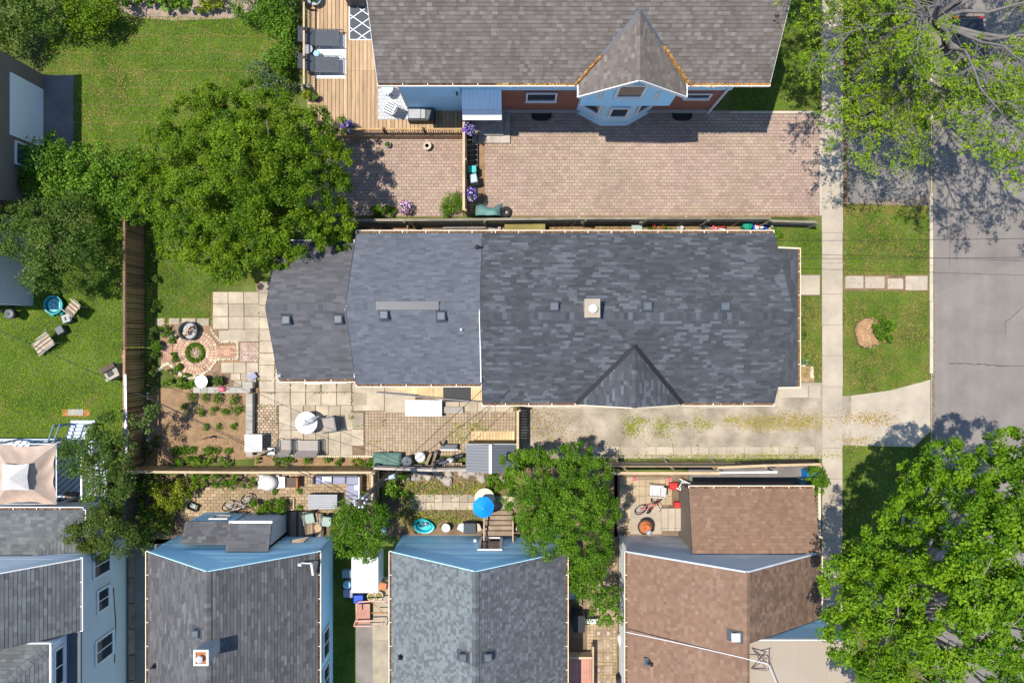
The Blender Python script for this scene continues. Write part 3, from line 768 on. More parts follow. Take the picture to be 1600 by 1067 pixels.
# ------------------------------------------------------------------ the long charcoal-roofed house in the middle
def mid_house():
    h = thing('house', 'long house with charcoal shingle roof stepping down to the back patio', 'house', G(820, 500, 0))
    # section A (street side)
    xl, xr = 757.5, 1173; ye0, ye1, yr = 379.5, 621, 500; ze, zr = 3.2, 5.6
    A = roof_plane(h, [G(xr, ye0, ze), G(xl, ye0, ze), G(xl, yr, zr), G(xr, yr, zr)], CHAR)
    B = roof_plane(h, [G(xl, ye1, ze), G(xr, ye1, ze), G(xr, yr, zr), G(xl, yr, zr)], CHAR)
    ridge_cap(h, G(xl, yr, zr), G(xr, yr, zr), CHAR)
    # cross gable over the driveway
    xm, zg = 966, 4.8; xa, xb = 891, 1042
    yv = yr + (zr - zg) / (zr - ze) * (ye1 - yr)
    e = 0.03
    def gslope(side):
        x0 = xa if side < 0 else xb
        eave_out = G(x0, ye1 + 2, ze + e); top_out = G(xm, ye1 + 2, zg + e); top_in = G(xm, yv - 1.5, zg + e)
        if side < 0: q = [eave_out + Vector((0, 0.012, 0)), eave_out, top_out, top_in]
        else: q = [eave_out, eave_out + Vector((0, 0.012, 0)), top_in, top_out]
        return roof_plane(h, q, CHAR, 0.1)
    gslope(-1); gslope(1)
    ridge_cap(h, G(xm, yv, zg + e), G(xm, ye1 + 2, zg + e), CHAR, 0.14, 0.06)
    for x0 in (xa, xb):
        a = G(x0, ye1 + 1, ze + 0.06); b = G(xm, yv - 1, zg + 0.06)
        MB().beam(a + Vector((0, 0, .03)), b + Vector((0, 0, .03)), 0.2, 0.04).build('valley_flashing', 'black', h, world=True)
    MB().poly([G(xa, ye1 + 1.4, ze), G(xb, ye1 + 1.4, ze), G(xm, ye1 + 1.4, zg)]).build('gable_wall', 'white_siding', h, world=True)
    # section B
    bx0, bx1 = 578, 757; be1, br = 594, 487; bzr = zr - 0.28
    xl2 = 746
    roof_plane(h, [G(bx1, ye0, ze - .02), G(bx0, ye0, ze - .02), G(bx0, br, bzr), G(bx1, br, bzr)], BLUEGREY)
    roof_plane(h, [G(bx0, be1, ze), G(bx1, be1, ze), G(bx1, br, bzr), G(bx0, br, bzr)], BLUEGREY)
    ridge_cap(h, G(bx0, br, bzr), G(bx1, br, bzr), BLUEGREY)
    fascia(h, G(757, yr - 8, zr - 0.16), G(757, 588, ze + 0.66), w=0.05, h=0.34, name='rake_trim')
    MB().poly([G(757.3, ye1, ze), G(757.3, yr, zr), G(757.3, yr, ze)][::-1]).build('gable_wall', 'white_siding', h, world=True)
    # section C
    cx0, cx1 = 464, 578; ce0, ce1, cr = 388, 588, 487; cze, czr = 2.8, 4.6
    roof_plane(h, [G(cx1, ce0, cze), G(cx0, ce0, cze), G(cx0, cr, czr), G(cx1, cr, czr)], MAUVE)
    roof_plane(h, [G(cx0, ce1, cze), G(cx1, ce1, cze), G(cx1, cr, czr), G(cx0, cr, czr)], MAUVE)
    ridge_cap(h, G(cx0, cr, czr), G(cx1, cr, czr), MAUVE)
    MB().poly([G(578.3, br, bzr), G(578.3, be1, ze), G(578.3, be1, 2.6), G(578.3, ye0, 2.6), G(578.3, ye0, ze)][::-1]).build('gable_wall', 'white_siding', h, world=True)
    for a, b in ((G(bx0, ye0, ze), G(bx0, br, bzr)), (G(bx0, br, bzr), G(bx0, be1, ze)), (G(cx0, ce0, cze), G(cx0, cr, czr)), (G(cx0, cr, czr), G(cx0, ce1, cze))):
        fascia(h, a, b, 'dark_metal', 0.04, 0.16, 'rake_trim', -0.08)
    for a, b in ((G(xr, ye0, ze), G(xr, yr, zr)), (G(xr, yr, zr), G(xr, ye1, ze))):
        fascia(h, a, b, 'dark_metal', 0.04, 0.16, 'rake_trim', -0.08)
    # walls
    ins = 9
    lap_wall(h, [G(xl, ye1 - ins, 0), G(xr - 6, ye1 - ins, 0), G(xr - 6, ye1 - ins, ze), G(xl, ye1 - ins, ze)], expo=0.2)
    lap_wall(h, [G(xr - 6, ye0 + ins, 0), G(bx0 + 4, ye0 + ins, 0), G(bx0 + 4, ye0 + ins, ze), G(xr - 6, ye0 + ins, ze)], expo=0.2)
    lap_wall(h, [G(cx1, be1 - ins, 0), G(xl, be1 - ins, 0), G(xl, be1 - ins, ze), G(cx1, be1 - ins, ze)], expo=0.2)
    lap_wall(h, [G(cx0 + 4, ce1 - ins, 0), G(cx1, ce1 - ins, 0), G(cx1, ce1 - ins, cze), G(cx0 + 4, ce1 - ins, cze)], expo=0.2)
    lap_wall(h, [G(cx1, ce0 + ins, 0), G(cx0 + 4, ce0 + ins, 0), G(cx0 + 4, ce0 + ins, cze), G(cx1, ce0 + ins, cze)], expo=0.2)
    lap_wall(h, [G(cx0 + 4, ce0 + ins, 0), G(cx0 + 4, ce1 - ins, 0), G(cx0 + 4, ce1 - ins, cze), G(cx0 + 4, cr, czr - .1), G(cx0 + 4, ce0 + ins, cze)], expo=0.2)
    lap_wall(h, [G(xr - 6, ye1 - ins, 0), G(xr - 6, ye0 + ins, 0), G(xr - 6, ye0 + ins, ze), G(xr - 6, yr, zr - .1), G(xr - 6, ye1 - ins, ze)], expo=0.2)
    MB().box(gx(cx1 - 3), gy(be1 - ins), 0, gx(cx1), gy(ye0 + ins), ze).build('wall', 'white_siding', h, world=True)
    # front porch roof with its gutter
    pz0, pz1 = 2.62, 3.15; px1 = 1214; py0, py1 = 399, 600
    roof_plane(h, [G(px1, py1, pz0), G(px1, py0, pz0), G(1165, py0, pz1), G(1165, py1, pz1)], dict(CHAR, fn=pal([(0.052, 0.055, 0.062), (0.066, 0.069, 0.076), (0.085, 0.09, 0.1)], [3, 3, 1], 0.1)))
    gutter(h, G(px1, py0, pz0), G(px1, py1, pz0), (1, 0, 0), 'cream', debris=True)
    fascia(h, G(1172, py0, pz1 - 0.1), G(px1 + 3.5, py0, pz0), 'cream', 0.08, 0.12)
    fascia(h, G(1172, py1, pz1 - 0.1), G(px1 + 3.5, py1, pz0), 'cream', 0.08, 0.12)
    for yy in (403, 500, 596):
        MB().box(gx(1208), gy(yy + 2), 0, gx(1211.5), gy(yy - 2), 2.6).build('porch_post', 'white_paint', h, world=True)
    MB().box(gx(1168), gy(596), 0, gx(1212), gy(403), 0.3).build('porch_floor', 'concrete', h, world=True)
    # gutters
    gutter(h, G(xr, ye0, ze), G(bx0, ye0, ze), (0, 1, 0))
    gutter(h, G(bx0, be1, ze), G(xl - 1, be1, ze), (0, -1, 0))
    gutter(h, G(cx0, ce1, cze), G(cx1 - 1, ce1, cze), (0, -1, 0))
    gutter(h, G(xl, ye1, ze), G(xa - 1, ye1, ze), (0, -1, 0))
    gutter(h, G(xb + 1, ye1, ze), G(xr, ye1, ze), (0, -1, 0))
    fascia(h, G(cx0, ce0, cze), G(cx1, ce0, cze), 'white_paint', 0.05, 0.14)
    fascia(h, G(xa, ye1 + 2.6, ze), G(xm, ye1 + 2.6, zg), 'cream', 0.05, 0.16, dz=-.06); fascia(h, G(xm, ye1 + 2.6, zg), G(xb, ye1 + 2.6, ze), 'cream', 0.05, 0.16, dz=-.06)
    # vents, chimney, pipes
    sA = (zr - ze) / ((yr - ye0) * KG)
    def onA(px, py):
        z = 5.3
        for _ in range(6):
            p = P(px, py, z); yp = 533.5 - p.y / KG; xx = p.x / KG + 800
            if xx > 757: z = zr - abs(yp - yr) * ((zr - ze) / (yr - ye0 if yp < yr else ye1 - yr))
            elif xx > 578: z = bzr - abs(yp - br) * ((bzr - ze) / (br - ye0 if yp < br else be1 - br))
            else: z = czr - abs(yp - cr) * ((czr - cze) / (cr - ce0 if yp < cr else ce1 - cr))
        return P(px, py, z)
    for px, py in ((866, 479), (1011, 479), (1132, 479)): roof_vent(h, onA(px, py), (0, 1, 0), sA)
    for px, py in ((601, 492), (690, 494), (449, 500), (530, 499)): roof_vent(h, onA(px, py), (0, -1, 0), sA)
    c = onA(922, 483); MB().box(c.x - .29, c.y - .36, c.z - .6, c.x + .29, c.y + .36, c.z + .78).build('chimney', 'chimney_brick', h, world=True)
    ch = h.children[-1]
    mb = MB().box(c.x - .34, c.y - .41, c.z + .78, c.x + .34, c.y + .41, c.z + .86); mb.build('cap', 'concrete', ch, world=True)
    MB().lathe([(.15, c.z + .86), (.15, c.z + 1.0), (.19, c.z + 1.0), (.19, c.z + 1.03), (0, c.z + 1.08)], c.x + .02, c.y - .02, 18).build('flue', 'pale_metal', ch, world=True)
    pipe_vent(h, onA(746, 387), 0.4, 0.05, 'black', (0.12, 0.0)); pipe_vent(h, onA(721, 515), 0.32, 0.035, 'white_plastic')
    pipe_vent(h, onA(438, 587), 0.25, 0.04, 'white_plastic')
    # low ridge vent box
    a = onA(588, 481); b = onA(686, 481)
    MB().box(a.x, a.y - .1, a.z - .25, b.x, a.y + .28, a.z + .1).build('ridge_vent', 'dark_metal', h, world=True)
    # nail heads with seal along the ridge of A, and a downspout at the back
    MB().tube([P(541, 478, 5.35), P(539, 483, 5.2), P(541, 488, 5.0)], 0.02, 6).build('cable', 'white_plastic', h, world=True)
    # back-wall window shutter and trim seen under the patio eave
    MB().beam(P(476, 597, 2.2), P(506, 597, 2.2), 0.16, 0.1).build('window_awning', 'white_paint', h, world=True)
    MB().beam(P(507, 596.5, 2.2), P(541, 596.5, 2.2), 0.12, 0.08).build('window_ledge', 'grey_metal', h, world=True)
    window(h, G(520, 579, 1.5), (1, 0, 0), 1.6, 1.0)
    window(h, G(680, 585, 1.6), (1, 0, 0), 0.9, 1.0)
    return h
mid_house()

# ------------------------------------------------------------------ the taupe-roofed brick house at the top
def top_house():
    h = thing('house', 'brick and white siding house with taupe shingle roof and projecting gable bay', 'house', G(850, 100, 0))
    xl, xr = 625, 1136; ye, ze = 197.5, 6.0; sl = 0.029; yr = 100; zr = ze + (ye - yr) * sl; yb = 2.5
    roof_plane(h, [G(xl, ye, ze), G(xr, ye, ze), G(xr, yr, zr), G(xl, yr, zr)], TAUPE)
    roof_plane(h, [G(xr, yb, ze), G(xl, yb, ze), G(xl, yr, zr), G(xr, yr, zr)], TAUPE)
    ridge_cap(h, G(xl, yr, zr), G(xr, yr, zr), TAUPE)
    # cross gable
    xm, zg = 956, 7.9; xa, xb = 886, 1027; yf = 215
    yv = ye - (zg - ze) / sl
    def gs(side):
        x0 = xa if side < 0 else xb
        eo = G(x0, yf, ze); ei = G(x0, ye, ze); to = G(xm, yf, zg); ti = G(xm, yv, zg)
        up = Vector((0, 0, 0.03))
        q = [ei, eo, to, ti] if side < 0 else [eo, ei, ti, to]
        roof_plane(h, [p + up for p in q], TAUPE, 0.1)
        MB().beam(ei + Vector((0, 0, .05)), ti + Vector((0, 0, .05)), 0.16, 0.03).build('valley_flashing', 'vent_metal', h, world=True)
        # orange leaf litter packed in the valley
        t0 = 0.62 if side < 0 else 0.5
        n = 700 if side < 0 else 1100; t = RNG.uniform(0, t0 if side > 0 else 0.38, n)
        A = np.array(ei); B = np.array(ti); wv = RNG.normal(size=(n, 1)) * 0.10 * (1.1 - t[:, None])
        C = A + (B - A) * t[:, None] + wv * np.array([-side * 0.8, 0.6, 0]) + np.stack([np.zeros(n)] * 2 + [0.10 + RNG.uniform(0, .05, n)], 1)
        cc = np.array([(0.55, 0.28, 0.07), (0.42, 0.2, 0.06), (0.66, 0.42, 0.14), (0.3, 0.15, 0.06)])[RNG.integers(0, 4, n)]
        quads_obj('leaf_litter', C, RNG.normal(size=(n, 3)) * .5 + np.array([0, 0, 1]), RNG.uniform(.035, .075, n), cc, 'petal', h)['kind'] = 'stuff'
        fascia(h, eo + Vector((0, -0.03, -0.02)), to + Vector((0, -0.03, -0.02)), 'white_paint', 0.04, 0.18, 'rake_trim')
        fascia(h, eo, ei, 'white_paint', 0.08, 0.16)
    gs(-1); gs(1); ridge_cap(h, G(xm, yv, zg + .03), G(xm, yf, zg + .03), TAUPE, 0.15, 0.12)
    # eave gutters
    gutter(h, G(xl, ye, ze), G(xa, ye, ze), (0, -1, 0), 'white_paint'); gutter(h, G(xb, ye, ze), G(xr, ye, ze), (0, -1, 0), 'white_paint')
    n = 900; x = np.concatenate([RNG.uniform(gx(780), gx(xa), 300), RNG.uniform(gx(xb), gx(xr), 600)])
    C = np.stack([x, gy(ye + 1.8) + RNG.normal(size=n) * 0.04, np.full(n, ze - 0.02) + RNG.uniform(0, .05, n)], 1)
    cc = np.array([(0.55, 0.28, 0.07), (0.42, 0.2, 0.06), (0.66, 0.42, 0.14)])[RNG.integers(0, 3, n)]
    quads_obj('leaf_litter', C, RNG.normal(size=(n, 3)) * .5 + np.array([0, 0, 1]), RNG.uniform(.03, .065, n), cc, 'petal', h)['kind'] = 'stuff'
    fascia(h, G(xl, ye, ze), G(xl, yr, zr), 'white_paint', 0.04, 0.16, 'rake_trim', -.1); fascia(h, G(xr, ye, ze), G(xr, yr, zr), 'white_paint', 0.04, 0.16, 'rake_trim', -.1)
    # walls
    yw = 175
    lap_wall(h, [G(641, yw + 4, 0), G(727, yw + 4, 0), G(727, yw + 4, ze - .1), G(641, yw + 4, ze - .1)], 'blue_siding')
    plain_wall(h, [G(727, yw, 0), G(1110, yw, 0), G(1110, yw, 3.25), G(727, yw, 3.25)], 'red_brick')
    lap_wall(h, [G(727, yw + 1, 3.25), G(1112, yw + 1, 3.25), G(1112, yw + 1, ze - .05), G(727, yw + 1, ze - .05)], 'blue_siding')
    lap_wall(h, [G(641, 35, 0), G(641, yw + 4, 0), G(641, yw + 4, ze - .1), G(641, yr, zr - .3), G(641, 35, ze - .1)], expo=0.2)
    plain_wall(h, [G(1110, yw, 0), G(1110, 35, 0), G(1110, 35, ze - .1), G(1110, yr, zr - .3), G(1110, yw, ze - .1)], 'red_brick')
    MB().box(gx(641), gy(36), 0, gx(1110), gy(35), ze).build('wall', 'blue_siding', h, world=True)
    MB().box(gx(1104), gy(yw + 4), 0.0, gx(1106.5), gy(yw + 1), ze - .3).build('downspout', 'white_paint', h, world=True)
    MB().box(gx(641), gy(yw + 5.5), 0.0, gx(643.5), gy(yw + 4.2), ze - .2).build('corner_trim', 'white_paint', h, world=True)
    MB().box(gx(728), gy(yw + 3), 0, gx(1110), gy(yw + .2), 0.35).build('foundation', 'block', h, world=True)
    window(h, G(843, yw, 2.3), (1, 0, 0), 1.35, 0.95); window(h, G(1071, yw, 2.45), (1, 0, 0), 1.1, 0.5)
    # upper gable box and the bay below it
    yg = 208
    plain_wall(h, [G(893, yg, 4.2), G(1017, yg, 4.2), G(1017, yg, ze + .1), G(xm, yg, zg - .15), G(893, yg, ze + .1)], 'blue_siding', 'gable_wall')
    tb = h.children[-1]
    tabs_on([G(893, yg + .1, 4.2), G(1017, yg + .1, 4.2), G(1017, yg + .1, ze + .1), G(xm, yg + .1, zg - .15), G(893, yg + .1, ze + .1)], 0.11, (99, 99), (0.016, .001), lambda r, p, w: (1, 1, 1), False).build('siding_boards', 'blue_siding', tb, world=True)['kind'] = 'stuff'
    for x0 in (893, 1017):
        q = [G(x0, yw, 4.2), G(x0, yg, 4.2), G(x0, yg, ze), G(x0, yw, ze)]
        plain_wall(h, q[::-1] if x0 > 900 else q, 'blue_siding')
    MB().prism([G(893, yg), G(1017, yg), G(1017, yw), G(893, yw)], 4.14, 4.22).build('soffit', 'white_paint', h, world=True)
    window(h, G(954, yg, 6.15), (1, 0, 0), 1.05, 1.25, fw=0.13)
    for s in (-1, 1):
        for k in range(3):
            q = G(954 + s * (33 + k * 4), yg + .5, 5.4); MB().box(q.x - .04, q.y - .03, 5.0, q.x + .04, q.y, 6.0).build('shutter_slat', 'white_paint', h, world=True)
    bay = [(900, yw), (937, 195.5), (978, 195.5), (1014, yw)]
    b = MB().prism([G(*p) for p in bay], 0.05, 4.16).build('bay', 'blue_siding', h, world=True)
    for (p, q) in ((bay[0], bay[1]), (bay[1], bay[2]), (bay[2], bay[3])):
        a = G(*p); c = G(*q); u = (c - a).normalized(); mid = (a + c) / 2
        window(h, mid + Vector((0, 0, 2.1)), u, (c - a).length * 0.55, 1.15, fw=0.1, sill=False)
        MB().beam(a + Vector((0, 0, .9)), c + Vector((0, 0, .9)), 0.1, 0.06).build('trim', 'white_paint', b, world=True)
        MB().beam(a + Vector((0, 0, .1)), c + Vector((0, 0, .1)), 0.14, 0.12).build('trim', 'white_paint', b, world=True)
    # basement window wells
    for px in (846, 1065):
        q = G(px, yw + 6, 0)
        mb = MB(); mb.tube([q + Vector((-.5, .2, .12)), q + Vector((-.48, -.12, .12)), q + Vector((-.3, -.27, .12)), q + Vector((.3, -.27, .12)), q + Vector((.48, -.12, .12)), q + Vector((.5, .2, .12))], 0.035, 6)
        mb.poly([q + Vector((-.47, -.2, .05)), q + Vector((.47, -.2, .05)), q + Vector((.47, .2, .05)), q + Vector((-.47, .2, .05))])
        mb.build('window_well', 'black', h, world=True)
    # door, canopy, entry steps
    MB().box(gx(735), gy(yw + .8), 0.5, gx(762), gy(yw), 2.5).build('door', 'white_paint', h, world=True)
    can = MB(); z0, z1 = 2.75, 3.3
    rows = 10
    for i in range(rows):
        a = 728 + (785 - 728) * i / rows; c2 = 728 + (785 - 728) * (i + 1) / rows
        can.slab([G(a + .1, yw + 24, z0 + (.015 if i % 2 else 0)), G(c2 - .1, yw + 24, z0 + (.015 if i % 2 else 0)), G(c2 - .1, yw + 1, z1), G(a + .1, yw + 1, z1)], 0.04)
    cn = can.build('awning', 'awning_shade_white', h, world=True)
    MB().slab([G(728, yw + 36, z0 - .35), G(785, yw + 36, z0 - .35), G(785, yw + 24.2, z0 + .03), G(728, yw + 24.2, z0 + .03)], 0.03).build('valance', 'white_paint', cn, world=True)
    MB().box(gx(720.5), gy(yw + 7), 3.0, gx(722.5), gy(yw + 4.5), 3.3).build('wall_lamp', 'black', h, world=True)
    return h
top_house()
st = thing('entry_steps', 'stone tile entry steps below the white awning', 'steps', G(775, 200, 0))
for (a, b_, c, d, z) in ((738, 178, 797, 225, 0.16), (738, 178, 787, 214, 0.33)):
    MB().box(gx(a), gy(d), 0.0, gx(c), gy(b_), z).build('step', 'stone', st, world=True)
    nx = 4
    for i in range(nx):
        xa_, xb_ = a + (c - a) * i / nx, a + (c - a) * (i + 1) / nx
        yrows = ((d - 11, d),) if z < .2 else ((178, 196), (196, 214))
        for (y0, y1) in yrows:
            MB().box(gx(xa_ + .4), gy(y1 - .4), z, gx(xb_ - .4), gy(y0 + .4), z + .012).build('tile', 'stone', st, world=True)
MB().box(gx(787.3), gy(214), 0.16, gx(796.6), gy(178.4), .172).build('tile', 'stone', st, world=True)
mt = thing('door_mat', 'brown slatted door mat in the shade of the awning', 'mat', G(751, 186, .345))
MB().box(-.42, -.16, 0, .42, .2, .01).build('backing', 'dark_wood', mt)
for i in range(7): MB().box(-.40 + i * .12, -.14, .01, -.33 + i * .12, .18, .025).build('slat', 'rust', mt)
# ------------------------------------------------------------------ lower neighbours
def gable_house_y(label, xl, xr, ze, zr, y0, y1, style, wallmat, wins=(), gut=(True, True), style2=None):
    xm = (xl + xr) / 2
    h = thing('house', label, 'house', G(xm, (y0 + min(y1, 1070)) / 2, 0))
    roof_plane(h, [G(xl, y0, ze), G(xl, y1, ze), G(xm, y1, zr), G(xm, y0, zr)], style)
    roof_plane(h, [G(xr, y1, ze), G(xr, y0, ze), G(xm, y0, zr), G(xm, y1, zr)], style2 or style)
    ridge_cap(h, G(xm, y1, zr), G(xm, y0, zr), style2 or style)
    i = 1.5
    lap_wall(h, [G(xr - i, y0 + .6, 0), G(xl + i, y0 + .6, 0), G(xl + i, y0 + .6, ze - .04), G(xm, y0 + .6, zr - .1), G(xr - i, y0 + .6, ze - .04)], wallmat, 0.12, 'gable_wall')
    lap_wall(h, [G(xl + i, y1 - 2, 0), G(xr - i, y1 - 2, 0), G(xr - i, y1 - 2, ze - .04), G(xm, y1 - 2, zr - .1), G(xl + i, y1 - 2, ze - .04)], wallmat, 0.3, 'gable_wall')
    lap_wall(h, [G(xr - i, y1, 0), G(xr - i, y0, 0), G(xr - i, y0, ze), G(xr - i, y1, ze)], wallmat, 0.12)
    lap_wall(h, [G(xl + i, y0, 0), G(xl + i, y1, 0), G(xl + i, y1, ze), G(xl + i, y0, ze)], wallmat, 0.12)
    fascia(h, G(xl, y0 - .6, ze), G(xm, y0 - .6, zr), 'blue_siding', 0.035, 0.16, 'rake_trim', -.05)
    fascia(h, G(xm, y0 - .6, zr), G(xr, y0 - .6, ze), 'blue_siding', 0.035, 0.16, 'rake_trim', -.05)
    if gut[0]: gutter(h, G(xl, y0 - 1, ze), G(xl, y1, ze), (-1, 0, 0), 'gutter_white')
    if gut[1]: gutter(h, G(xr, y0 - 1, ze), G(xr, y1, ze), (1, 0, 0), 'gutter_white')
    return h, xm
def on_y(px, py, xl, xr, ze, zr):
    xm = (xl + xr) / 2; z = (ze + zr) / 2
    for _ in range(8):
        p = P(px, py, z); xx = p.x / KG + 800; z = zr - abs(xx - xm) / (xm - xl) * (zr - ze)
    return P(px, py, z)

# house with dark grey roof and the two small shingled sheds behind it
h2, xm = gable_house_y('house with dark grey gable roof, rusty chimney and two small shingled lean-tos', 277, 521, 2.85, 5.7, 836, 1210, DKGREY, 'blue_siding')
D2 = (277, 521, 2.85, 5.7)
c = on_y(331, 1010, *D2)
k = MB().box(c.x - .28, c.y - .30, c.z - .5, c.x + .28, c.y + .30, c.z + 1.0).build('chimney', 'grey_stucco', h2, world=True)
mb = MB(); mb.box(c.x - .32, c.y - .34, c.z + 1.0, c.x + .32, c.y - .26, c.z + 1.07); mb.box(c.x - .32, c.y + .26, c.z + 1.0, c.x + .32, c.y + .34, c.z + 1.07)
mb.box(c.x - .32, c.y - .26, c.z + 1.0, c.x - .24, c.y + .26, c.z + 1.07); mb.box(c.x + .24, c.y - .26, c.z + 1.0, c.x + .32, c.y + .26, c.z + 1.07); mb.build('cap', 'white_paint', k, world=True)
MB().box(c.x - .24, c.y - .26, c.z + 1.0, c.x + .24, c.y + .26, c.z + 1.02).build('crown', 'rust', k, world=True)
MB().lathe([(.11, c.z + 1.02), (.11, c.z + 1.2), (.15, c.z + 1.2), (0, c.z + 1.3)], c.x - .02, c.y - .02, 14).build('flue', 'pale_metal', k, world=True)
roof_vent(h2, on_y(308, 987, *D2), (-1, 0, 0), .7, 0.3)
pipe_vent(h2, on_y(243, 1040, *D2), 0.3, 0.06, 'black', (-.05, .05))
# antenna bracket at the eave corner
q = on_y(492, 875, *D2)
mb = MB(); mb.tube([q, q + Vector((0, 0, .5)), q + Vector((-.5, .05, .55))], 0.035, 8); mb.beam(q + Vector((-.62, -.02, .55)), q + Vector((-.45, -.02, .6)), .12, .12); mb.beam(q + Vector((0, -.6, .3)), q + Vector((0, 0, .55)), .1, .1)
mb.build('eave_bracket', 'white_plastic', h2, world=True)
for yy in (985, 1040): window(h2, G(519.6, yy, 1.4), (0, 1, 0), 1.3, 1.0, bars=1)
# dark fixture hanging on the gable wall
a = P(450, 851, 1.6); d = P(480, 838, 1.4)
MB().hexa([tuple(P(446, 850, .9)), tuple(P(472, 850, .9)), tuple(P(481, 840, .9)), tuple(P(458, 843, .9)), tuple(P(445, 851, 1.3)), tuple(P(470, 851, 1.3)), tuple(P(482, 838, 1.3)), tuple(P(458, 843, 1.3))]).build('vent_hood', 'old_wood', h2, world=True)
# lean-to sheds
def leanto(label, x0, x1, yf, yb, zf, zb, style, wall, gutr=False):
    h = thing('lean_to', label, 'shed', G((x0 + x1) / 2, (yf + yb) / 2, 0))
    roof_plane(h, [G(x1, yf, zf), G(x0, yf, zf), G(x0, yb, zb), G(x1, yb, zb)], style, 0.1)
    i = 2
    lap_wall(h, [G(x1 - i, yf + i, 0), G(x0 + i, yf + i, 0), G(x0 + i, yf + i, zf), G(x1 - i, yf + i, zf)], wall)
    for x in (x0 + i, x1 - i):
        q = [G(x, yf + i, 0), G(x, yb - 1, 0), G(x, yb - 1, zb - .1), G(x, yf + i, zf)]
        plain_wall(h, q if x < (x0 + x1) / 2 else q[::-1], wall)
    plain_wall(h, [G(x0 + i, yb - 1, 0), G(x1 - i, yb - 1, 0), G(x1 - i, yb - 1, zb - .1), G(x0 + i, yb - 1, zb - .1)], wall)
    if gutr: gutter(h, G(x1, yf, zf), G(x0, yf, zf), (0, 1, 0), 'white_paint', debris=False)
    return h
s1 = leanto('small shed with grey shingles and white walls near the leaning bicycle', 320, 389, 798, 827, 2.1, 2.7, DKGREY, 'blue_siding')
window(s1, G(362, 799.6, 1.35), (-1, 0, 0), 0.75, 0.5, sill=False)
s2 = leanto('shingled lean-to with a white rusty gutter next to dark deck boards', 389.5, 451, 798, 834, 2.55, 3.0, dict(MAUVE), 'grey_siding', True)
# dark plank deck by the lean-to
dk = thing('plank_deck', 'weathered dark plank deck between the lean-to and green chairs', 'deck', G(478, 815, 0))
for i in range(13):
    x0 = 452 + i * 4.3
    MB().box(gx(x0), gy(836), 0.05, gx(x0 + 4.0), gy(797 + 0.35 * (i % 3) + max(0, i - 6) * .5), 0.25).build('board', 'old_wood' if i % 3 else 'dark_wood', dk, world=True)

# house with speckled grey roof
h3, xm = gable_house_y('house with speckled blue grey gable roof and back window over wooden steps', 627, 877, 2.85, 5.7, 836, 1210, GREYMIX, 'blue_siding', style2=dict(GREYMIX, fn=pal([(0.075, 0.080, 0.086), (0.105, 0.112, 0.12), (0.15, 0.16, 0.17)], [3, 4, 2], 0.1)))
D3 = (627, 877, 2.85, 5.7)
dr3 = window(h3, G(768, 836, 1.65), (-1, 0, 0), 0.92, 1.9, bars=0, fw=0.14, name='glazed_door', sill=False)
MB().box(gx(754), gy(836), 1.62, gx(782), gy(834.4), 1.72).build('cross_rail', 'white_paint', dr3, world=True)
MB().box(gx(742), gy(836), 1.0, gx(746), gy(832), 1.2).build('dryer_vent', 'white_plastic', h3, world=True)
roof_vent(h3, on_y(724, 1024, *D3), (-1, 0, 0), .7, 0.32); roof_vent(h3, on_y(763, 1024, *D3), (1, 0, 0), .7, 0.32)
pipe_vent(h3, on_y(627, 1026, *D3), 0.35, 0.06, 'black', (-.05, .08))

# brown house with the shingled rear extension
h4 = thing('house', 'brown shingled house with rear extension and beige flat roof', 'house', G(1100, 900, 0))
xl, xr, ze, zr, y0, y1 = 966, 1246, 2.85, 5.75, 836, 1210; xm = 1108
D4 = (xl, xr, ze, zr)
roof_plane(h4, [G(xl, y0, ze), G(xl, y1, ze), G(xm, y1, zr), G(xm, y0, zr)], BROWN)
roof_plane(h4, [G(xr, 931, ze), G(xr, y0, ze), G(xm, y0, zr), G(xm, 931, zr)], dict(BROWN, fn=pal([(0.115, 0.072, 0.050), (0.15, 0.098, 0.07), (0.19, 0.128, 0.094)], [3, 4, 2], 0.12)))
ridge_cap(h4, G(xm, y1, zr), G(xm, y0, zr), BROWN)
lap_wall(h4, [G(xr - 1.5, y0 + .6, 0), G(xl + 1.5, y0 + .6, 0), G(xl + 1.5, y0 + .6, ze - .04), G(xm, y0 + .6, zr - .1), G(xr - 1.5, y0 + .6, ze - .04)], 'grey_siding', 0.12, 'gable_wall')
lap_wall(h4, [G(xl + 2, y0, 0), G(xl + 2, y1, 0), G(xl + 2, y1, ze), G(xl + 2, y0, ze)], 'grey_siding')
plain_wall(h4, [G(xr - 2, 931, 0), G(xr - 2, y0, 0), G(xr - 2, y0, ze), G(xr - 2, 931, ze)], 'grey_siding')
for a, b in ((G(xl, y0 - .6, ze), G(xm, y0 - .6, zr)), (G(xm, y0 - .6, zr), G(xr, y0 - .6, ze))):
    fascia(h4, a, b, 'blue_deck', 0.08, 0.2, 'rake_trim', -.04)
gutter(h4, G(xl, y0 - 1, ze), G(xl, y1, ze), (-1, 0, 0), 'gutter_white')
fascia(h4, G(xr, y0, ze), G(xr, 931, ze), 'cream', 0.06, 0.12)
# flat-roofed front block
fb = MB().box(gx(xm + 1), gy(y1), 5.12, gx(1258), gy(932.5), 5.26).build('flat_roof', 'beige_roof', h4, world=True)
for xx in (1146, 1182, 1219):
    MB().box(gx(xx), gy(y1), 5.26, gx(xx + .5), gy(933), 5.275).build('seam', 'beige_roof', fb, world=True)
lap_wall(h4, [G(1246, 932.8, 0), G(xm, 932.8, 0), G(xm, 932.8, 5.12), G(1246, 932.8, 5.12)], 'blue_siding', 0.13)
plain_wall(h4, [G(1246, y1, 0), G(1246, 932.8, 0), G(1246, 932.8, 5.1), G(1246, y1, 5.1)], 'white_siding')
fascia(h4, G(xm + 1, 931.6, 5.2), G(1259, 931.6, 5.2), 'white_paint', 0.05, 0.16)
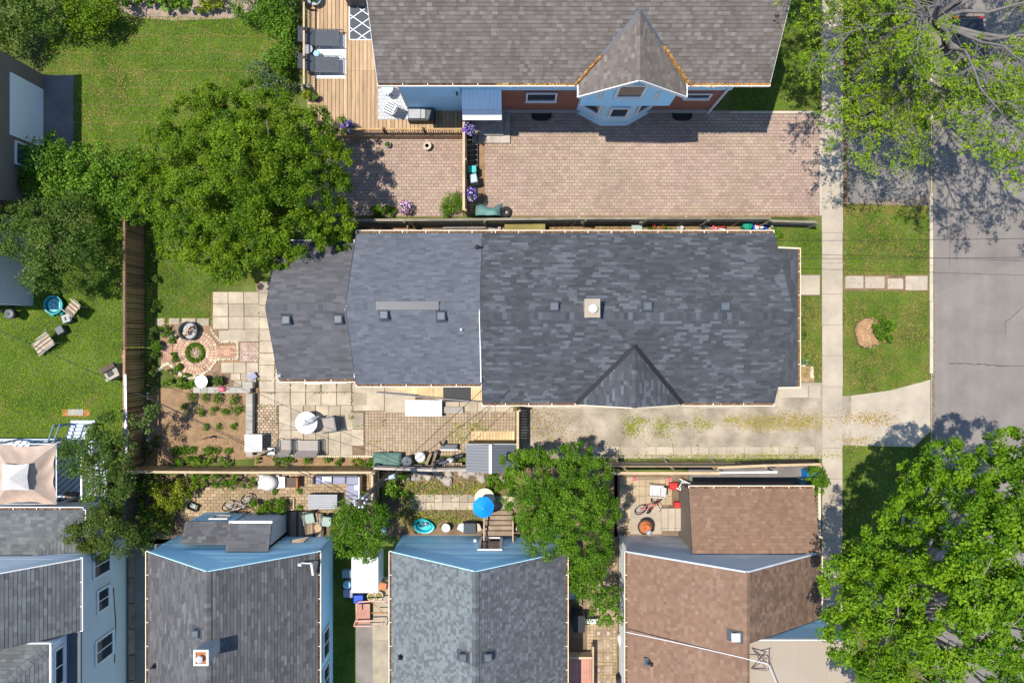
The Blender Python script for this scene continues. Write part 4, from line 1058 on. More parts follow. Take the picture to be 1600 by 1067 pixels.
# extension
ex0, ex1 = 1057, 1239
roof_plane(h4, [G(ex1, 747, 2.5), G(ex0, 747, 2.5), G(ex0, 835, 3.2), G(ex1, 835, 3.2)], dict(BROWN, expo=0.17))
gutter(h4, G(ex1, 747, 2.5), G(ex0, 747, 2.5), (0, 1, 0), 'gutter_white')
lap_wall(h4, [G(ex1 - 3, 752, 0), G(ex0 + 3, 752, 0), G(ex0 + 3, 752, 2.5), G(ex1 - 3, 752, 2.5)], 'taupe_siding')
for x in (ex0 + 3, ex1 - 3):
    q = [G(x, 752, 0), G(x, 836, 0), G(x, 836, 3.1), G(x, 752, 2.45)]
    plain_wall(h4, q if x < 1100 else q[::-1], 'taupe_siding')
q = on_y(1148, 993, *D4); roof_vent(h4, q, (-1, 0, 0), .7, 0.34, mat='white_paint')
q = on_y(1013, 1033, *D4); pipe_vent(h4, q, 0.3, 0.07, 'black', (.1, -.05)); MB().box(q.x - .22, q.y - .18, q.z + .02, q.x + .02, q.y + .2, q.z + .07).build('flashing', 'vent_metal', h4, world=True)
for a, b, w in ((P(1124, 880, 3.4), P(1166, 889, 3.45), .12), (P(1166, 889, 3.45), P(1186, 880, 3.4), .16)):
    MB().beam(a, b, w, 0.08).build('flashing', 'pale_metal', h4, world=True)

# left house: low hip, steep two-storey slope, upper block
h1 = thing('house', 'grey roofed house with pale siding wall and narrow windows in the bottom left', 'house', G(120, 900, 0))
z0 = 3.85; xw = 197
roof_plane(h1, [G(xw, 937, z0), G(xw, 837, z0), G(100, 837, 6.75), G(100, 937, 6.75)], SLATE)
roof_plane(h1, [G(3, 837, z0), G(3, 937, z0), G(100, 937, 6.75), G(100, 837, 6.75)], SLATE)
lap_wall(h1, [G(xw, 1210, 0), G(xw, 837, 0), G(xw, 837, z0), G(xw, 1210, z0)], 'grey_siding', 0.14)
MB().box(gx(-120), gy(1210), z0 - .1, gx(xw + 1), gy(937), z0).build('eave_ledge', 'vent_metal', h1, world=True)  # the dark colour stands for shadow lying on this ledge
lap_wall(h1, [G(xw, 837.4, 0), G(-120, 837.4, 0), G(-120, 837.4, z0), G(3, 837.4, z0), G(100, 837.4, 6.6), G(xw, 837.4, z0)][0:3] + [G(-120, 837.4, z0), G(xw, 837.4, z0)], 'white_siding', 0.14)
lap_wall(h1, [G(xw, 837.6, z0), G(3, 837.6, z0), G(100, 837.6, 6.6)], 'white_siding', 0.14, 'gable_wall')
gutter(h1, G(xw, 835, z0), G(xw, 937, z0), (1, 0, 0), 'white_paint', debris=False)
fascia(h1, G(xw, 836.4, z0), G(100, 836.4, 6.75), 'white_paint', .05, .16, 'rake_trim', -.05)
for yy, zz, hh in ((858, 2.2, 1.25), (912, 2.1, .85), (985, 2.0, 1.3)):
    window(h1, G(xw, yy, zz), (0, 1, 0), 1.05 if hh > 1 else .95, hh, bars=1)
MB().tube([G(198.2, 905, 1.2), G(198.2, 960, 1.0), G(198.2, 1020, 1.1)], .02, 6).build('wall_cable', 'black', h1, world=True)
ux = 180
lap_wall(h1, [G(ux - 2, 1210, z0), G(ux - 2, 941, z0), G(ux - 2, 941, 5.0), G(ux - 2, 1210, 5.0)], 'white_siding', 0.14)
lap_wall(h1, [G(ux - 2, 941, z0), G(-40, 941, z0), G(-40, 941, 5.0), G(ux - 2, 941, 5.0)], 'white_siding', 0.14)
window(h1, G(ux - 2, 978, 4.45), (0, 1, 0), 1.6, .55, bars=1, sill=False)
roof_plane(h1, [G(ux, 939, 5.0), G(-120, 939, 5.0), G(-120, 1010, 6.4), G(ux - 71, 1010, 6.4)], SLATE)
roof_plane(h1, [G(ux, 1210, 5.0), G(ux, 939, 5.0), G(ux - 71, 1010, 6.4), G(ux - 71, 1210, 6.4)], SLATE)
roof_plane(h1, [G(-120, 1010, 6.4), G(-120, 1210, 6.4), G(ux - 71, 1210, 6.4), G(ux - 71, 1010, 6.4)][::-1], SLATE)
ridge_cap(h1, G(ux, 939, 5.0), G(ux - 71, 1010, 6.4), SLATE, .15, .05)
fascia(h1, G(ux, 938, 5.0), G(ux, 1210, 5.0), 'white_paint', .08, .16); fascia(h1, G(-120, 938.5, 5.0), G(ux, 938.5, 5.0), 'white_paint', .06, .16)
# low rear addition with a hip
a, b = (182, 776), (182, 836)
dz = 0.55
roof_plane(h1, [G(182, 776, 2.8), G(-120, 776, 2.8), G(-120, 836, 2.8 + dz), G(122, 836, 2.8 + dz)], SLATE)
roof_plane(h1, [G(182, 836, 2.8), G(182, 776, 2.8), G(122, 836, 2.8 + dz)], SLATE)
ridge_cap(h1, G(182, 776, 2.8), G(122, 836, 2.8 + dz), SLATE, .17, .03)
gutter(h1, G(182, 776, 2.8), G(-120, 776, 2.8), (0, 1, 0), 'white_paint'); gutter(h1, G(182, 776, 2.8), G(182, 790, 2.8), (1, 0, 0), 'white_paint', debris=False)
lap_wall(h1, [G(178, 780, 0), G(-120, 780, 0), G(-120, 780, 2.8), G(178, 780, 2.8)], 'grey_siding', 0.16)
lap_wall(h1, [G(178, 837, 0), G(178, 780, 0), G(178, 780, 2.8), G(178, 837, 2.8)], 'grey_siding', 0.16)

# taupe-walled building on the left edge
h5 = thing('house', 'taupe sided building with a wide pale garage door by the long lawn', 'house', G(20, 200, 0))
xw = 67
lap_wall(h5, [G(xw, 330, 0), G(xw, 117, 0), G(xw, 117, 5), G(xw, 330, 5)], 'taupe_siding', 0.16)
lap_wall(h5, [G(xw, 117, 0), G(-150, 117, 0), G(-150, 117, 5), G(xw, 117, 5)], 'taupe_siding', 0.16)
lap_wall(h5, [G(-150, 330, 0), G(xw, 330, 0), G(xw, 330, 5), G(-150, 330, 5)], 'taupe_siding', 0.16)
gd5 = MB().box(gx(xw), gy(232), 0.02, gx(xw + 1.2), gy(141), 2.4).build('garage_door', 'white_siding', h5, world=True)
for i in range(18): MB().box(gx(xw + 1.2), gy(232 - i * 5.1), .05, gx(xw + 1.7), gy(232 - i * 5.1 - 4.6), 2.36).build('panel', 'white_siding', gd5, world=True)
window(h5, G(xw, 255, 1.35), (0, 1, 0), 1.0, 1.3, pane='glass_sky')
roof_plane(h5, [G(72, 335, 5), G(72, 112, 5), G(-40, 112, 7), G(-40, 335, 7)], DKGREY); roof_plane(h5, [G(-152, 112, 5), G(-152, 335, 5), G(-40, 335, 7), G(-40, 112, 7)], DKGREY)
gutter(h5, G(72, 112, 5), G(72, 335, 5), (1, 0, 0), 'white_paint', debris=False)
h6 = thing('house', 'pale blue grey sided annex beside the turtle pool', 'house', G(20, 430, 0))
lap_wall(h6, [G(52, 477, 0), G(52, 345, 0), G(52, 345, 4.2), G(52, 477, 4.2)], 'grey_siding', 0.18)
lap_wall(h6, [G(-150, 477, 0), G(52, 477, 0), G(52, 477, 4.2), G(-150, 477, 4.2)], 'grey_siding', 0.18)
lap_wall(h6, [G(52, 345, 0), G(-150, 345, 0), G(-150, 345, 4.2), G(52, 345, 4.2)], 'grey_siding', 0.18)
roof_plane(h6, [G(55, 480, 4.2), G(55, 342, 4.2), G(-150, 342, 5.2), G(-150, 480, 5.2)], DKGREY)

# ------------------------------------------------------------------ fences, one board at a time
def fence(label, pts, hgt, mat, bw=0.145, gap=0.012, side=1, rails=True, rail_mat=None, cap=True, post_every=2.4, cat='fence', jit=0.03, z0=0.0, skip=0.0, name='board_fence'):
    """pts: ground-pixel polyline of the board line; side +1/-1: which side (left of travel = +1) carries the rails"""
    q = [G(*p) for p in pts]; f = thing(name, label, cat, q[0])
    bm = MB().box(-bw / 2 + gap / 2, -0.011, 0, bw / 2 - gap / 2, 0.011, hgt).mesh('board'); bm.materials.append(MATS[mat])
    pm = MB().box(-.05, -.05, 0, .05, .05, hgt + 0.08); pm = pm.lathe([(.075, hgt + .08), (.0, hgt + .15)], 0, 0, 4, rot=math.pi / 4).mesh('post'); pm.materials.append(MATS[rail_mat or mat])
    for i in range(len(q) - 1):
        a, b = q[i], q[i + 1]; d = b - a; L_ = d.length; d.normalize(); n = Vector((-d.y, d.x, 0)) * side; ang = math.atan2(d.y, d.x)
        k = int(L_ / bw)
        for j in range(k):
            if R(0, 1) < skip: continue
            p = a + d * (bw * (j + .5)) - q[0]
            inst('board', bm, f, (p.x, p.y, z0 + R(-jit, 0)), (R(-.02, .02), 0, ang + R(-.02, .02)))
        if rails:
            for zz in (0.35, hgt - 0.3):
                o = n * 0.045
                MB().beam(a - q[0] + o + Vector((0, 0, zz)), b - q[0] + o + Vector((0, 0, zz)), 0.06, 0.09).build('rail', rail_mat or mat, f)
        if cap:
            MB().beam(a - q[0] + Vector((0, 0, hgt + .02)), b - q[0] + Vector((0, 0, hgt + .02)), 0.12, 0.035).build('top_rail', rail_mat or mat, f)
        np_ = max(1, int(L_ / post_every))
        for j in range(np_ + 1):
            p = a + d * (L_ * j / np_) - q[0] + n * 0.10
            inst('post', pm, f, (p.x, p.y, 0), (0, 0, ang))
    return f
LF = fence('tall brown plank fence between the bright lawn and the vegetable bed', [(225.5, 353), (225.5, 545), (225, 727)], 1.85, 'fence_brown', side=-1)
MB().beam(P(196, 585, 1.95) - LF.location, P(198, 720, 1.95) - LF.location, 0.11, 0.08).build('drain_pipe', 'grey_metal', LF)
fence('tan plank fence behind the garden bed with pale top rail', [(226, 727), (405, 728), (592, 728)], 1.75, 'fence_tan', side=-1, rail_mat='rail_tan')
fence('tan plank side fence below the utility pole', [(592, 729), (592, 800)], 1.75, 'fence_tan', side=1, rail_mat='rail_tan')
fence('weathered low fence behind the green storage box and bicycles', [(592, 724), (680, 727), (805, 726)], 1.35, 'old_wood', side=1, rail_mat='stone', skip=.1)
fence('dark shaded plank fence beside the leafy shrubs', [(225, 732), (224, 800)], 1.75, 'dark_wood', side=-1)
NF = fence('long weathered grey green fence along the brick driveway', [(548, 353), (640, 353), (760, 352), (910, 350.5), (1000, 350.5), (1185, 350.5)], 1.7, 'fence_grey', side=-1, rail_mat='fence_grey', post_every=3.0)
fence('low dark fence end beside the sidewalk', [(1185, 351), (1262, 353)], 1.1, 'fence_grey', side=-1, rail_mat='fence_grey')
for (a, b) in (((637, 345, 1.5), (637, 363, .2)), ((641, 345, 1.4), (650, 360, .1)), ((905, 339, 1.6), (893, 352, .1)), ((1072, 339, 1.6), (1060, 351, .1)), ((1162, 341, 1.6), (1144, 353, .1))):
    MB().beam(P(*a) - NF.location, P(*b) - NF.location, .08, .08).build('brace', 'rail_tan', NF)
fence('tan plank fence dividing the brick yard from the driveway', [(728, 186), (728, 338)], 1.6, 'fence_tan', side=1, rail_mat='rail_tan')
fence('dark wooden gate fence at the head of the gravel driveway', [(808.5, 636), (808.5, 700)], 1.75, 'dark_wood', side=1, rail_mat='rail_tan')
# braced fence behind the brown house
BF = thing('braced_fence', 'old braced board fence between the gravel driveway and brown house', 'fence', G(940, 722, 0))
L0 = BF.location
for i, (xa_, xb_) in enumerate(((942, 973), (974, 1041), (1042, 1108), (1109, 1172))):
    for r_, (zz, mm) in enumerate(((.25, 'old_wood'), (.55, 'rail_tan'), (.85, 'fence_grey'), (1.15, 'old_wood'), (1.45, 'rail_tan'))):
        MB().beam(G(xa_, 720.5, zz) - L0, G(xb_, 720.5, zz) - L0, .03, .24 if r_ % 2 else .2).build('board', mm, BF)
for xx in (973, 1041, 1108):
    MB().beam(P(xx - 10 + (xx - 973) * .1, 718, .05) - L0, P(xx + 8 + (xx - 973) * .1, 738, 1.6) - L0, .1, .1).build('brace', 'old_wood', BF)
MB().beam(P(950, 739, 1.6) - L0, P(1125, 739, 1.6) - L0, .14, .06).build('top_rail', 'rail_tan', BF)
fence('dark plank fence behind the brown extension roof', [(1108, 722), (1180, 719), (1262, 717)], 1.5, 'dark_wood', side=-1, rail_mat='rail_tan')
MB().beam(P(1124, 735, 1.7), P(1212, 734, 1.7), 0.1, 0.1)
cp = thing('carport_beam', 'white beam above dark side passage by the extension gutter', 'beam', G(1150, 742, 0))
MB().beam(P(1124, 738, 1.9) - cp.location, P(1214, 737, 1.9) - cp.location, .09, .12).build('beam', 'white_paint', cp)
for px in (1128, 1212): MB().beam(P(px, 738, 1.84) - cp.location, G(*( (800 + (px - 800) * .948), 533.5 + 204.5 * .948), 0) - cp.location, .09, .09).build('post', 'white_paint', cp)
# ------------------------------------------------------------------ patio, garden beds, yards
pt = sheet('patio', [(400, 440), (470, 440), (470, 583), (760, 590), (806, 612), (806, 700), (735, 712), (390, 710), (396, 606), (330, 606), (330, 456), (400, 456)], 0.006, 'soil')
def slab_grid(parent, x0, y0, nx, ny, w, h, mat='patio_slab', gap=0.5, jx=0.3, skip=()):
    for j in range(ny):
        for i in range(nx):
            if (i, j) in skip: continue
            slab_piece(parent, x0 + i * w + R(-jx, jx), y0 + j * h + R(-jx, jx), x0 + (i + 1) * w + R(-jx, jx), y0 + (j + 1) * h + R(-jx, jx), 0.045 + R(0, .006), mat, gap)
slab_grid(pt, 333, 456, 3, 1, 24, 19); slab_grid(pt, 333, 475, 3, 3, 24.4, 19.6, skip=((0, 2),))
slab_grid(pt, 342, 516, 3, 1, 22, 18)
slab_grid(pt, 405, 440, 2, 9, 25, 18.6, skip=()); slab_grid(pt, 406, 571.5, 7, 3, 24, 20.6)
slab_grid(pt, 346, 566, 3, 1, 19.5, 17); slab_grid(pt, 361, 583, 3, 1, 15, 11); slab_grid(pt, 366, 594, 2, 1, 12, 10)
slab_grid(pt, 436, 633, 6, 2, 19.3, 39); slab_grid(pt, 550, 644, 1, 2, 19, 26)
slab_grid(pt, 552, 600, 2, 1, 49, 42); slab_grid(pt, 602, 624, 1, 1, 31, 20)
slab_grid(pt, 690, 627, 4, 1, 28, 16)
pavers(pt, [(571, 644), (806, 644), (806, 698), (730, 711), (571, 711)], 0.158, 0.155, BUFF, z=0.045, stagger=0, gap=0.018, jit=.1)
pavers(pt, [(408, 633), (435, 633), (435, 710), (400, 710), (400, 633)], 0.20, 0.14, [(0.44, 0.31, 0.2), (0.47, 0.35, 0.23), (0.36, 0.28, 0.19)], z=0.045, gap=0.03, jit=.16)
pavers(pt, [(376, 535), (405, 535), (405, 565), (376, 565)], 0.145, 0.10, [(0.46, 0.32, 0.25), (0.5, 0.4, 0.33)], z=0.045, gap=0.018)
weeds('moss and weeds growing in the patio slab joints', [(a, b, 1.6, 12) for a in (430, 454, 478, 502, 526, 550) for b in (585, 603)] + [(a, 594.5, 18, 1.2) for a in (418, 466, 514, 540)] + [(a, 614, 16, 1.2) for a in (425, 500, 545)] + [(405, 520, 1.2, 40), (405, 600, 1.6, 40), (430, 560, 1.5, 40), (550, 625, 2, 40), (550, 653, 5, 5), (420, 633, 20, 2), (434, 650, 2, 40)], 42, h=(.02, .05), cols=((0.16, 0.18, 0.03), (0.22, 0.21, 0.05), (0.13, 0.12, 0.04)), z=.045)
weeds('yellow weeds in the small pavers near the shed', [(712, 677, 14, 10), (722, 685, 12, 9), (735, 668, 26, 10), (712, 664, 14, 5), (750, 668, 10, 12), (600, 660, 5, 12), (565, 665, 16, 3), (585, 690, 10, 3)], 20, cols=YG, z=.045)

# circular brick garden
cg = sheet('brick_circle_garden', [(250, 508), (300, 500), (336, 512), (345, 535), (376, 535), (376, 566), (345, 572), (325, 592), (285, 594), (252, 575)], 0.01, 'garden_soil')
cx_, cy_ = 306, 551
def brick_ring(parent, r0, r1, n, a0=0, a1=2 * math.pi, mat='terracotta', cols=None):
    for i in range(n):
        t0 = a0 + (a1 - a0) * i / n + .012; t1 = a0 + (a1 - a0) * (i + 1) / n - .012
        q = [G(cx_ + r0 * math.cos(t0), cy_ + r0 * math.sin(t0)), G(cx_ + r1 * math.cos(t0), cy_ + r1 * math.sin(t0)), G(cx_ + r1 * math.cos(t1), cy_ + r1 * math.sin(t1)), G(cx_ + r0 * math.cos(t1), cy_ + r0 * math.sin(t1))]
        MB().prism(q, 0, .04 + R(0, .01)).build('brick', 'brick_pink', parent)
brick_ring(cg, 16.5, 22.5, 26); brick_ring(cg, 23, 29, 34); brick_ring(cg, 29.5, 35, 40)
pavers(cg, [(338, 541), (374, 541), (374, 561), (338, 561)], 0.2, 0.1, [(0.42, 0.24, 0.16), (0.45, 0.28, 0.19), (0.40, 0.22, 0.14)], z=0.045, gap=.012)
pavers(cg, [(252, 540), (268, 536), (270, 572), (252, 572)], 0.2, 0.1, [(0.42, 0.24, 0.16), (0.45, 0.28, 0.19)], z=0.04, gap=.012)
# stone edging, each stone its own piece
def stones(parent, pts, n, r=(.055, .09), mat='pale_stone', z=.02):
    seg = [(Vector(pts[i]), Vector(pts[i + 1])) for i in range(len(pts) - 1)]; ln = [(b - a).length for a, b in seg]; tot = sum(ln)
    mes = []
    for k in range(4):
        me = MB().lathe([(0.0, -.03), (.07, -.02), (.09, .03), (.06, .075), (0, .085)], 0, 0, 7, wob=.12).mesh('stone', smooth=False); me.materials.append(MATS[mat]); mes.append(me)
    off = chain_loc(parent)
    for i in range(n):
        d = tot * (i + .5) / n
        for (a, b), l in zip(seg, ln):
            if d <= l: break
            d -= l
        p = a + (b - a) * (d / l); s = R(*r) / .09; g = G(p[0] + R(-.5, .5), p[1] + R(-.5, .5), z) - off
        inst('stone', mes[i % 4], parent, g, (R(-.2, .2), R(-.2, .2), R(0, 6.28)), (s * R(.8, 1.3), s * R(.7, 1), s * R(.7, 1.1)))
stones(cg, [(330, 514), (338, 527), (345, 534), (372, 534), (372, 561), (352, 561), (340, 562), (334, 570), (327, 580)], 36, (.06, .085))
stones(cg, [(264, 567), (272, 574), (280, 584), (295, 591), (310, 588), (327, 579)], 17, (.09, .13))
stones(cg, [(234, 583), (245, 580), (256, 572), (264, 567)], 7, (.1, .15))
stones(cg, [(232, 600), (233, 640), (233, 690), (236, 715)], 22, (.08, .13), 'stone')
for a, b_, c, d in ((243, 497, 258, 509), (264, 497, 281, 507), (284, 497, 306, 508), (308, 497, 327, 509)): slab_piece(cg, a, b_, c, d, .04, 'patio_slab', .3)
MB().prism([G(258, 519), G(276, 517), (G(277, 524)), G(267, 534)], 0, .05).build('slab', 'patio_slab', cg)
# vegetable bed and its block retaining wall
vb = sheet('vegetable_bed', [(252, 606), (396, 606), (396, 716), (252, 726), (228, 726), (228, 600)], 0.012, 'garden_soil')
litter('straw_mulch', 'dry straw scattered over the vegetable bed', [(255, 655), (390, 650), (390, 712), (260, 715)], 60, [(0.42, 0.28, 0.12), (0.36, 0.26, 0.12), (0.3, 0.26, 0.1)], z=.02)
rw = thing('retaining_wall', 'low grey concrete block wall around two sides of the vegetable bed', 'wall', G(395, 650, 0))
for i in range(8): MB().box(gx(308 + i * 11), gy(613), 0, gx(308 + i * 11 + 10.6), gy(604), .42).build('block', 'block', rw, world=True)
for i in range(7): MB().box(gx(389), gy(614 + i * 14 + 13.6), 0, gx(399), gy(614 + i * 14), .42).build('block', 'block', rw, world=True)
MB().box(gx(385), gy(605.5), .1, gx(400), gy(596), .5).build('block', 'block', rw, world=True)
# planting strip along the fence
ps = sheet('planting_strip', [(398, 712), (592, 712), (592, 727), (398, 727)], 0.014, 'garden_soil')
el = MB().box(gx(430), gy(713.5), 0, gx(585), gy(710.8), .09).build('edging', 'pale_stone', ps)
for i in range(52): MB().box(gx(430 + i * 3), gy(713.9), .09, gx(431.6 + i * 3), gy(710.5), .13).build('edging_scallop', 'pale_stone', ps)

# yards behind the lower houses
y2 = sheet('paved_yard', [(228, 745), (590, 732), (590, 836), (228, 850)], 0.006, 'soil')
pavers(y2, [(285, 765), (470, 756), (590, 750), (590, 800), (470, 800), (290, 806)], 0.30, 0.17, [(0.34, 0.24, 0.14), (0.37, 0.27, 0.16), (0.31, 0.22, 0.13)], z=.04, gap=.02, jit=.12)
pavers(y2, [(400, 742), (590, 736), (590, 758), (400, 760)], 0.17, 0.17, [(0.36, 0.26, 0.16), (0.34, 0.25, 0.15)], z=.04, stagger=0, gap=.02)
y3 = sheet('paved_yard', [(596, 732), (965, 730), (965, 838), (596, 838)], 0.006, 'soil')
slab_grid(y3, 640, 772, 8, 2, 13, 12, 'patio_slab', .35); slab_grid(y3, 766, 774, 3, 2, 13, 11, 'patio_slab', .35)
weeds('overgrown weeds between the stones under the low fence', [(640, 760, 40, 14), (690, 762, 60, 14), (740, 762, 40, 12), (680, 804, 110, 10), (650, 812, 30, 16), (720, 812, 50, 10), (780, 760, 40, 20), (640, 790, 16, 30)], 17, h=(.04, .11), cols=((0.16, 0.21, 0.03), (0.30, 0.28, 0.05), (0.12, 0.19, 0.03), (0.30, 0.2, 0.09)))
rk = thing('rock_pile', 'heap of weathered rocks at the foot of the low fence', 'rocks', G(672, 742, 0))
rme = [MB().lathe([(0.0, -.05), (.16, 0), (.2, .08), (.13, .16), (0, .19)], 0, 0, 8, wob=.16).mesh('rock') for _ in range(3)]
for me in rme: me.materials.append(MATS['stone'])
for i in range(34):
    p = G(R(612, 790), R(733, 752), 0) - rk.location
    inst('rock', rme[i % 3], rk, p, (R(-.4, .4), R(-.4, .4), R(0, 6)), (R(.5, 1.5),) * 3)
y4 = sheet('paved_yard', [(960, 740), (1075, 740), (1075, 838), (960, 838)], 0.006, 'soil')
slab_grid(y4, 968, 745, 8, 3, 10.2, 14.5, 'patio_slab2', .25)
slab_grid(y4, 964, 790, 2, 2, 11, 20, 'patio_slab2', .25)
sheet('side_passage', [(1076, 722), (1266, 722), (1266, 754), (1076, 754)], .007, 'dark_path')
y5 = sheet('side_path', [(880, 838), (966, 838), (966, 1210), (880, 1210)], 0.006, 'soil')
pavers(y5, [(917, 880), (964, 880), (964, 1210), (917, 1210)], 0.17, 0.17, [(0.36, 0.26, 0.15), (0.38, 0.28, 0.17)], z=.04, stagger=0, gap=.015)
for i in range(11):
    for xx in (929, 944):
        yy = 868 + i * 19.0
        MB().box(gx(xx), gy(yy + 13), .03, gx(xx + 12.5), gy(yy), .05).build('dark_paver', 'old_wood', y5)
        MB().box(gx(xx + 4), gy(yy + 9), .05, gx(xx + 8), gy(yy + 4), .056).build('pale_paver', 'patio_slab', y5)
y6 = sheet('side_path', [(556, 965), (626, 965), (626, 1210), (556, 1210)], 0.012, 'driveway_asphalt')
slab_piece(y6, 582, 900, 626, 1000, .03, 'patio_slab', .2); slab_piece(y6, 582, 1000, 626, 1210, .03, 'patio_slab', .2)
y7 = sheet('side_passage', [(199, 842), (276, 842), (276, 1210), (199, 1210)], 0.006, 'dark_path')
for i in range(9): MB().box(gx(203), gy(862 + i * 40 + 38), .01, gx(209 + R(0, 3)), gy(862 + i * 40), .12).build('timber_edging', 'old_wood', y7)
sheet('garage_pad', [(67, 118), (115, 118), (115, 240), (67, 240)], 0.011, 'dark_path')
nb = sheet('side_bed', [(556, 354), (1185, 352), (1185, 372), (556, 372)], 0.008, 'garden_soil')
weeds('weeds and litter in the narrow bed beside the grey gutter', [(880, 358, 90, 7), (960, 358, 60, 8), (1030, 356, 36, 9), (1100, 358, 70, 8), (1140, 360, 50, 5)], 24, cols=((0.2, 0.22, 0.05), (0.35, 0.22, 0.09), (0.27, 0.16, 0.08)))
fb_ = sheet('flower_bed', [(1216, 572), (1272, 572), (1272, 597), (1216, 597)], 0.012, 'mulch')
stones(fb_, [(1236, 572), (1258, 571)], 5, (.08, .1)); stones(fb_, [(1268, 573), (1268, 590)], 5, (.09, .12)); stones(fb_, [(1218, 595), (1252, 594)], 9, (.07, .09))
mr = MB().lathe([(0.0, .17), (.35, .15), (.66, .12), (.80, .01)], *G(1357, 520)[:2], 26, wob=.06); mr = smesh('mulch_ring', mr, 'mulch', smooth=True)
litter('wood_chips', 'pale wood chips around the boulevard shrub', [(1337, 508), (1345, 499), (1362, 496), (1378, 508), (1378, 532), (1364, 544), (1348, 543), (1336, 526)], 420, [(0.52, 0.33, 0.17), (0.42, 0.25, 0.12), (0.6, 0.42, 0.25)], z=.15)
sheet('shrub_bed', [(150, -60), (420, -60), (402, 14), (360, 30), (270, 33), (215, 28), (180, 12)], .02, 'mulch_grey')

# ------------------------------------------------------------------ wooden deck behind the top house
D = thing('deck', 'large cedar deck with railing behind the taupe roofed house', 'deck', G(600, 100, 0))
zd = 0.62
x = 487.0; i = 0
while x < 727:
    y1 = 216 if x > 510 else 216 - (510 - x) * .9
    if x + 5.9 > 641: MB().box(gx(x), gy(216), zd - .04, gx(x + 5.35), gy(179.3), zd).build('board', 'deck_wood', D, world=True)
    else: 
        MB().box(gx(x), gy(118), zd - .04, gx(x + 5.35), gy(-60), zd).build('board', 'deck_wood', D, world=True)
        MB().box(gx(x), gy(y1), zd - .04, gx(x + 5.35), gy(118.2), zd).build('board', 'deck_wood', D, world=True)
    x += 6.05; i += 1
MB().box(gx(488), gy(180), .1, gx(640), gy(-59), zd - .1).build('gap_shade', 'dark_wood', D, world=True); MB().box(gx(512), gy(215), .1, gx(726), gy(180.2), zd - .1).build('gap_shade', 'dark_wood', D, world=True)  # solid dark boxes added under the boards so the gaps read as shade
MB().box(gx(487), gy(217.5), .05, gx(727), gy(216.2), zd - .01).build('skirt', 'deck_wood', D, world=True)
MB().box(gx(485.5), gy(195), .05, gx(486.8), gy(-60), zd - .01).build('skirt', 'deck_wood', D, world=True)
def railing(par, a, b, z0, hgt, n, pmat='dark_metal', rmat='fence_tan', bal=.02, posts=4):
    a = Vector(a); b = Vector(b); up = Vector((0, 0, 1)); off = chain_loc(par)
    MB().beam(a + up * (z0 + hgt) - off, b + up * (z0 + hgt) - off, .09, .04).build('top_rail', rmat, par)
    MB().beam(a + up * (z0 + .1) - off, b + up * (z0 + .1) - off, .05, .05).build('bottom_rail', rmat, par)
    me = MB().box(-bal / 2, -bal / 2, z0 + .1, bal / 2, bal / 2, z0 + hgt).mesh('baluster'); me.materials.append(MATS[pmat])
    for i in range(n):
        p = a + (b - a) * ((i + .5) / n) - off; inst('baluster', me, par, (p.x, p.y, 0))
    pm = MB().box(-.05, -.05, z0 - .3, .05, .05, z0 + hgt + .06).lathe([(.085, z0 + hgt + .06), (.085, z0 + hgt + .1), (0, z0 + hgt + .16)], 0, 0, 4, rot=math.pi / 4).mesh('post'); pm.materials.append(MATS['dark_wood'])
    for i in range(posts):
        p = a + (b - a) * (i / (posts - 1)) - off; inst('post', pm, par, (p.x, p.y, 0))
railing(D, G(489, -60), G(489, 152), zd, .95, 60, 'dark_metal', 'rail_tan', .022, 6)
railing(D, G(548, 215), G(727, 215), zd, .8, 52, 'dark_wood', 'fence_tan', .03, 4)
# blue-grey deck by the gazebo; wide dark board gaps stand for shadow stripes
bd = thing('deck', 'blue grey painted deck with diagonal boards under the tan gazebo', 'deck', G(90, 730, 0))
poly = [(gx(-60), gy(776)), (gx(178), gy(776)), (gx(178), gy(684)), (gx(-60), gy(684))]
off = bd.location
dv = Vector((math.cos(math.radians(42)), math.sin(math.radians(42)), 0)); nv = Vector((-dv.y, dv.x, 0))
cen = G(60, 730); k = -26
while k < 27:
    a0 = cen + nv * (k * .235); q = [a0 - dv * 8, a0 + dv * 8, a0 + dv * 8 + nv * .19, a0 - dv * 8 + nv * .19]
    cl = clip_poly([(p.x, p.y) for p in q], poly)
    if len(cl) >= 3: MB().prism([(p[0] - off.x, p[1] - off.y) for p in cl], .55, .59).build('board', 'blue_deck', bd)
    k += 1
MB().box(gx(-60) - off.x, gy(776) - off.y, .06, gx(178) - off.x, gy(684.5) - off.y, .44).build('frame', 'dark_wood', bd)  # dark box below the boards, so the gaps look like shadow stripes
MB().box(gx(-60) - off.x, gy(685) - off.y, .4, gx(150) - off.x, gy(683) - off.y, .6).build('rim_board', 'blue_deck', bd)
for i in range(5):
    MB().box(gx(112) - off.x, gy(683 - i * 5.4) - off.y, 0.02, gx(150) - off.x, gy(683 - (i + 1) * 5.4 + .4) - off.y, .5 - i * .1).build('stair_tread', 'blue_deck', bd)
for xx in (104, 113, 150):
    MB().tube([G(xx, 700, 1.45) - off, G(xx, 684, 1.45) - off, G(xx, 660, 1.0) - off], .045, 6).build('hand_rail', 'dull_blue', bd)
    for yy, zz in ((698, 1.45), (684, 1.45), (662, 1.03)): MB().box(gx(xx) - off.x - .045, gy(yy) - off.y - .045, .02, gx(xx) - off.x + .045, gy(yy) - off.y + .045, zz).build('post', 'dull_blue', bd)
railing(bd, G(156, 690), G(156, 772), .58, .95, 26, 'pale_metal', 'white_paint', .025, 3)
gp = thing('grill_plate', 'dark square plate lying on the blue deck boards', 'plate', P(112, 776, .6))
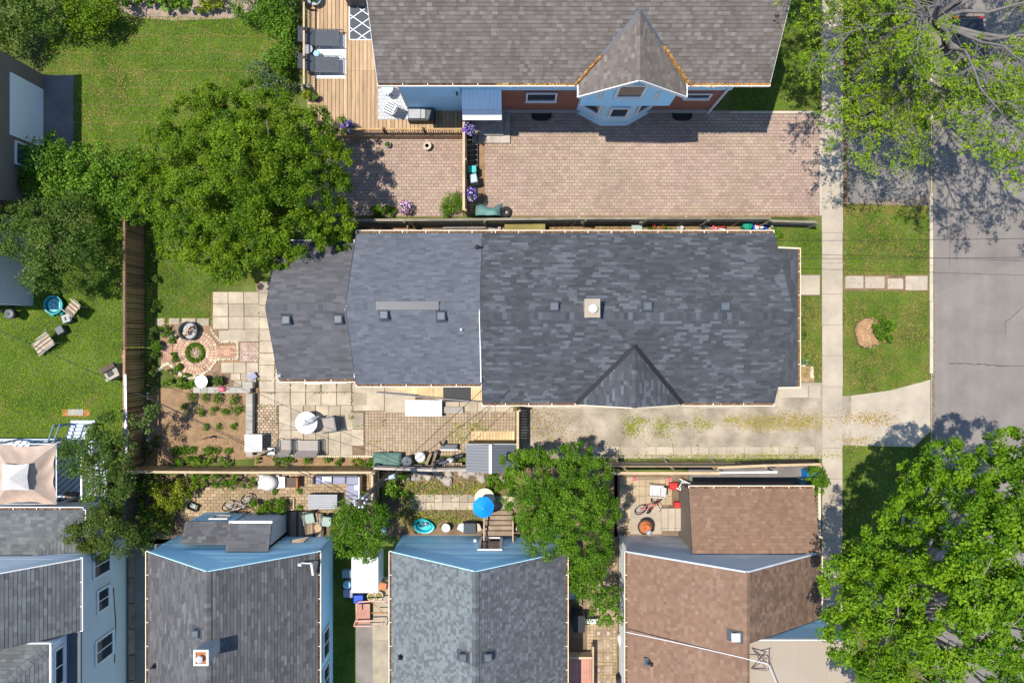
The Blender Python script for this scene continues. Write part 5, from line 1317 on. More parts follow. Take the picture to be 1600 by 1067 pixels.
MB().box(-.33, -.25, 0, .33, .25, .05).build('plate', 'dark_wood', gp); MB().box(-.28, -.2, .05, .28, .2, .06).build('inset', 'old_wood', gp)
sp_ = sheet('stepping_pad', [(97, 640), (140, 640), (140, 650), (97, 650)], .012, 'terracotta'); slab_piece(sp_, 107, 639, 131, 649, .04, 'block', .2)
# back ramp and small deck by the patio door
rd = thing('back_ramp', 'plank landing and ramp with black mat beside the patio', 'ramp', G(700, 610, 0))
for i in range(38):
    x0 = 607 + i * 3.9
    z = .55 if x0 > 690 else .12 + (x0 - 607) / 83 * .43
    MB().box(gx(x0), gy(min(625, 604 + max(0, (x0 - 600) * .22))), z - .06, gx(x0 + 3.6), gy(586), z).build('board', 'ramp_wood', rd, world=True)
MB().beam(P(588, 613, .5) - rd.location, P(750, 628, 1.1) - rd.location, .06, .1).build('hand_rail', 'dark_metal', rd)
for t in np.linspace(0, 1, 34):
    a = P(588, 613, .5).lerp(P(750, 628, 1.1), t); MB().box(a.x - .02 - rd.location.x, a.y - .02 - rd.location.y, .02, a.x + .02 - rd.location.x, a.y + .02 - rd.location.y, a.z).build('baluster', 'white_paint', rd)
mt = thing('rubber_mat', 'black rubber mat on the plank landing by the door', 'mat', P(714, 615, .56)); MB().box(-.72, -.42, 0, .72, .38, .018).build('sheet', 'black', mt, bevel=.01)
wr = thing('metal_ramp', 'ribbed white metal ramp in front of the landing', 'ramp', P(662, 637, .2))
for i in range(7): MB().hexa([(-.96 + i * .28, -.42, .02), (-.70 + i * .28, -.42, .02), (-.70 + i * .28, .42, .02), (-.96 + i * .28, .42, .02), (-.96 + i * .28, -.42, .1 + i * .03), (-.70 + i * .28, -.42, .13 + i * .03), (-.70 + i * .28, .42, .13 + i * .03), (-.96 + i * .28, .42, .1 + i * .03)]).build('panel', 'pale_metal', wr)
wl_ = thing('step_well', 'grey concrete step beside the white metal ramp', 'step', P(707, 640, .1)); MB().box(-.57, -.16, 0, .57, .16, .14).build('tread', 'block', wl_)
# ------------------------------------------------------------------ trees, shrubs, plants
def leaf_cloud(blobs, sub, nleaf, leaf, cols, up=0.55, rnd=0.75, shell=0.8, subr=0.34, tintjit=0.28, floor=0.1, zsq=1.0):
    """blobs: (x, y, z, r). Each blob carries `sub` clumps on its outside, each clump `nleaf` leaves."""
    Cs, Ns, Cc = [], [], []
    c0, c1 = np.array(cols[0]), np.array(cols[1])
    for (x, y, z, r) in blobs:
        k = max(3, int(sub * (r ** 1.5)))
        d = RNG.normal(size=(k, 3)); d[:, 2] = np.abs(d[:, 2]) * 0.9 - 0.25
        d /= np.linalg.norm(d, axis=1, keepdims=True)
        cc = np.array([x, y, z]) + d * np.array([1, 1, 0.8 * zsq]) * r * RNG.uniform(shell - .2, 1.08, (k, 1))
        bt = RNG.normal() * 0.1
        for i in range(k):
            rr = subr * r * RNG.uniform(0.6, 1.25) ** 1 + 0.05
            n = max(4, int(1.3 * nleaf * RNG.uniform(.6, 1.3)))
            q = RNG.normal(size=(n, 3)); q /= (np.linalg.norm(q, axis=1, keepdims=True) + 1e-9)
            q *= (RNG.random((n, 1)) ** 0.45)
            pos = cc[i] + q * rr * np.array([1, 1, 0.75])
            nn = q * 0.7 + d[i] * 0.35 + np.array([0, 0, up]) + RNG.normal(size=(n, 3)) * rnd
            t = np.clip(0.5 + bt + RNG.normal() * 0.26 + q[:, 2] * 0.24 + RNG.normal(size=n) * 0.16, 0, 1)  # upper leaves of each clump lighter: light from above put into the colour
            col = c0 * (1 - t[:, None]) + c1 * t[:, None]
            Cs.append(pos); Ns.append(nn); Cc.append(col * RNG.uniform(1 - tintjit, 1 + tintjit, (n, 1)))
    C = np.concatenate(Cs); N_ = np.concatenate(Ns); K_ = np.concatenate(Cc)
    m_ = C[:, 2] > floor
    return C[m_], N_[m_], K_[m_]
def limb(mb, a, b, r0, r1, wob=.15, n=5, sides=7, droop=0.0):
    a = Vector(a); b = Vector(b); L_ = (b - a).length; pts = []; rs = []
    for i in range(n + 1):
        t = i / n; p = a.lerp(b, t)
        if 0 < i < n: p += Vector((R(-1, 1), R(-1, 1), R(-.5, .5))) * wob * L_ * .25
        p.z += math.sin(t * math.pi) * droop
        pts.append(p); rs.append(r0 + (r1 - r0) * t)
    mb.tube(pts, rs, sides)
    return pts
def tree(name, label, base, pxblobs, cols, leaf=0.10, sub=12, nleaf=40, trunk_r=0.2, fork=1.6, bark='bark', subr=.34, up=.55, group=None, cat='tree', twigs=0, aspect=.62, shell=.8, trans=None, zsq=1.0, rnd=.75):
    b = G(*base)
    t = thing(name, label, cat, b, 0, group)
    bl = []
    for (px, py, z, r) in pxblobs:
        p = P(px, py, z); bl.append((p.x, p.y, p.z, r))
    mb = MB(); top = b + Vector((R(-.1, .1), R(-.1, .1), fork))
    mb.tube([b + Vector((0, 0, -.1)), b + Vector((0, 0, .15)), b.lerp(top, .5), top], [trunk_r * 1.5, trunk_r * 1.15, trunk_r, trunk_r * .85], 10)
    for (x, y, z, r) in bl:
        e = Vector((x, y, z + r * .2)); mid = top.lerp(Vector((x, y, z - r * .6)), .55) + Vector((0, 0, .15))
        limb(mb, top - Vector((0, 0, .1)), mid, trunk_r * .55, trunk_r * .28, n=3, sides=6); limb(mb, mid, e, trunk_r * .28, .02, n=3, sides=5)
        for _ in range(twigs):
            d = Vector((R(-1, 1), R(-1, 1), R(.1, 1))).normalized(); limb(mb, e, e + d * r * R(.6, 1.15), .03, .006, n=3, sides=4, wob=.3)
    mb.build('trunk', bark, t, world=True, smooth=True)
    C, N_, K_ = leaf_cloud(bl, sub, nleaf, leaf, cols, up, rnd, shell, subr, zsq=zsq)
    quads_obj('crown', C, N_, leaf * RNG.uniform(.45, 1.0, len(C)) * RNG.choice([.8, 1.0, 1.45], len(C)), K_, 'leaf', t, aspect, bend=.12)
    return t
OLIVE = ((0.040, 0.100, 0.003), (0.170, 0.265, 0.010))
BRIGHT = ((0.048, 0.125, 0.006), (0.145, 0.265, 0.016))
MAPLE = ((0.050, 0.140, 0.004), (0.190, 0.315, 0.012))
DARK = ((0.040, 0.092, 0.012), (0.135, 0.205, 0.034))
LIME = ((0.10, 0.15, 0.010), (0.26, 0.30, 0.025))
SPRING = ((0.11, 0.21, 0.006), (0.26, 0.37, 0.015))
GREYG = ((0.055, 0.095, 0.045), (0.15, 0.20, 0.105))

tree('tree', 'broad olive green tree with lumpy crown over the patio corner and brick yard', (440, 322),
     [(300, 200, 4, 1.5), (355, 188, 4.4, 1.45), (420, 190, 4.4, 1.45), (478, 215, 4.2, 1.35), (255, 238, 3.5, 1.25), (312, 262, 5, 1.55), (382, 250, 5.6, 1.55), (450, 268, 5, 1.5), (500, 298, 4, 1.3), (520, 345, 3.4, 1.05),
      (245, 300, 3.3, 1.2), (292, 328, 4.3, 1.4), (362, 318, 5.6, 1.55), (430, 338, 4.9, 1.4), (476, 366, 4.1, 1.15), (330, 384, 4, 1.3), (282, 378, 3.2, 1.1), (388, 394, 4.1, 1.15), (436, 402, 3.3, .75), (352, 418, 3.0, .8), (520, 255, 3.6, .95), (400, 155, 3.6, .9), (330, 158, 3.4, .8), (510, 200, 3.4, .8), (525, 380, 3.0, .7), (345, 225, 3.2, 1.5), (420, 230, 3.2, 1.5), (285, 290, 2.8, 1.3), (335, 300, 3.4, 1.5), (400, 300, 3.6, 1.6), (470, 310, 3.2, 1.4), (360, 360, 3.2, 1.4), (420, 375, 3.0, 1.2), (310, 355, 2.8, 1.2), (500, 250, 2.8, 1.2)],
     OLIVE, leaf=.055, sub=34, nleaf=88, trunk_r=.17, subr=.185, shell=.97, rnd=.5)
tree('tree', 'dense maple street tree at the right edge below the apron', (1352, 918),
     [(1345, 885, 7.5, 1.27), (1312, 935, 7.2, 0.98), (1330, 985, 7.7, 1.23), (1388, 868, 9.1, 1.32), (1385, 930, 9.7, 1.27), (1372, 1010, 9.0, 1.27), (1425, 815, 8.8, 1.27), (1440, 765, 8.0, 1.03), (1482, 722, 7.7, 1.03), (1500, 785, 9.7, 1.37), (1472, 862, 11.0, 1.37), (1452, 930, 11.6, 1.27),
      (1545, 742, 9.0, 1.23), (1575, 700, 7.7, 0.83), (1592, 775, 10.5, 1.37), (1542, 850, 12.4, 1.37), (1522, 915, 13.2, 1.27), (1476, 995, 11.6, 1.23), (1585, 905, 13.2, 1.37), (1610, 845, 12.4, 1.37), (1565, 980, 13.2, 1.32), (1432, 1050, 10.3, 1.27), (1620, 985, 12.4, 1.37), (1535, 1055, 11.9, 1.27), (1650, 745, 9.7, 1.37), (1660, 905, 12.4, 1.47), (1690, 820, 11.0, 1.37), (1360, 1065, 8.3, 1.18), (1400, 960, 10.2, 0.88), (1650, 1060, 11.9, 1.37), (1470, 1110, 10.2, 1.37), (1590, 1110, 11.0, 1.37), (1415, 700 + 45, 6.9, 0.59), (1560, 800, 11.3, 0.88)],
     MAPLE, leaf=.07, sub=26, nleaf=78, trunk_r=.34, fork=3.0, bark='pale_bark', subr=.235, twigs=3, shell=.92, rnd=.55)
tree('tree', 'rounded bright green tree between the grey roofed and brown houses', (868, 772),
     [(828, 738, 3.3, 1.05), (880, 735, 3.4, 1.05), (922, 745, 3.4, 1.0), (850, 785, 4.3, 1.2), (905, 788, 4.4, 1.2), (936, 798, 3.6, .95), (858, 835, 3.9, 1.15), (915, 845, 3.9, 1.1), (803, 722, 2.8, .6), (905, 710, 2.6, .6), (820, 785, 3.4, .95), (838, 822, 3.0, .9), (880, 810, 4.6, 1.2)],
     BRIGHT, leaf=.05, sub=46, nleaf=84, trunk_r=.11, subr=.21, shell=.95, rnd=.55)
tree('tree', 'leafy sapling hanging over the side path of the brown house', (900, 872), [(925, 880, 3.2, .85), (915, 915, 3.0, .75), (905, 890, 2.6, .7), (938, 862, 3, .7)], BRIGHT, leaf=.052, sub=40, nleaf=72, trunk_r=.08, subr=.32)
tree('tree', 'small round shrubby tree touching the brown gutter', (938, 905), [(940, 935, 2.6, .62), (955, 955, 2.4, .62), (935, 960, 2.4, .55), (960, 930, 2.4, .5)], BRIGHT, leaf=.06, sub=28, nleaf=46, trunk_r=.07, fork=1.0)
tree('tree', 'small bright tree beside the white shed roof and green chairs', (574, 808), [(545, 815, 3, .85), (575, 828, 3.3, .9), (552, 848, 3, .75), (586, 806, 2.7, .7), (533, 838, 2.6, .55), (570, 858, 2.8, .6), (560, 800, 2.4, .6)], BRIGHT, leaf=.052, sub=40, nleaf=72, trunk_r=.09)
tree('tree', 'dark green blossom-tipped tree beside the blue deck', (190, 722), [(165, 668, 2.7, .75), (140, 700, 3, .85), (185, 700, 3, .8), (118, 722, 2.9, .75), (160, 735, 3.3, .9), (188, 755, 3, .75), (150, 778, 2.8, .7), (175, 790, 2.6, .5), (110, 700, 2.4, .5)], DARK, leaf=.052, sub=38, nleaf=70, trunk_r=.09)
tree('tree', 'round green shrubby tree over the pale siding corner of the left house', (212, 815), [(130, 838, 3, .75), (160, 825, 3.3, .85), (188, 842, 3, .8), (155, 858, 2.9, .6), (175, 812, 2.6, .55), (125, 855, 2.7, .45)], ((0.04, 0.08, .012), (0.13, 0.18, .03)), leaf=.05, sub=38, nleaf=74, trunk_r=.08)
tree('tree', 'dark flowering tree beside the pale annex wall', (110, 400), [(60, 340, 2.9, 1.0), (112, 335, 3, .95), (30, 378, 2.8, .9), (82, 388, 3.3, 1.05), (132, 385, 3, .9), (60, 428, 2.8, .85), (98, 435, 2.5, .75), (146, 420, 2.4, .65), (20, 340, 2.6, .7)], DARK, leaf=.055, sub=38, nleaf=74, trunk_r=.12)
tree('tree', 'small young tree leaning over the brown fence by the vegetable bed', (240, 645), [(228, 650, 2.5, .42), (216, 658, 2.4, .38), (240, 640, 2.3, .35), (236, 665, 2.2, .35)], ((0.05, 0.1, .02), (0.15, 0.22, .05)), leaf=.065, sub=40, nleaf=22, trunk_r=.03)

def shrub(name, label, pxb, cols, leaf=.06, sub=40, nleaf=42, group=None, cat='shrub', floor=.02, up=.55, subr=.36):
    bl = []
    for (px, py, z, r) in pxb:
        p = P(px, py, z); bl.append((p.x, p.y, p.z, r))
    b = Vector((sum(q[0] for q in bl) / len(bl), sum(q[1] for q in bl) / len(bl), 0))
    s = thing(name, label, cat, b, 0, group)
    mb = MB()
    for (x, y, z, r) in bl:
        g = Vector((x + R(-.1, .1), y + R(-.1, .1), -.02))
        for _ in range(3): limb(mb, g, Vector((x + R(-.5, .5) * r, y + R(-.5, .5) * r, z + r * .4)), .03, .01, n=3, sides=5)
    mb.build('stem', 'bark', s, world=True)
    C, N_, K_ = leaf_cloud(bl, sub, nleaf, leaf, cols, up, .75, .75, subr, floor=floor)
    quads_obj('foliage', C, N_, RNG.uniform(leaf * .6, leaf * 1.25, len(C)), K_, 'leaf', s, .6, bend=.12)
    return s
VIV = ((0.055, 0.135, .010), (0.16, 0.285, .025))
shrub('vine_shrub', 'bright green vine thicket beside the taupe wall and garage door', [(70, 255, 1.6, 1.0), (108, 262, 1.7, .95), (92, 292, 1.7, .95), (55, 285, 1.5, .8), (85, 230, 1.3, .6)], VIV, leaf=.07)
shrub('vine_shrub', 'bright green thicket between the flowering tree and olive tree', [(150, 250, 1.5, .9), (188, 275, 1.6, .95), (135, 300, 1.8, .9), (178, 318, 1.7, .9), (212, 305, 1.6, .85), (222, 262, 1.5, .8), (205, 335, 1.5, .6), (170, 345, 1.5, .7)], VIV, leaf=.07)
shrub('hedge', 'bright trimmed hedge against the deck railing', [(438, 40, .9, .75), (440, 65, .9, .75), (436, 90, .9, .7), (445, 105, .8, .55), (415, 20, 1.0, .85), (390, 8, 1.0, .8), (440, 10, 1.0, .8), (425, -10, 1, .8)], VIV, leaf=.055, sub=40)
shrub('shrub', 'loose grey green shrub beside the deck corner', [(410, 108, .5, .75), (432, 125, .55, .7), (405, 130, .4, .6), (440, 145, .5, .6), (420, 95, .4, .5), (455, 130, .4, .4)], GREYG, leaf=.06, sub=24, nleaf=20)
shrub('shrub', 'dark bush in the shady top left corner', [(30, 25, 1.4, 1.1), (70, 15, 1.5, 1.1), (20, 60, 1.2, .9)], DARK, leaf=.07)
shrub('shrub', 'shady round bush behind the top left lawn edge', [(120, 22, 1.2, .9), (150, 35, 1.1, .8), (160, 5, 1.3, .9)], OLIVE, leaf=.06)
shrub('shrub', 'round bright boxwood beside the tan yard fence', [(706, 322, .5, .52), (716, 312, .4, .35), (700, 330, .4, .35)], ((0.075, 0.16, .008), (0.15, 0.27, .02)), leaf=.035, sub=60, nleaf=60)
shrub('shrub', 'low green shrub below the olive tree shadow at the yard fence', [(585, 331, .25, .28), (597, 330, .28, .28), (610, 331, .25, .25)], BRIGHT, leaf=.05, sub=60)
shrub('shrub', 'round leafy shrub in the mulch ring', [(1378, 515, .45, .42), (1388, 508, .4, .3), (1384, 526, .4, .3), (1370, 512, .35, .25)], BRIGHT, leaf=.05, sub=60, nleaf=36)
shrub('shrub', 'tall green bush hanging over the sidewalk beside the blue bin', [(1278, 742, 1.2, .45), (1283, 752, 1.1, .38), (1270, 750, 1.0, .35), (1276, 762, .9, .3)], BRIGHT, leaf=.055, sub=50)
shrub('shrub', 'pale green plant at the foundation near the dark fence end', [(1213, 362, .3, .22), (1216, 368, .25, .18)], VIV, leaf=.06, sub=60, nleaf=20)
shrub('shrub', 'small silver green plant in the front flower bed', [(1256, 566, .2, .2)], ((0.1, .2, .1), (.2, .34, .2)), leaf=.07, sub=60, nleaf=20)
shrub('shrub', 'low dark plant against the porch gutter', [(1252, 503, .25, .2), (1253, 522, .3, .25)], DARK, leaf=.05, sub=50, nleaf=24)
shrub('shrub', 'yellow green leafy mass along the tan fence shadow', [(262, 770, .7, .65), (285, 765, .7, .6), (255, 790, .6, .6), (245, 810, .6, .55), (300, 762, .6, .4), (272, 788, .55, .4)], LIME, leaf=.06, sub=34)
shrub('shrub', 'dark green plants under the pale fence rail', [(235, 755, .6, .6), (230, 790, .6, .6), (315, 746, .6, .5), (345, 750, .6, .5), (370, 752, .55, .45), (395, 755, .5, .3)], BRIGHT, leaf=.055, sub=30)
shrub('shrub', 'leafy bushes beside the grey lean-to and bicycle', [(405, 793, .4, .42), (425, 790, .45, .42), (440, 792, .4, .35)], BRIGHT, leaf=.055, sub=40)
shrub('shrub', 'shady undergrowth beside the pale siding wall', [(218, 830, .8, .7), (240, 815, .7, .6), (232, 845, .6, .5), (262, 825, .4, .4)], DARK, leaf=.06, sub=30)
shrub('shrub', 'tall weeds at the corner post below the utility pole', [(612, 752, .6, .45), (625, 748, .7, .4), (608, 768, .5, .4), (628, 775, .4, .35)], VIV, leaf=.09, sub=34, nleaf=16)
shrub('shrub', 'leafy groundcover behind the blue umbrella', [(770, 748, .3, .4), (790, 752, .4, .45), (775, 758, .25, .3)], BRIGHT, leaf=.055, sub=34)
shrub('shrub', 'green sprouting plants under the sapling at the plank deck', [(575, 775, .5, .4), (590, 790, .5, .4), (565, 795, .4, .3), (580, 760, .4, .3)], BRIGHT, leaf=.06, sub=34, nleaf=22)
shrub('shrub', 'green perennials at the bottom edge of the vegetable bed', [(285, 721, .35, .3), (300, 718, .35, .3), (312, 722, .4, .32), (325, 720, .3, .28), (350, 721, .35, .3), (275, 724, .3, .22)], BRIGHT, leaf=.06, sub=40, nleaf=24)
shrub('shrub', 'mixed border plants behind the scalloped edging', [(405, 720, .2, .16), (432, 720, .25, .22), (446, 719, .25, .24), (455, 720, .2, .15), (480, 719, .22, .2), (512, 719, .2, .18), (528, 721, .22, .2), (575, 723, .3, .32), (585, 720, .3, .28)], BRIGHT, leaf=.05, sub=70, nleaf=20)
shrub('shrub', 'yellow green border plant near the storage box', [(556, 722, .2, .2)], LIME, leaf=.05, sub=80, nleaf=22)
shrub('shrub', 'ivy strip growing along the foot of the brown fence', [(236, 560, .3, .35), (238, 585, .3, .35), (236, 610, .3, .3), (240, 630, .25, .25), (236, 700, .3, .35), (245, 690, .25, .25), (238, 520, .3, .3), (240, 480, .25, .3), (240, 440, .25, .3), (240, 400, .25, .3)], DARK, leaf=.05, sub=40)
shrub('shrub', 'green clump behind the round fire pit slabs', [(262, 522, .25, .25), (256, 510, .25, .2), (270, 530, .2, .2)], VIV, leaf=.05, sub=50)
shrub('shrub', 'leafy plants between the stone edging and the block wall', [(283, 598, .25, .25), (295, 602, .25, .25), (262, 597, .2, .2), (270, 580, .2, .2)], BRIGHT, leaf=.05, sub=50)
shrub('shrub', 'curved green border of the brick circle', [(275, 563, .15, .18), (280, 573, .15, .18), (272, 555, .15, .14), (292, 585, .12, .12), (310, 588, .12, .1)], BRIGHT, leaf=.04, sub=80)
shrub('shrub', 'big leaved plants at the lawn end of the top bed', [(160, -4, .5, .5), (205, 0, .5, .45), (225, -5, .5, .4)], VIV, leaf=.16, sub=30, nleaf=9)
shrub('shrub', 'large hosta leaves in the middle of the top bed', [(262, 2, .5, .4), (285, 5, .5, .45), (275, -10, .5, .4), (250, -8, .5, .4)], VIV, leaf=.16, sub=30, nleaf=10)
shrub('shrub', 'yellow green hosta in the top bed near the hedge', [(318, 10, .4, .32), (330, 4, .4, .3), (345, 2, .4, .3)], LIME, leaf=.15, sub=40, nleaf=8)
# planted ring in the middle of the brick circle, with stones inside
rg = thing('planted_ring', 'ring of low green plants around stones in the brick circle', 'planter', G(306, 551, 0))
a = RNG.uniform(0, 6.283, 900); r_ = RNG.normal(12.3, 1.6, 900)
C = np.stack([(306 + r_ * np.cos(a) - 800) * KG, -(551 + r_ * np.sin(a) - 533.5) * KG, RNG.uniform(.03, .16, 900)], 1)
quads_obj('foliage', C, RNG.normal(size=(900, 3)) * .6 + np.array([0, 0, .8]), RNG.uniform(.03, .06, 900), lerp(BRIGHT[0], BRIGHT[1], RNG.random(900)), 'leaf', rg)
for i in range(22):
    t = R(0, 6.28); rr = R(0, .3); s = R(.5, .9)
    o = inst('stone', rme[i % 3], rg, (math.cos(t) * rr, math.sin(t) * rr, .02), (R(-.4, .4), R(-.4, .4), R(0, 6)), (s * .35, s * .35, s * .3))

# vegetable seedlings, alike in their rows
ORD = ['first', 'second', 'third', 'fourth', 'fifth', 'sixth']
def veg(what, row, group, spots, r, h, cols=BRIGHT):
    b0 = None
    for i, (px, py) in enumerate(spots):
        s = r * R(.85, 1.2); lab = '%s, %s from the brown fence in the %s' % (what, ORD[i], row)
        if i % 4 == 0:
            b0 = tpx('vegetable_plant', lab, 'plant', px, py, 0, 0, group)
            bl = [(b0.location.x, b0.location.y, h, s)]
            C, N_, K_ = leaf_cloud(bl, 9 / (s ** 1.5), 24, .05, cols, .5, .7, .7, .5, floor=.01)
            quads_obj('foliage', C, N_, RNG.uniform(.025, .06, len(C)), K_, 'leaf', b0, .45)
            MB().tube([(0, 0, -.02), (0, 0, h + .1)], .012, 5).build('stem', 'bark', b0)
        else:
            c_ = copy_tree(b0); c_.location = P(px, py, 0); c_.rotation_euler = (0, 0, R(0, 6.28)); c_.scale = (R(.85, 1.15),) * 3
            c_['label'] = lab
veg('bushy vegetable plant', 'top row of the bed', 'vegetable plants', [(304, 621), (324, 621), (344, 622), (368, 622)], .25, .2)
veg('bushy vegetable plant', 'second row of the bed', 'vegetable plants', [(291, 638), (316, 641), (335, 641), (357, 642), (377, 641)], .25, .2)
veg('small seedling', 'sparse middle row of the bed', 'vegetable plants', [(323, 666), (344, 666), (367, 666)], .15, .12)
veg('low leafy plant', 'bottom row of the bed', 'vegetable plants', [(277, 702), (288, 704), (302, 703), (326, 703), (340, 704), (358, 703)], .17, .12)
for lab, px, py in (('weed clump in the joints above the slatted table', 468, 766), ('weed clump in the joints left of the slatted table', 468, 793), ('weed clump in the pavers below the white tub', 431, 768)):
    w_ = tpx('weed_clump', lab, 'plant', px, py, 0, 0, 'weed clumps'); C, N_, K_ = leaf_cloud([(w_.location.x, w_.location.y, .1, .13)], 190, 20, .05, VIV, .5, .7, .7, .5, floor=.01)
    quads_obj('foliage', C, N_, RNG.uniform(.025, .06, len(C)), K_, 'leaf', w_, .45); MB().tube([(0, 0, -.02), (0, 0, .18)], .01, 5).build('stem', 'bark', w_)

# the tall sparse street tree with fresh leaves and bare pale twigs
def sparse_tree():
    b = G(1342, 122); t = thing('tree', 'tall sparse street tree with pale bare branches and fresh yellow green leaves', 'tree', b)
    mb = MB(); top = b + Vector((.45, .45, 5.4))
    mb.tube([b + Vector((0, 0, -.1)), b + Vector((0, 0, .2)), b + Vector((.1, .1, 1.8)), b + Vector((.25, .25, 3.6)), top], [.55, .44, .36, .32, .28], 14)
    tips = []
    rnd = random.Random(42)
    nl = 22
    for i in range(nl):
        az = 2 * math.pi * (i + rnd.uniform(-.3, .3)) / nl; Lh = rnd.uniform(6.0, 9.6); zt = rnd.uniform(6.6, 11.5)
        ca, sa = math.cos(az), math.sin(az)
        Lh *= 1.0 + .22 * ca if ca > 0 else 1.0 + .08 * ca
        if ca > 0 and sa < 0: Lh *= 1.1
        if ca < 0 and sa < -.3: Lh *= .86
        if i % 5 == 3: Lh *= .6; zt = rnd.uniform(10, 12.5)
        e = top + Vector((math.cos(az) * Lh, math.sin(az) * Lh, zt - 5.4))
        pts = []
        for k in range(8):
            s = k / 7; p = top.lerp(e, s); p.z += math.sin(s * math.pi) * rnd.uniform(.2, .7)
            if 0 < k: p += Vector((rnd.uniform(-.25, .25), rnd.uniform(-.25, .25), rnd.uniform(-.15, .15)))
            pts.append(p)
        mb.tube(pts, [.085 * (1 - k / 7) ** 1.1 + .014 for k in range(8)], 7)
        D_ = (e - top).normalized()
        for j in range(22):
            s = rnd.uniform(.28, 1.0); k = min(6, int(s * 7)); p = pts[k].lerp(pts[k + 1], s * 7 - k)
            rot = rnd.choice([-1, 1]) * rnd.uniform(.25, 1.1); a2 = math.atan2(D_.y, D_.x) + rot
            L2 = rnd.uniform(1.0, 2.9) * (1.15 - .4 * s); e2 = p + Vector((math.cos(a2) * L2, math.sin(a2) * L2, rnd.uniform(-.3, .9)))
            q = [p.lerp(e2, w / 4) + Vector((rnd.uniform(-.1, .1), rnd.uniform(-.1, .1), rnd.uniform(-.06, .06))) * (1 if w else 0) for w in range(5)]
            mb.tube(q, [.024, .02, .016, .012, .008], 5)
            for m_ in range(8):
                s2 = rnd.uniform(.25, 1.0); w = min(3, int(s2 * 4)); p3 = q[w].lerp(q[w + 1], s2 * 4 - w)
                a3 = a2 + rnd.choice([-1, 1]) * rnd.uniform(.15, 1.0); L3 = rnd.uniform(.35, 1.15)
                e3 = p3 + Vector((math.cos(a3) * L3, math.sin(a3) * L3, rnd.uniform(-.15, .4)))
                mid = p3.lerp(e3, .5) + Vector((rnd.uniform(-.06, .06), rnd.uniform(-.06, .06), 0))
                mb.tube([p3, mid, e3], [.011, .008, .005], 3, cap=False)
                tips.append(e3)
                tips.append(mid); tips.append(p3.lerp(e3, rnd.uniform(.6, .9)))
    mb.build('trunk', 'grey_bark', t, world=True, smooth=True)
    T = np.array([tuple(p) for p in tips]); T = T[RNG.random(len(T)) < .78]
    k = 8; C = np.repeat(T, k, 0); n = len(C)
    q = RNG.normal(size=(n, 3)); q /= np.linalg.norm(q, axis=1, keepdims=True)
    C = C + q * RNG.uniform(.03, .2, (n, 1)) * np.array([1, 1, .6])
    tc_ = np.repeat(np.clip(RNG.normal(.5, .25, len(T)), 0, 1), k)
    col = lerp(SPRING[0], SPRING[1], np.clip(tc_ + RNG.normal(size=n) * .15, 0, 1)) * RNG.uniform(.75, 1.2, (n, 1))
    quads_obj('crown', C, q * .5 + RNG.normal(size=(n, 3)) * .5 + np.array([0, 0, .8]), RNG.uniform(.035, .075, n), col, 'leaf', t, .6, bend=.1)
sparse_tree()
# ------------------------------------------------------------------ furniture and small things
def ring(mb, c, r, t, n=22, axis='z', sides=6):
    pts = []
    for i in range(n):
        a = 2 * math.pi * i / n
        pts.append((c[0] + r * math.cos(a), c[1] + r * math.sin(a), c[2]) if axis == 'z' else (c[0] + r * math.cos(a), c[1], c[2] + r * math.sin(a)))
    return mb.tube(pts, t, sides, closed=True)
def table_round(name, label, px, py, z, r, h, top, leg='dark_metal', rot=0, cat='table', n=28):
    t = tpx(name, label, cat, px, py, z, rot)
    MB().lathe([(0, h - .03), (r * .97, h - .03), (r, h - .015), (r * .98, h), (0, h)], 0, 0, n).build('table_top', top, t, smooth=False)
    for i in range(4):
        a = math.pi / 4 + i * math.pi / 2
        MB().tube([(math.cos(a) * r * .75, math.sin(a) * r * .75, 0), (math.cos(a) * r * .5, math.sin(a) * r * .5, h - .03)], .015, 6).build('leg', leg, t)
    return t
def planter(name, label, px, py, z, r, h, mat, fol=None, fr=None, bloom=None, cat='pot', leaf=.045, nb=120):
    t = tpx(name, label, cat, px, py, z)
    MB().lathe([(r * .7, 0), (r, h), (r * 1.08, h), (r * 1.08, h - .04), (r * .9, h - .05), (0, h - .06)], 0, 0, 18).build('pot', mat, t, smooth=False)
    MB().lathe([(0, h - .055), (r * .9, h - .055)], 0, 0, 14).build('soil', 'soil', t)
    if fol:
        L0 = t.location; bl = [(L0.x, L0.y, L0.z + h + fr * .35, fr)]
        C, N_, K_ = leaf_cloud(bl, 26 / fr ** 1.5, 24, leaf, fol, .5, .7, .7, .4, floor=L0.z + .02)
        quads_obj('foliage', C, N_, RNG.uniform(leaf * .6, leaf * 1.2, len(C)), K_, 'leaf', t)
        if bloom:
            d = RNG.normal(size=(nb, 3)); d[:, 2] = np.abs(d[:, 2]); d /= np.linalg.norm(d, axis=1, keepdims=True)
            C = np.array([L0.x, L0.y, L0.z + h + fr * .35]) + d * fr * RNG.uniform(.95, 1.45, (nb, 1))
            cc = np.array(bloom)[RNG.integers(0, len(bloom), nb)] * RNG.uniform(.7, 1.2, (nb, 1))
            quads_obj('blooms', C, d + np.array([0, 0, .6]), RNG.uniform(.03, .058, nb), cc, 'petal', t, .9)['kind'] = 'stuff'
    return t
PURPLE = [(0.07, 0.02, 0.30), (0.10, 0.04, 0.36), (0.18, 0.10, 0.45), (0.5, 0.45, 0.6)]
PINKS = [(0.45, 0.08, 0.35), (0.25, 0.08, 0.45), (0.6, 0.4, 0.6), (0.7, .65, .7)]
ZD = .625
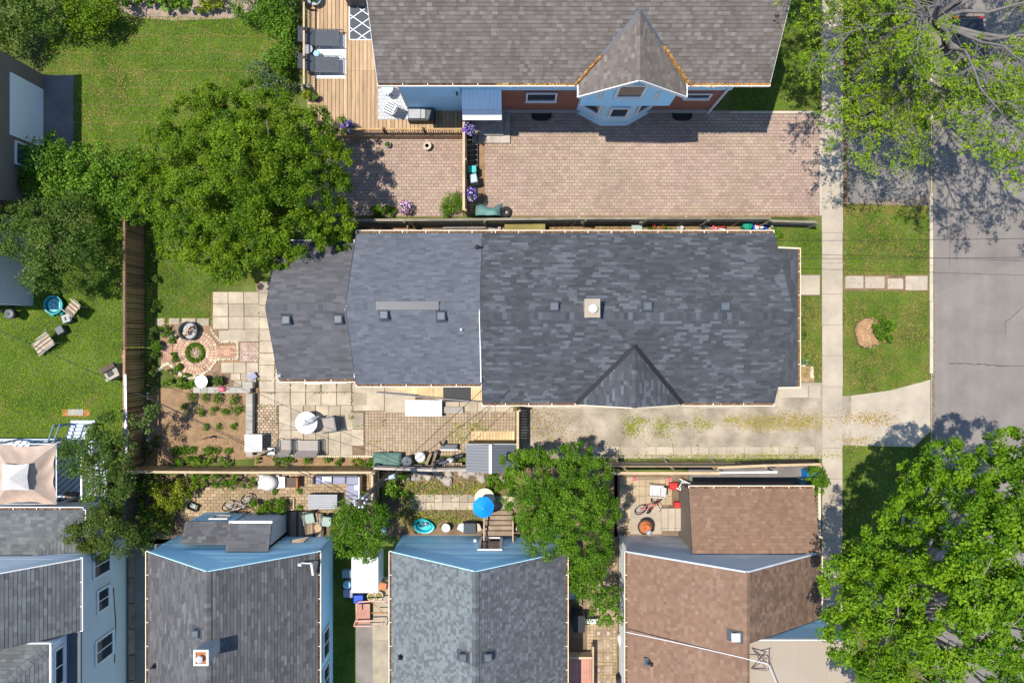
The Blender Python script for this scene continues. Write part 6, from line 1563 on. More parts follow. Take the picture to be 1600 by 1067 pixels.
# --- deck things
rug = tpx('outdoor_rug', 'white geometric rug under the two deck loungers', 'rug', 516, 89, ZD)
MB().box(-.80, -1.13, 0, .80, 1.13, .012).build('mat', 'white_paint', rug)
for i in range(7): MB().beam((-.75, -1.0 + i * .3, .014), (.1 + .1 * i, -.3 + i * .2, .014), .012, .004).build('line', 'grey_siding', rug)
def lounger(label, px, py):
    t = tpx('sun_lounger', label, 'lounger', px, py, ZD)
    MB().slab([(-.30, -.40, .40), (.92, -.40, .36), (.92, .38, .36), (-.30, .38, .40)], .03).build('seat', 'charcoal_fabric', t)
    MB().slab([(-1.05, -.36, .86), (-.32, -.40, .41), (-.32, .38, .41), (-1.05, .36, .86)], .03).build('backrest', 'charcoal_fabric', t)
    for s in (-.42, .42):
        MB().tube([(-1.08, s * .9, .87), (-.32, s, .40), (1.08, s, .35), (1.08, s, .0)], .022, 6).build('side_rail', 'dark_metal', t)
        MB().tube([(-.45, s, .0), (-.3, s, .4)], .02, 6).build('leg', 'dark_metal', t)
        for k in range(3): MB().tube([(-.25 + k * .42, s, .02), (-.1 + k * .42, s, .36), (.05 + k * .42, s, .02)], .012, 5).build('brace', 'dark_metal', t)
    MB().tube([(1.08, -.42, .02), (1.08, .42, .02)], .02, 6).build('foot_bar', 'dark_metal', t); MB().tube([(1.0, -.42, .3), (1.0, .42, .3)], .02, 6).build('foot_bar', 'dark_metal', t)
lounger('charcoal sling lounger on the deck nearer the diamond rug', 505, 64)
lounger('charcoal sling lounger on the deck nearer the flower pots', 505, 105)
table_round('side_table', 'round grey side table between the two loungers', 485, 83, ZD, .26, .5, 'grey_stucco')
t = tpx('stool', 'small faceted blue stool on the white deck rug', 'stool', 498, 89, ZD); MB().lathe([(.16, 0), (.2, .2), (.17, .42), (.15, .44), (0, .44)], 0, 0, 6).build('body', 'blue_roof_pane', t)
rug = tpx('outdoor_rug', 'charcoal rug with white diamond lattice beside the taupe roof', 'rug', 566, 37, ZD)
MB().box(-.66, -.85, 0, .62, 1.05, .012).build('mat', 'charcoal_fabric', rug)
for i in range(-3, 4):
    for s in (-1, 1):
        seg = clip_poly([(-2, i * .66 - s * 1.4), (2, i * .66 + s * 1.4), (2, i * .66 + s * 1.4 + .001), (-2, i * .66 - s * 1.4 + .001)], [(-.64, -.83), (.6, -.83), (.6, 1.03), (-.64, 1.03)])
        if len(seg) > 1:
            a = min(seg); b = max(seg); MB().beam((a[0], a[1], .015 if s > 0 else .019), (b[0], b[1], .015 if s > 0 else .019), .04, .004).build('lattice_line', 'white_paint', rug)
for a, b in (((-.66, -.85), (.62, -.85)), ((-.66, -.85), (-.66, 1.05))): MB().beam((*a, .012), (*b, .012), .05, .008).build('border', 'white_paint', rug)
bq = tpx('barbecue', 'dark covered barbecue at the top of the deck', 'barbecue', 556, 3, ZD)
MB().hexa([(-.35, -.3, .05), (.6, -.3, .05), (.6, .3, .05), (-.35, .3, .05), (-.35, -.32, .85), (.6, -.32, .85), (.6, .32, .85), (-.35, .32, .85)]).build('cart', 'dark_metal', bq, bevel=.03)
MB().tube([(-.3, 0, .88), (.55, 0, .88)], .3, 14).build('hood', 'vent_metal', bq, smooth=True)
MB().box(-.72, -.18, .78, -.36, .3, .84).build('side_shelf', 'pale_metal', bq); MB().box(-.66, -.12, .84, -.42, .24, .87).build('tray', 'deck_wood', bq); MB().tube([(-.2, -.33, .98), (.5, -.33, .98)], .02, 6).build('handle', 'pale_metal', bq)
planter('flower_pot', 'wide grey planter with seedlings at the top deck railing', 494, 3, ZD, .34, .4, 'bin_grey', BRIGHT, .2)
planter('flower_pot', 'small black planter beside the deck railing gate', 480, 9, ZD, .15, .25, 'black')
planter('flower_pot', 'dark pot with lime foliage at the cut deck corner', 484, 152, ZD, .16, .3, 'black', LIME, .24)
planter('flower_pot', 'glossy dark pot next to the lime foliage pot', 495, 155, ZD, .14, .3, 'black', DARK, .12)
planter('flower_pot', 'dark blue pot with white blooms at the deck end railing', 480, 140, ZD, .14, .3, 'dark_metal', DARK, .16, [(.7, .7, .75)], nb=24)
rug = tpx('outdoor_rug', 'pale honeycomb rug under the patterned deck chair', 'rug', 613, 163, ZD)
MB().box(-.74, -.8, 0, .84, .8, .012).build('mat', 'grey_stucco', rug)
for i in range(9):
    for j in range(9):
        MB().lathe([(.065, .012), (.065, .016), (.05, .016)], -.66 + i * .18 + (.09 if j % 2 else 0), -.7 + j * .175, 6).build('honeycomb_cell', 'pale_metal', rug)
table_round('bistro_table', 'round grey bistro table beside the blue wall', 609, 146, ZD, .3, .7, 'bin_grey')
ch = tpx('deck_chair', 'metal chair with white patterned cushion near the bistro table', 'chair', 613, 174, ZD, math.radians(-28))
MB().box(-.34, -.26, .40, .22, .28, .46).build('cushion', 'white_paint', ch, bevel=.03)
for i in range(4): MB().box(-.30, -.21 + i * .125, .461, .17, -.15 + i * .125, .466).build('pattern_stripe', 'charcoal_fabric', ch)
MB().slab([(.22, -.26, .46), (.46, -.24, .95), (.46, .26, .95), (.22, .28, .46)], .05).build('backrest', 'grey_siding', ch)
for i in range(3): MB().slab([(.25 + i * .06, -.2, .53 + i * .13), (.28 + i * .06, -.2, .60 + i * .13), (.28 + i * .06, .22, .60 + i * .13), (.25 + i * .06, .22, .53 + i * .13)], .002).build('pattern_stripe', 'charcoal_fabric', ch)
for sx, sy in ((-.3, -.24), (-.3, .26), (.25, -.24), (.25, .26)): MB().tube([(sx, sy, 0), (sx, sy, .4)], .016, 6).build('leg', 'dark_metal', ch)
for sy in (-.3, .32): MB().tube([(-.3, sy, .4), (-.3, sy, .62), (.3, sy, .64)], .018, 6).build('arm', 'white_paint', ch)
bx_ = tpx('deck_box', 'dark wicker deck box with grey cushions against the blue wall', 'box', 660, 184, ZD)
MB().box(-.68, -.33, 0, .68, .3, .5).build('body', 'black', bx_, bevel=.02); MB().box(-.64, -.22, .5, -.02, .26, .56).build('lid', 'grey_stucco', bx_, bevel=.02); MB().box(.0, -.22, .5, .22, .26, .56).build('lid', 'grey_stucco', bx_, bevel=.02); MB().box(.24, -.28, .5, .66, .28, .55).build('lid', 'dark_metal', bx_, bevel=.02)
planter('flower_basket', 'purple petunia basket on the deck railing by the olive tree', 546, 202, .8, .2, .28, 'terracotta', DARK, .28, PURPLE, 'flowers', nb=170)
planter('flower_basket', 'violet and white petunias on the fence by the entry steps', 734, 205, 1.2, .18, .25, 'dark_wood', DARK, .26, PURPLE, 'flowers', nb=150)
planter('flower_basket', 'violet petunias on the fence end by the green tarp', 738, 306, .9, .18, .25, 'dark_wood', DARK, .27, PURPLE, 'flowers', nb=150)
planter('flower_basket', 'mauve petunia tub in the brick yard', 636, 327, .0, .2, .3, 'dark_wood', DARK, .28, PINKS, 'flowers', nb=170)
planter('flower_pot', 'round empty stone planter standing in the brick yard', 668, 230, 0, .22, .32, 'kerb')
planter('flower_pot', 'small dark pot with seedling on the brick yard', 607, 228, 0, .15, .26, 'grey_stucco', BRIGHT, .06)
def bin_(label, px, py, z, w, d, h, mat, lid, rot=0, name='bin', cat='bin'):
    t = tpx(name, label, cat, px, py, z, rot)
    MB().cbox(0, 0, 0, w * .85, d * .85, h * .85, taper=1.15).build('body', mat, t, bevel=.02)
    MB().cbox(0, 0, h * .85, w * 1.04, d * 1.04, h * .12, taper=.9).build('lid', lid, t, bevel=.03)
    MB().tube([(-w * .35, -d * .55, h * .88), (w * .35, -d * .55, h * .88)], .02, 6).build('handle', 'black', t)
    return t
bin_('teal lidded bin beside the tan dividing fence', 739, 270, 0, .45, .4, .8, 'teal_plastic', 'teal_plastic')
bin_('pale grey lidded bin beside the teal bin', 741, 285, 0, .4, .45, .95, 'bin_grey', 'bin_grey', .2)
lt = thing('lattice_rack', 'dark wire rack along the dividing fence below the petunias', 'rack', P(735, 245, 0))
for i in range(9): MB().beam((-.3, -1.1 + i * .27, .2), (.38, -1.05 + i * .27, .25), .02, .02).build('bar', 'grey_stucco', lt)
for xx in (-.3, .38): MB().beam((xx, -1.15, .18), (xx, 1.1, .18), .04, .04).build('side_rail', 'black', lt)
MB().box(-.32, -1.2, .02, .42, 1.2, .06).build('base', 'dark_wood', lt)
tp = tpx('tarp_cover', 'crumpled green tarp cover at the corner of the brick driveway', 'tarp', 763, 330, 0)
mb = MB(); n = 13; base = 0
for j in range(7):
    for i in range(n):
        u, v = i / (n - 1), j / 6; zz = .85 * (1 - abs(2 * u - 1) ** 4) * (1 - (v * .9) ** 3) + .1 * math.sin(u * 9 + v * 4) * (1 - v)
        mb.v.append(((u - .5) * 1.55, -.36 + v * .62 + .12 * math.sin(u * 8) * v, max(.02, zz)))
for j in range(6):
    for i in range(n - 1): mb.face([j * n + i, j * n + i + 1, (j + 1) * n + i + 1, (j + 1) * n + i])
mb.build('sheet', 'tarp_green', tp, smooth=True); MB().box(-.6, -.3, 0, .6, .1, .6).build('load', 'dark_metal', tp)
t = tpx('tyre', 'black tyre standing beside the green tarp', 'tyre', 791, 332, 0); ring(MB(), (0, 0, .12), .2, .1, 20, sides=8).build('tyre', 'rubber', t, smooth=True); 
# --- side bed things
t = tpx('plywood_panel', 'olive plywood panel leaning over the side bed', 'panel', 820, 354, .6); MB().slab([(-1.05, -.26, .12), (1.05, -.26, .12), (1.05, .22, .2), (-1.05, .22, .2)], .02).build('sheet', 'olive_board', t); 
for s in (-.9, .9): MB().box(s - .04, -.2, -.6, s + .04, -.1, .1).build('leg', 'old_wood', t)
t = tpx('plank_stack', 'long grey planks lying in the side bed', 'planks', 722, 358, .05)
for i in range(3): MB().beam((-2.0 + i * .5, -.12 + i * .1, .04 + i * .03), (2.0 - .1 * i, -.10 + i * .1, .04 + i * .03), .09, .04).build('plank', ('old_wood', 'dark_wood', 'stone')[i], t)
MB().box(1.4, -.14, .1, 2.05, .1, .16).build('end_block', 'stone', t)
t = tpx('utility_box', 'pale green square utility box in the side bed', 'box', 995, 355, .3); MB().box(-.28, -.24, 0, .28, .24, .04).build('panel', 'dull_green', t, bevel=.01); MB().box(-.2, -.18, -.3, .2, .18, 0).build('box', 'grey_stucco', t)
t = tpx('tomato_cage', 'red wire hoop among green plants in the side bed', 'hoop', 1026, 355, .0)
for zz, r in ((.3, .28), (.55, .22)): ring(MB(), (0, 0, zz), r, .014, 20).build('hoop', 'red_plastic', t)
for a in range(4): MB().tube([(.3 * math.cos(a * 1.57), .3 * math.sin(a * 1.57), 0), (.2 * math.cos(a * 1.57), .2 * math.sin(a * 1.57), .6)], .01, 5).build('stake', 'red_plastic', t)
shrub('shrub', 'bright green plants around the red hoop in the side bed', [(1016, 357, .2, .2), (1036, 358, .2, .22), (1045, 358, .18, .16)], VIV, leaf=.05, sub=60, nleaf=16)
t = tpx('kick_scooter', 'white and red ride-on toy lying in the side bed', 'scooter', 1116, 356, .1)
MB().tube([(-.6, .1, .06), (-.2, .0, .05), (.55, -.1, .05)], .04, 8).build('deck', 'white_plastic', t); MB().tube([(-.1, -.2, .1), (-.05, .2, .1)], .07, 8).build('grip', 'red_plastic', t); MB().tube([(.1, -.05, .1), (.5, .05, .1)], .04, 6).build('bar', 'red_plastic', t)
for xx in (-.6, .55): MB().lathe([(0, -.02), (.1, -.02), (.1, .04), (0, .04)], xx, 0, 14).build('wheel', 'black', t)
t = tpx('plant_pot', 'white statue-like planter in the side bed', 'pot', 1063, 358, 0); MB().lathe([(.1, 0), (.16, .1), (.08, .25), (.13, .4), (.05, .52), (0, .55)], 0, 0, 12, wob=.05).build('pot', 'white_plastic', t, smooth=True); MB().lathe([(.18, 0), (.18, .03), (.1, .03)], 0, 0, 12).build('saucer', 'white_plastic', t)
def round_bin(name, label, px, py, z, r, h, mat, lid, cat='bin', knob=True, contents=None):
    t = tpx(name, label, cat, px, py, z)
    MB().lathe([(r * .82, 0), (r, h), (r * 1.04, h), (r * 1.04, h - .03)], 0, 0, 22).build('body', mat, t, smooth=False)
    if lid: MB().lathe([(r * 1.06, h), (r * 1.06, h + .04), (r * .85, h + .08), (0, h + .10)], 0, 0, 22).build('lid', lid, t)
    if knob and lid: MB().lathe([(.05, h + .1), (.06, h + .15), (0, h + .17)], 0, 0, 10).build('knob', lid, t)
    return t
round_bin('green_bin', 'round dark green bin beside the blue recycling box', 1162, 355, 0, .24, .6, 'green_plastic', 'green_plastic')
t = tpx('recycling_box', 'open blue recycling box full of packaging at the fence end', 'box', 1183, 355, 0)
mb = MB(); mb.box(-.34, -.26, 0, .34, .26, .03); mb.box(-.34, -.26, 0, -.31, .26, .42); mb.box(.31, -.26, 0, .34, .26, .42); mb.box(-.34, -.26, 0, .34, -.23, .42); mb.box(-.34, .23, 0, .34, .26, .42); mb.build('box', 'blue_plastic', t)
for i in range(9): MB().cbox(R(-.2, .2), R(-.15, .15), .25, R(.1, .2), R(.08, .15), R(.08, .16), R(0, 3)).build('packaging', random.choice(['white_paint', 'bin_grey', 'tan_canvas', 'pink_plastic', 'blue_roof_pane']), t)
t = tpx('board', 'grey plank leaning at the corner of the charcoal roof', 'plank', 1202, 355, 0); MB().slab([(-.1, -.3, .05), (.1, -.3, .05), (.1, .3, .5), (-.1, .3, .5)], .03).build('plank', 'stone', t); MB().box(-.05, .2, 0, .05, .28, .4).build('prop', 'stone', t)

# --- patio things
t = tpx('fire_pit', 'round dark metal fire pit filled with charred wood', 'fire pit', 299, 517, .0)
MB().lathe([(.34, 0), (.46, .1), (.48, .42), (.50, .44), (.46, .45), (.43, .42), (.40, .16), (0, .14)], 0, 0, 28).build('bowl', 'dark_metal', t)
MB().lathe([(0, .19), (.41, .18)], 0, 0, 20).build('ash', 'grey_stucco', t)
for i in range(12): a = R(0, 6.28); MB().beam((R(-.3, .1), R(-.3, .2), .24 + i * .008), (R(-.05, .33), R(-.2, .33), .28 + i * .008), .05, .05).build('log', random.choice(['pale_stone', 'rust', 'dark_wood', 'pale_bark']), t)
t = tpx('patio_table', 'round white patio table with a folded umbrella on it', 'table', 485, 658, 0)
MB().lathe([(0, .69), (.55, .69), (.56, .71), (.55, .73), (0, .73)], 0, 0, 36).build('table_top', 'white_plastic', t); ring(MB(), (0, 0, .71), .56, .018, 30).build('rim', 'pale_metal', t)
for i in range(4):
    a = math.pi / 4 + i * 1.571; MB().tube([(math.cos(a) * .48, math.sin(a) * .48, 0), (math.cos(a) * .3, math.sin(a) * .3, .69)], .018, 6).build('leg', 'pale_metal', t)
u_ = tpx('folded_umbrella', 'folded grey umbrella lying on the round white table', 'umbrella', 485, 658, .735, math.radians(28))
MB().tube([(-.48, -.02, .06), (-.2, 0, .1), (.2, .02, .12), (.45, .03, .05)], [.02, .12, .15, .03], 9).build('canopy', 'grey_stucco', u_)
for i in range(4): MB().slab([(-.4 + i * .2, -.05, .1), (-.25 + i * .2, -.05, .12), (-.2 + i * .2, .22 - i * .06, .06), (-.35 + i * .2, .18, .05)], .02).build('fold', 'grey_siding', u_)
MB().tube([(-.56, -.03, .04), (.52, .03, .04)], .018, 6).build('pole', 'pale_metal', u_)
def sling_chair(label, px, py, rot, w=.62, name='patio_chair', cat='chair'):
    t = tpx(name, label, cat, px, py, 0, rot)
    MB().slab([(-.26, -w / 2, .40), (.26, -w / 2, .42), (.26, w / 2, .42), (-.26, w / 2, .40)], .025).build('seat', 'taupe_fabric', t)
    MB().slab([(-.50, -w / 2, .92), (-.26, -w / 2, .40), (-.26, w / 2, .40), (-.50, w / 2, .92)], .025).build('backrest', 'taupe_fabric', t)
    for s in (-1, 1):
        y_ = s * (w / 2 + .04)
        MB().tube([(-.52, y_, .94), (-.27, y_, .4), (.28, y_, .42), (.3, y_, 0)], .02, 6).build('side_frame', 'dark_metal', t)
        MB().tube([(-.38, y_, .64), (.26, y_, .63), (.3, y_, .42)], .026, 6).build('arm', 'dark_metal', t); MB().tube([(-.27, y_, .4), (-.36, y_, 0)], .018, 6).build('leg', 'dark_metal', t)
    MB().tube([(-.52, -w / 2 - .04, .94), (-.52, w / 2 + .04, .94)], .02, 6).build('top_bar', 'dark_metal', t)
    return t
sling_chair('taupe sling chair with dark frame beside the round white table', 516, 662, math.radians(190), .7)
sling_chair('single taupe sling armchair in front of the scalloped edging', 450, 693, math.radians(90), .62)
sling_chair('wide taupe sling loveseat in front of the scalloped edging', 484, 694, math.radians(90), 1.15, 'patio_loveseat', 'loveseat')
t = tpx('square_table', 'white square plastic table over the block wall corner', 'table', 404, 689, .0)
MB().box(-.46, -.46, .68, .46, .46, .74).build('table_top', 'white_plastic', t, bevel=.08); MB().lathe([(.02, .74), (.02, .745), (0, .745)], 0, 0, 10).build('umbrella_hole', 'black', t)
for sx in (-1, 1):
    for sy in (-1, 1): MB().tube([(sx * .4, sy * .4, 0), (sx * .36, sy * .36, .68)], .03, 8).build('leg', 'white_plastic', t)
t = tpx('side_stool', 'small white stool holding a glass ashtray', 'stool', 428, 703, 0); MB().box(-.19, -.19, .4, .19, .19, .44).build('seat', 'white_plastic', t, bevel=.02)
for sx in (-1, 1):
    for sy in (-1, 1): MB().box(sx * .15 - .02, sy * .15 - .02, 0, sx * .15 + .02, sy * .15 + .02, .4).build('leg', 'white_plastic', t)
t = tpx('ashtray', 'round glass ashtray on the small white stool', 'ashtray', 428, 703, .44); MB().lathe([(.06, 0), (.1, .06), (.1, .07), (.07, .07), (.05, .02), (0, .02)], 0, 0, 16).build('dish', 'vent_metal', t); MB().tube([(-.05, 0, .06), (.08, .02, .07)], .008, 5).build('stub', 'white_paint', t)
t = thing('garden_pole', 'rough wooden pole leaning out of the bed corner', 'pole', G(385, 712, 0)); MB().tube([Vector((0, 0, .05)), P(400, 712, .5) - t.location, P(419, 704, .9) - t.location], [.07, .06, .05], 8).build('shaft', 'old_wood', t); ring(MB(), (0, 0, .06), .09, .012, 12).build('band', 'rust', t)
table_round('garden_stand', 'round pale metal stand beside the block wall', 321, 595, 0, .33, .5, 'grey_metal')
planter('flower_pot', 'black pot with dark plant beside the pale metal stand', 346, 594, 0, .2, .32, 'black', DARK, .2)
t = tpx('garden_cat', 'pink watering can on the block wall', 'watering can', 348, 608, .42); MB().lathe([(.1, 0), (.13, .1), (.1, .2), (.05, .22), (0, .22)], 0, 0, 14, sx=1.5).build('body', 'pink_plastic', t, smooth=True); MB().tube([(.12, 0, .08), (.28, .02, .2)], .02, 6).build('spout', 'pink_plastic', t); MB().tube([(-.12, 0, .06), (-.22, 0, .16), (-.08, 0, .22)], .015, 6).build('handle', 'pink_plastic', t); t.name = 'watering_can'
t = tpx('stone_pile', 'leftover grey slabs stacked by the patio corner', 'slabs', 393, 592, 0)
for i in range(5): MB().cbox(R(-.1, .2), R(-.15, .2), .02 + i * .05, R(.3, .45), R(.25, .35), .05, R(0, 2)).build('slab', random.choice(['block', 'lilac_cushion']), t)
planter('flower_pot', 'dark pot with bushy plant at the brown fence foot', 250, 540, 0, .2, .3, 'dark_wood', BRIGHT, .22)
t = tpx('sprinkler', 'black sprinkler arm in the middle of the vegetable bed', 'sprinkler', 334, 684, .0); MB().tube([(-.6, -.08, .25), (-.2, .08, .3), (0, .1, .32), (.25, .06, .3), (.5, -.02, .25)], .016, 6).build('arm', 'black', t); MB().lathe([(.06, 0), (.05, .3), (.07, .34), (0, .36)], 0, .08, 10).build('base', 'black', t)
st_ = tpx('storage_box', 'long dark green lidded storage box by the low fence', 'box', 608, 716, 0)
MB().box(-.75, -.35, 0, .75, .35, .5).build('body', 'dark_metal', st_, bevel=.03)
MB().hexa([(-.78, -.40, .5), (.78, -.40, .5), (.72, .40, .5), (-.72, .40, .5), (-.66, -.32, .64), (.66, -.32, .64), (.6, .24, .62), (-.6, .24, .62)]).build('lid', 'green_cover', st_, bevel=.04)
MB().beam((0, -.34, .645), (0, .25, .635), .02, .02).build('lid_seam', 'dark_metal', st_); MB().box(-.1, .36, .4, .1, .42, .5).build('latch', 'black', st_)
round_bin('trash_can', 'dark grey round trash can beside the storage box', 639, 717, 0, .27, .7, 'dark_metal', 'vent_metal')
round_bin('barrel', 'white plastic barrel by the timber beams', 659, 711, 0, .25, .6, 'white_plastic', 'white_plastic', 'barrel')
for lab, a, b in (('old timber beam sloping beside the white barrel', (673, 708, .5), (664, 730, .3)), ('brown timber beam nearest the motorbike', (681, 706, .5), (675, 731, .3))):
    t = thing('timber_beam', lab, 'beam', P(*a)); MB().beam((0, 0, 0), P(*b) - t.location, .14, .12).build('beam', 'old_wood' if 'old' in lab else 'bark', t); MB().box(-.04, -.04, -.5, .04, .04, -.02).build('prop', 'old_wood', t)
def bicycle(label, px, py, rot, frame, lean=0.2, name='bicycle', R_=.33, moto=False, z=0.0):
    t = tpx(name, label, name.replace('_', ' '), px, py, z, 0); t.rotation_euler = (lean, 0, rot)
    for xx in (-.52, .52):
        w = ring(MB(), (xx, 0, R_), R_, .03 if not moto else .06, 26, 'y', 6).build('wheel', 'rubber', t, smooth=True)
        for k in range(5): a = k * .628; MB().tube([(xx - math.cos(a) * R_, 0, R_ - math.sin(a) * R_), (xx + math.cos(a) * R_, 0, R_ + math.sin(a) * R_)], .006, 4).build('spoke', 'pale_metal', w)
    r = .017
    for a, b in (((-.52, 0, R_), (-.1, 0, R_ - .02)), ((-.52, 0, R_), (-.2, 0, .75)), ((-.1, 0, R_ - .02), (-.22, 0, .82)), ((-.1, 0, R_ - .02), (.36, 0, .72)), ((-.2, 0, .75), (.35, 0, .78)), ((.52, 0, R_), (.32, 0, .92))):
        MB().tube([a, b], r if not moto else r * 2, 6).build('frame_tube', frame, t)
    MB().tube([(.18, -.3, .95), (.34, -.26, .95), (.32, 0, .95), (.34, .26, .95), (.18, .3, .95)], .016, 6).build('handlebar', 'black', t)
    MB().lathe([(0, .84), (.13, .85), (.11, .89), (0, .9)], -.24, 0, 10, sx=1.3 if not moto else 2.4, sy=.7).build('saddle', 'black' if not moto else 'vent_metal', t, smooth=True)
    if moto: MB().tube([(-.1, 0, .62), (.12, 0, .74), (.3, 0, .7)], [.08, .16, .06], 10).build('tank', 'pale_metal', t, smooth=True)
    return t
bicycle('grey motorbike parked between timber beams and the dark shed', 702, 713, math.radians(12), 'dark_metal', .15, 'motorbike', .31, True)
bicycle('bicycle lying with one raised wheel on the yard pavers', 372, 776, math.radians(20), 'pale_metal', .75)
bicycle('rusty orange bicycle leaning on the small shed wall', 372, 790, math.radians(48), 'rust', .8)
bicycle('red bicycle leaning near the white plastic chair', 1010, 782, math.radians(35), 'red_plastic', .35)
t = tpx('slat_bench', 'dark bench with white front edge by the motorbike', 'bench', 702, 699, 0)
MB().box(-.4, -.03, .38, .45, .22, .42).build('seat', 'dark_metal', t); MB().box(-.42, -.08, .36, .48, -.03, .43).build('front_edge', 'white_paint', t); MB().slab([(-.42, .2, .42), (-.2, .1, .42), (-.34, .42, .8), (-.46, .44, .8)], .04).build('arm_board', 'dark_wood', t)
for sx in (-.35, .4): MB().box(sx - .03, 0, 0, sx + .03, .18, .38).build('leg', 'dark_wood', t)
t = tpx('seed_tray', 'wooden seed tray with dark soil behind the motorbike', 'planter', 709, 726, .0)
mb = MB(); mb.box(-.46, -.17, .2, .46, -.13, .45); mb.box(-.46, .13, .2, .46, .17, .45); mb.box(-.46, -.13, .2, -.42, .13, .45); mb.box(.42, -.13, .2, .46, .13, .45); mb.box(-.02, -.13, .2, .02, .13, .44); mb.build('frame', 'rail_tan', t); MB().box(-.42, -.13, .0, .42, .13, .3).build('soil', 'soil', t)
sh = thing('garden_shed', 'small shed with dark ribbed metal roof and white ridge strip', 'shed', P(768, 716, 0))
zr_, ze_ = 2.0, 1.72; xa_, xm_, xb_ = [P(p, 700, ze_).x - sh.location.x for p in (728, 766.5, 808)]; ya_, yb_ = P(700, 694, ze_).y - sh.location.y, P(700, 737.5, ze_).y - sh.location.y
for s, (x0, x1) in enumerate(((xa_, xm_), (xm_, xb_))):
    for i in range(9):
        y0 = yb_ + (ya_ - yb_) * i / 9; y1 = yb_ + (ya_ - yb_) * (i + .94) / 9; za, zb = (ze_, zr_) if s == 0 else (zr_, ze_)
        MB().slab([(x0, y0, za), (x1, y0, zb), (x1, y1, zb), (x0, y1, za)], .03).build('roof_sheet', 'dark_steel_roof', sh)
MB().box(xm_ - .07, yb_ - .02, zr_, xm_ + .07, ya_ + .02, zr_ + .04).build('ridge_strip', 'white_paint', sh)
MB().box(xa_ + .06, yb_ + .05, 0, xb_ - .06, ya_ - .05, ze_ - .03).build('wall', 'olive_board', sh); MB().box(xa_ + .3, ya_ - .05, .05, xb_ - .3, ya_ - .01, 1.6).build('door', 'olive_board', sh); MB().beam((xa_, ya_ + .01, ze_), (xb_, ya_ + .01, ze_), .05, .06).build('fascia', 'grey_stucco', sh)
t = thing('plank_ramp', 'pale plank ramp in front of the dark metal shed', 'ramp', P(770, 681, 0))
for i in range(14): MB().box(-1.13 + i * .163, -.28, .03, -.98 + i * .163, .26, .09).build('plank', 'ramp_wood', t)

# --- yard behind the dark grey roof
t = tpx('spa_cover', 'white covered tub on a white platform beside the tan fence', 'tub', 424, 751, 0)
MB().box(-.62, -.36, 0, .5, .36, .3).build('platform', 'white_plastic', t, bevel=.03); MB().lathe([(.42, .3), (.44, .5), (.40, .66), (.25, .75), (0, .77)], 0, 0, 24, sx=1.12, sy=.95).build('dome', 'white_plastic', t, smooth=True); MB().box(.5, -.3, .1, .85, .3, .4).build('step', 'white_plastic', t, bevel=.02)
t = tpx('bench', 'dark bench beside the white covered tub', 'bench', 461, 751, 0); MB().box(-.3, -.25, .35, .3, .25, .42).build('seat', 'dark_wood', t); MB().box(.26, -.28, 0, .32, .28, .6).build('arm', 'rust', t)
for sx in (-.27, .22): MB().box(sx, -.2, 0, sx + .05, .2, .35).build('leg', 'dark_wood', t)
sf = thing('sectional_sofa', 'L shaped lilac grey sectional sofa around the slatted table', 'sofa', P(530, 760, 0))
def rel(px, py, z): return P(px, py, z) - sf.location
def pbox(par, x0, y0, x1, y1, za, zb, name, mat, bev=.04):
    a = P(x0, y1, zb) - par.location; b = P(x1, y0, zb) - par.location
    return MB().box(a.x, a.y, za, b.x, b.y, zb).build(name, mat, par, bevel=bev)
for (a, b) in ((491, 502), (502, 519), (520, 540)): pbox(sf, a, 745, b - .4, 756, .05, .42, 'cushion', 'lilac_cushion')
for (a, b) in ((745, 757), (757.5, 774), (774.5, 791)): pbox(sf, 541, a, 559, b, .05, .42, 'cushion', 'lilac_cushion')
pbox(sf, 559, 745, 562, 791, .05, .72, 'backrest', 'white_siding'); pbox(sf, 503, 744.5, 518, 752, .42, .55, 'back_pillow', 'white_siding', .03); pbox(sf, 553, 757, 560, 766, .42, .58, 'back_pillow', 'bin_grey', .03); pbox(sf, 487.5, 745, 490.5, 757, .05, .6, 'arm', 'dark_metal'); pbox(sf, 491, 742, 560, 745, .05, .72, 'backrest', 'dark_metal')
tt = tpx('slatted_table', 'grey slatted outdoor table in front of the sectional sofa', 'table', 509.5, 779, 0)
for i in range(7): MB().box(-.77, -.37 + i * .108, .66, .76, -.275 + i * .108, .7).build('slat', 'grey_stucco', tt)
for sx in (-.7, .7):
    for sy in (-.3, .3): MB().box(sx - .04, sy - .04, 0, sx + .04, sy + .04, .66).build('leg', 'dark_metal', tt)
MB().box(-.74, -.34, .6, .73, .36, .65).build('frame', 'dark_metal', tt)
t = tpx('crate', 'black plastic crate lying on the yard pavers', 'crate', 304, 790, 0, -.4)
mb = MB(); mb.box(-.27, -.19, 0, .27, .19, .02); mb.box(-.27, -.19, 0, -.24, .19, .25); mb.box(.24, -.19, 0, .27, .19, .25); mb.box(-.24, -.19, 0, .24, -.16, .25); mb.box(-.24, .16, 0, .24, .19, .25); mb.build('box', 'black', t); MB().box(-.2, -.1, .03, .1, .1, .1).build('contents', 'dull_green', t)
for lab, px, py, rot in (('dull green garden chair beside the dark plank deck', 487, 807, .2), ('dull green garden chair next to the small bright tree', 513, 812, -.1)):
    t = tpx('garden_chair', lab, 'chair', px, py, 0, rot); MB().box(-.26, -.24, .38, .26, .26, .43).build('seat', 'dull_green', t, bevel=.05); MB().slab([(-.25, .24, .42), (.25, .24, .42), (.22, .42, .85), (-.22, .42, .85)], .04).build('backrest', 'green_cover', t)
    for sx in (-.28, .28): MB().tube([(sx, -.24, 0), (sx, -.24, .6), (sx, .26, .62), (sx, .34, 0)], .022, 6).build('arm', 'dull_green', t)
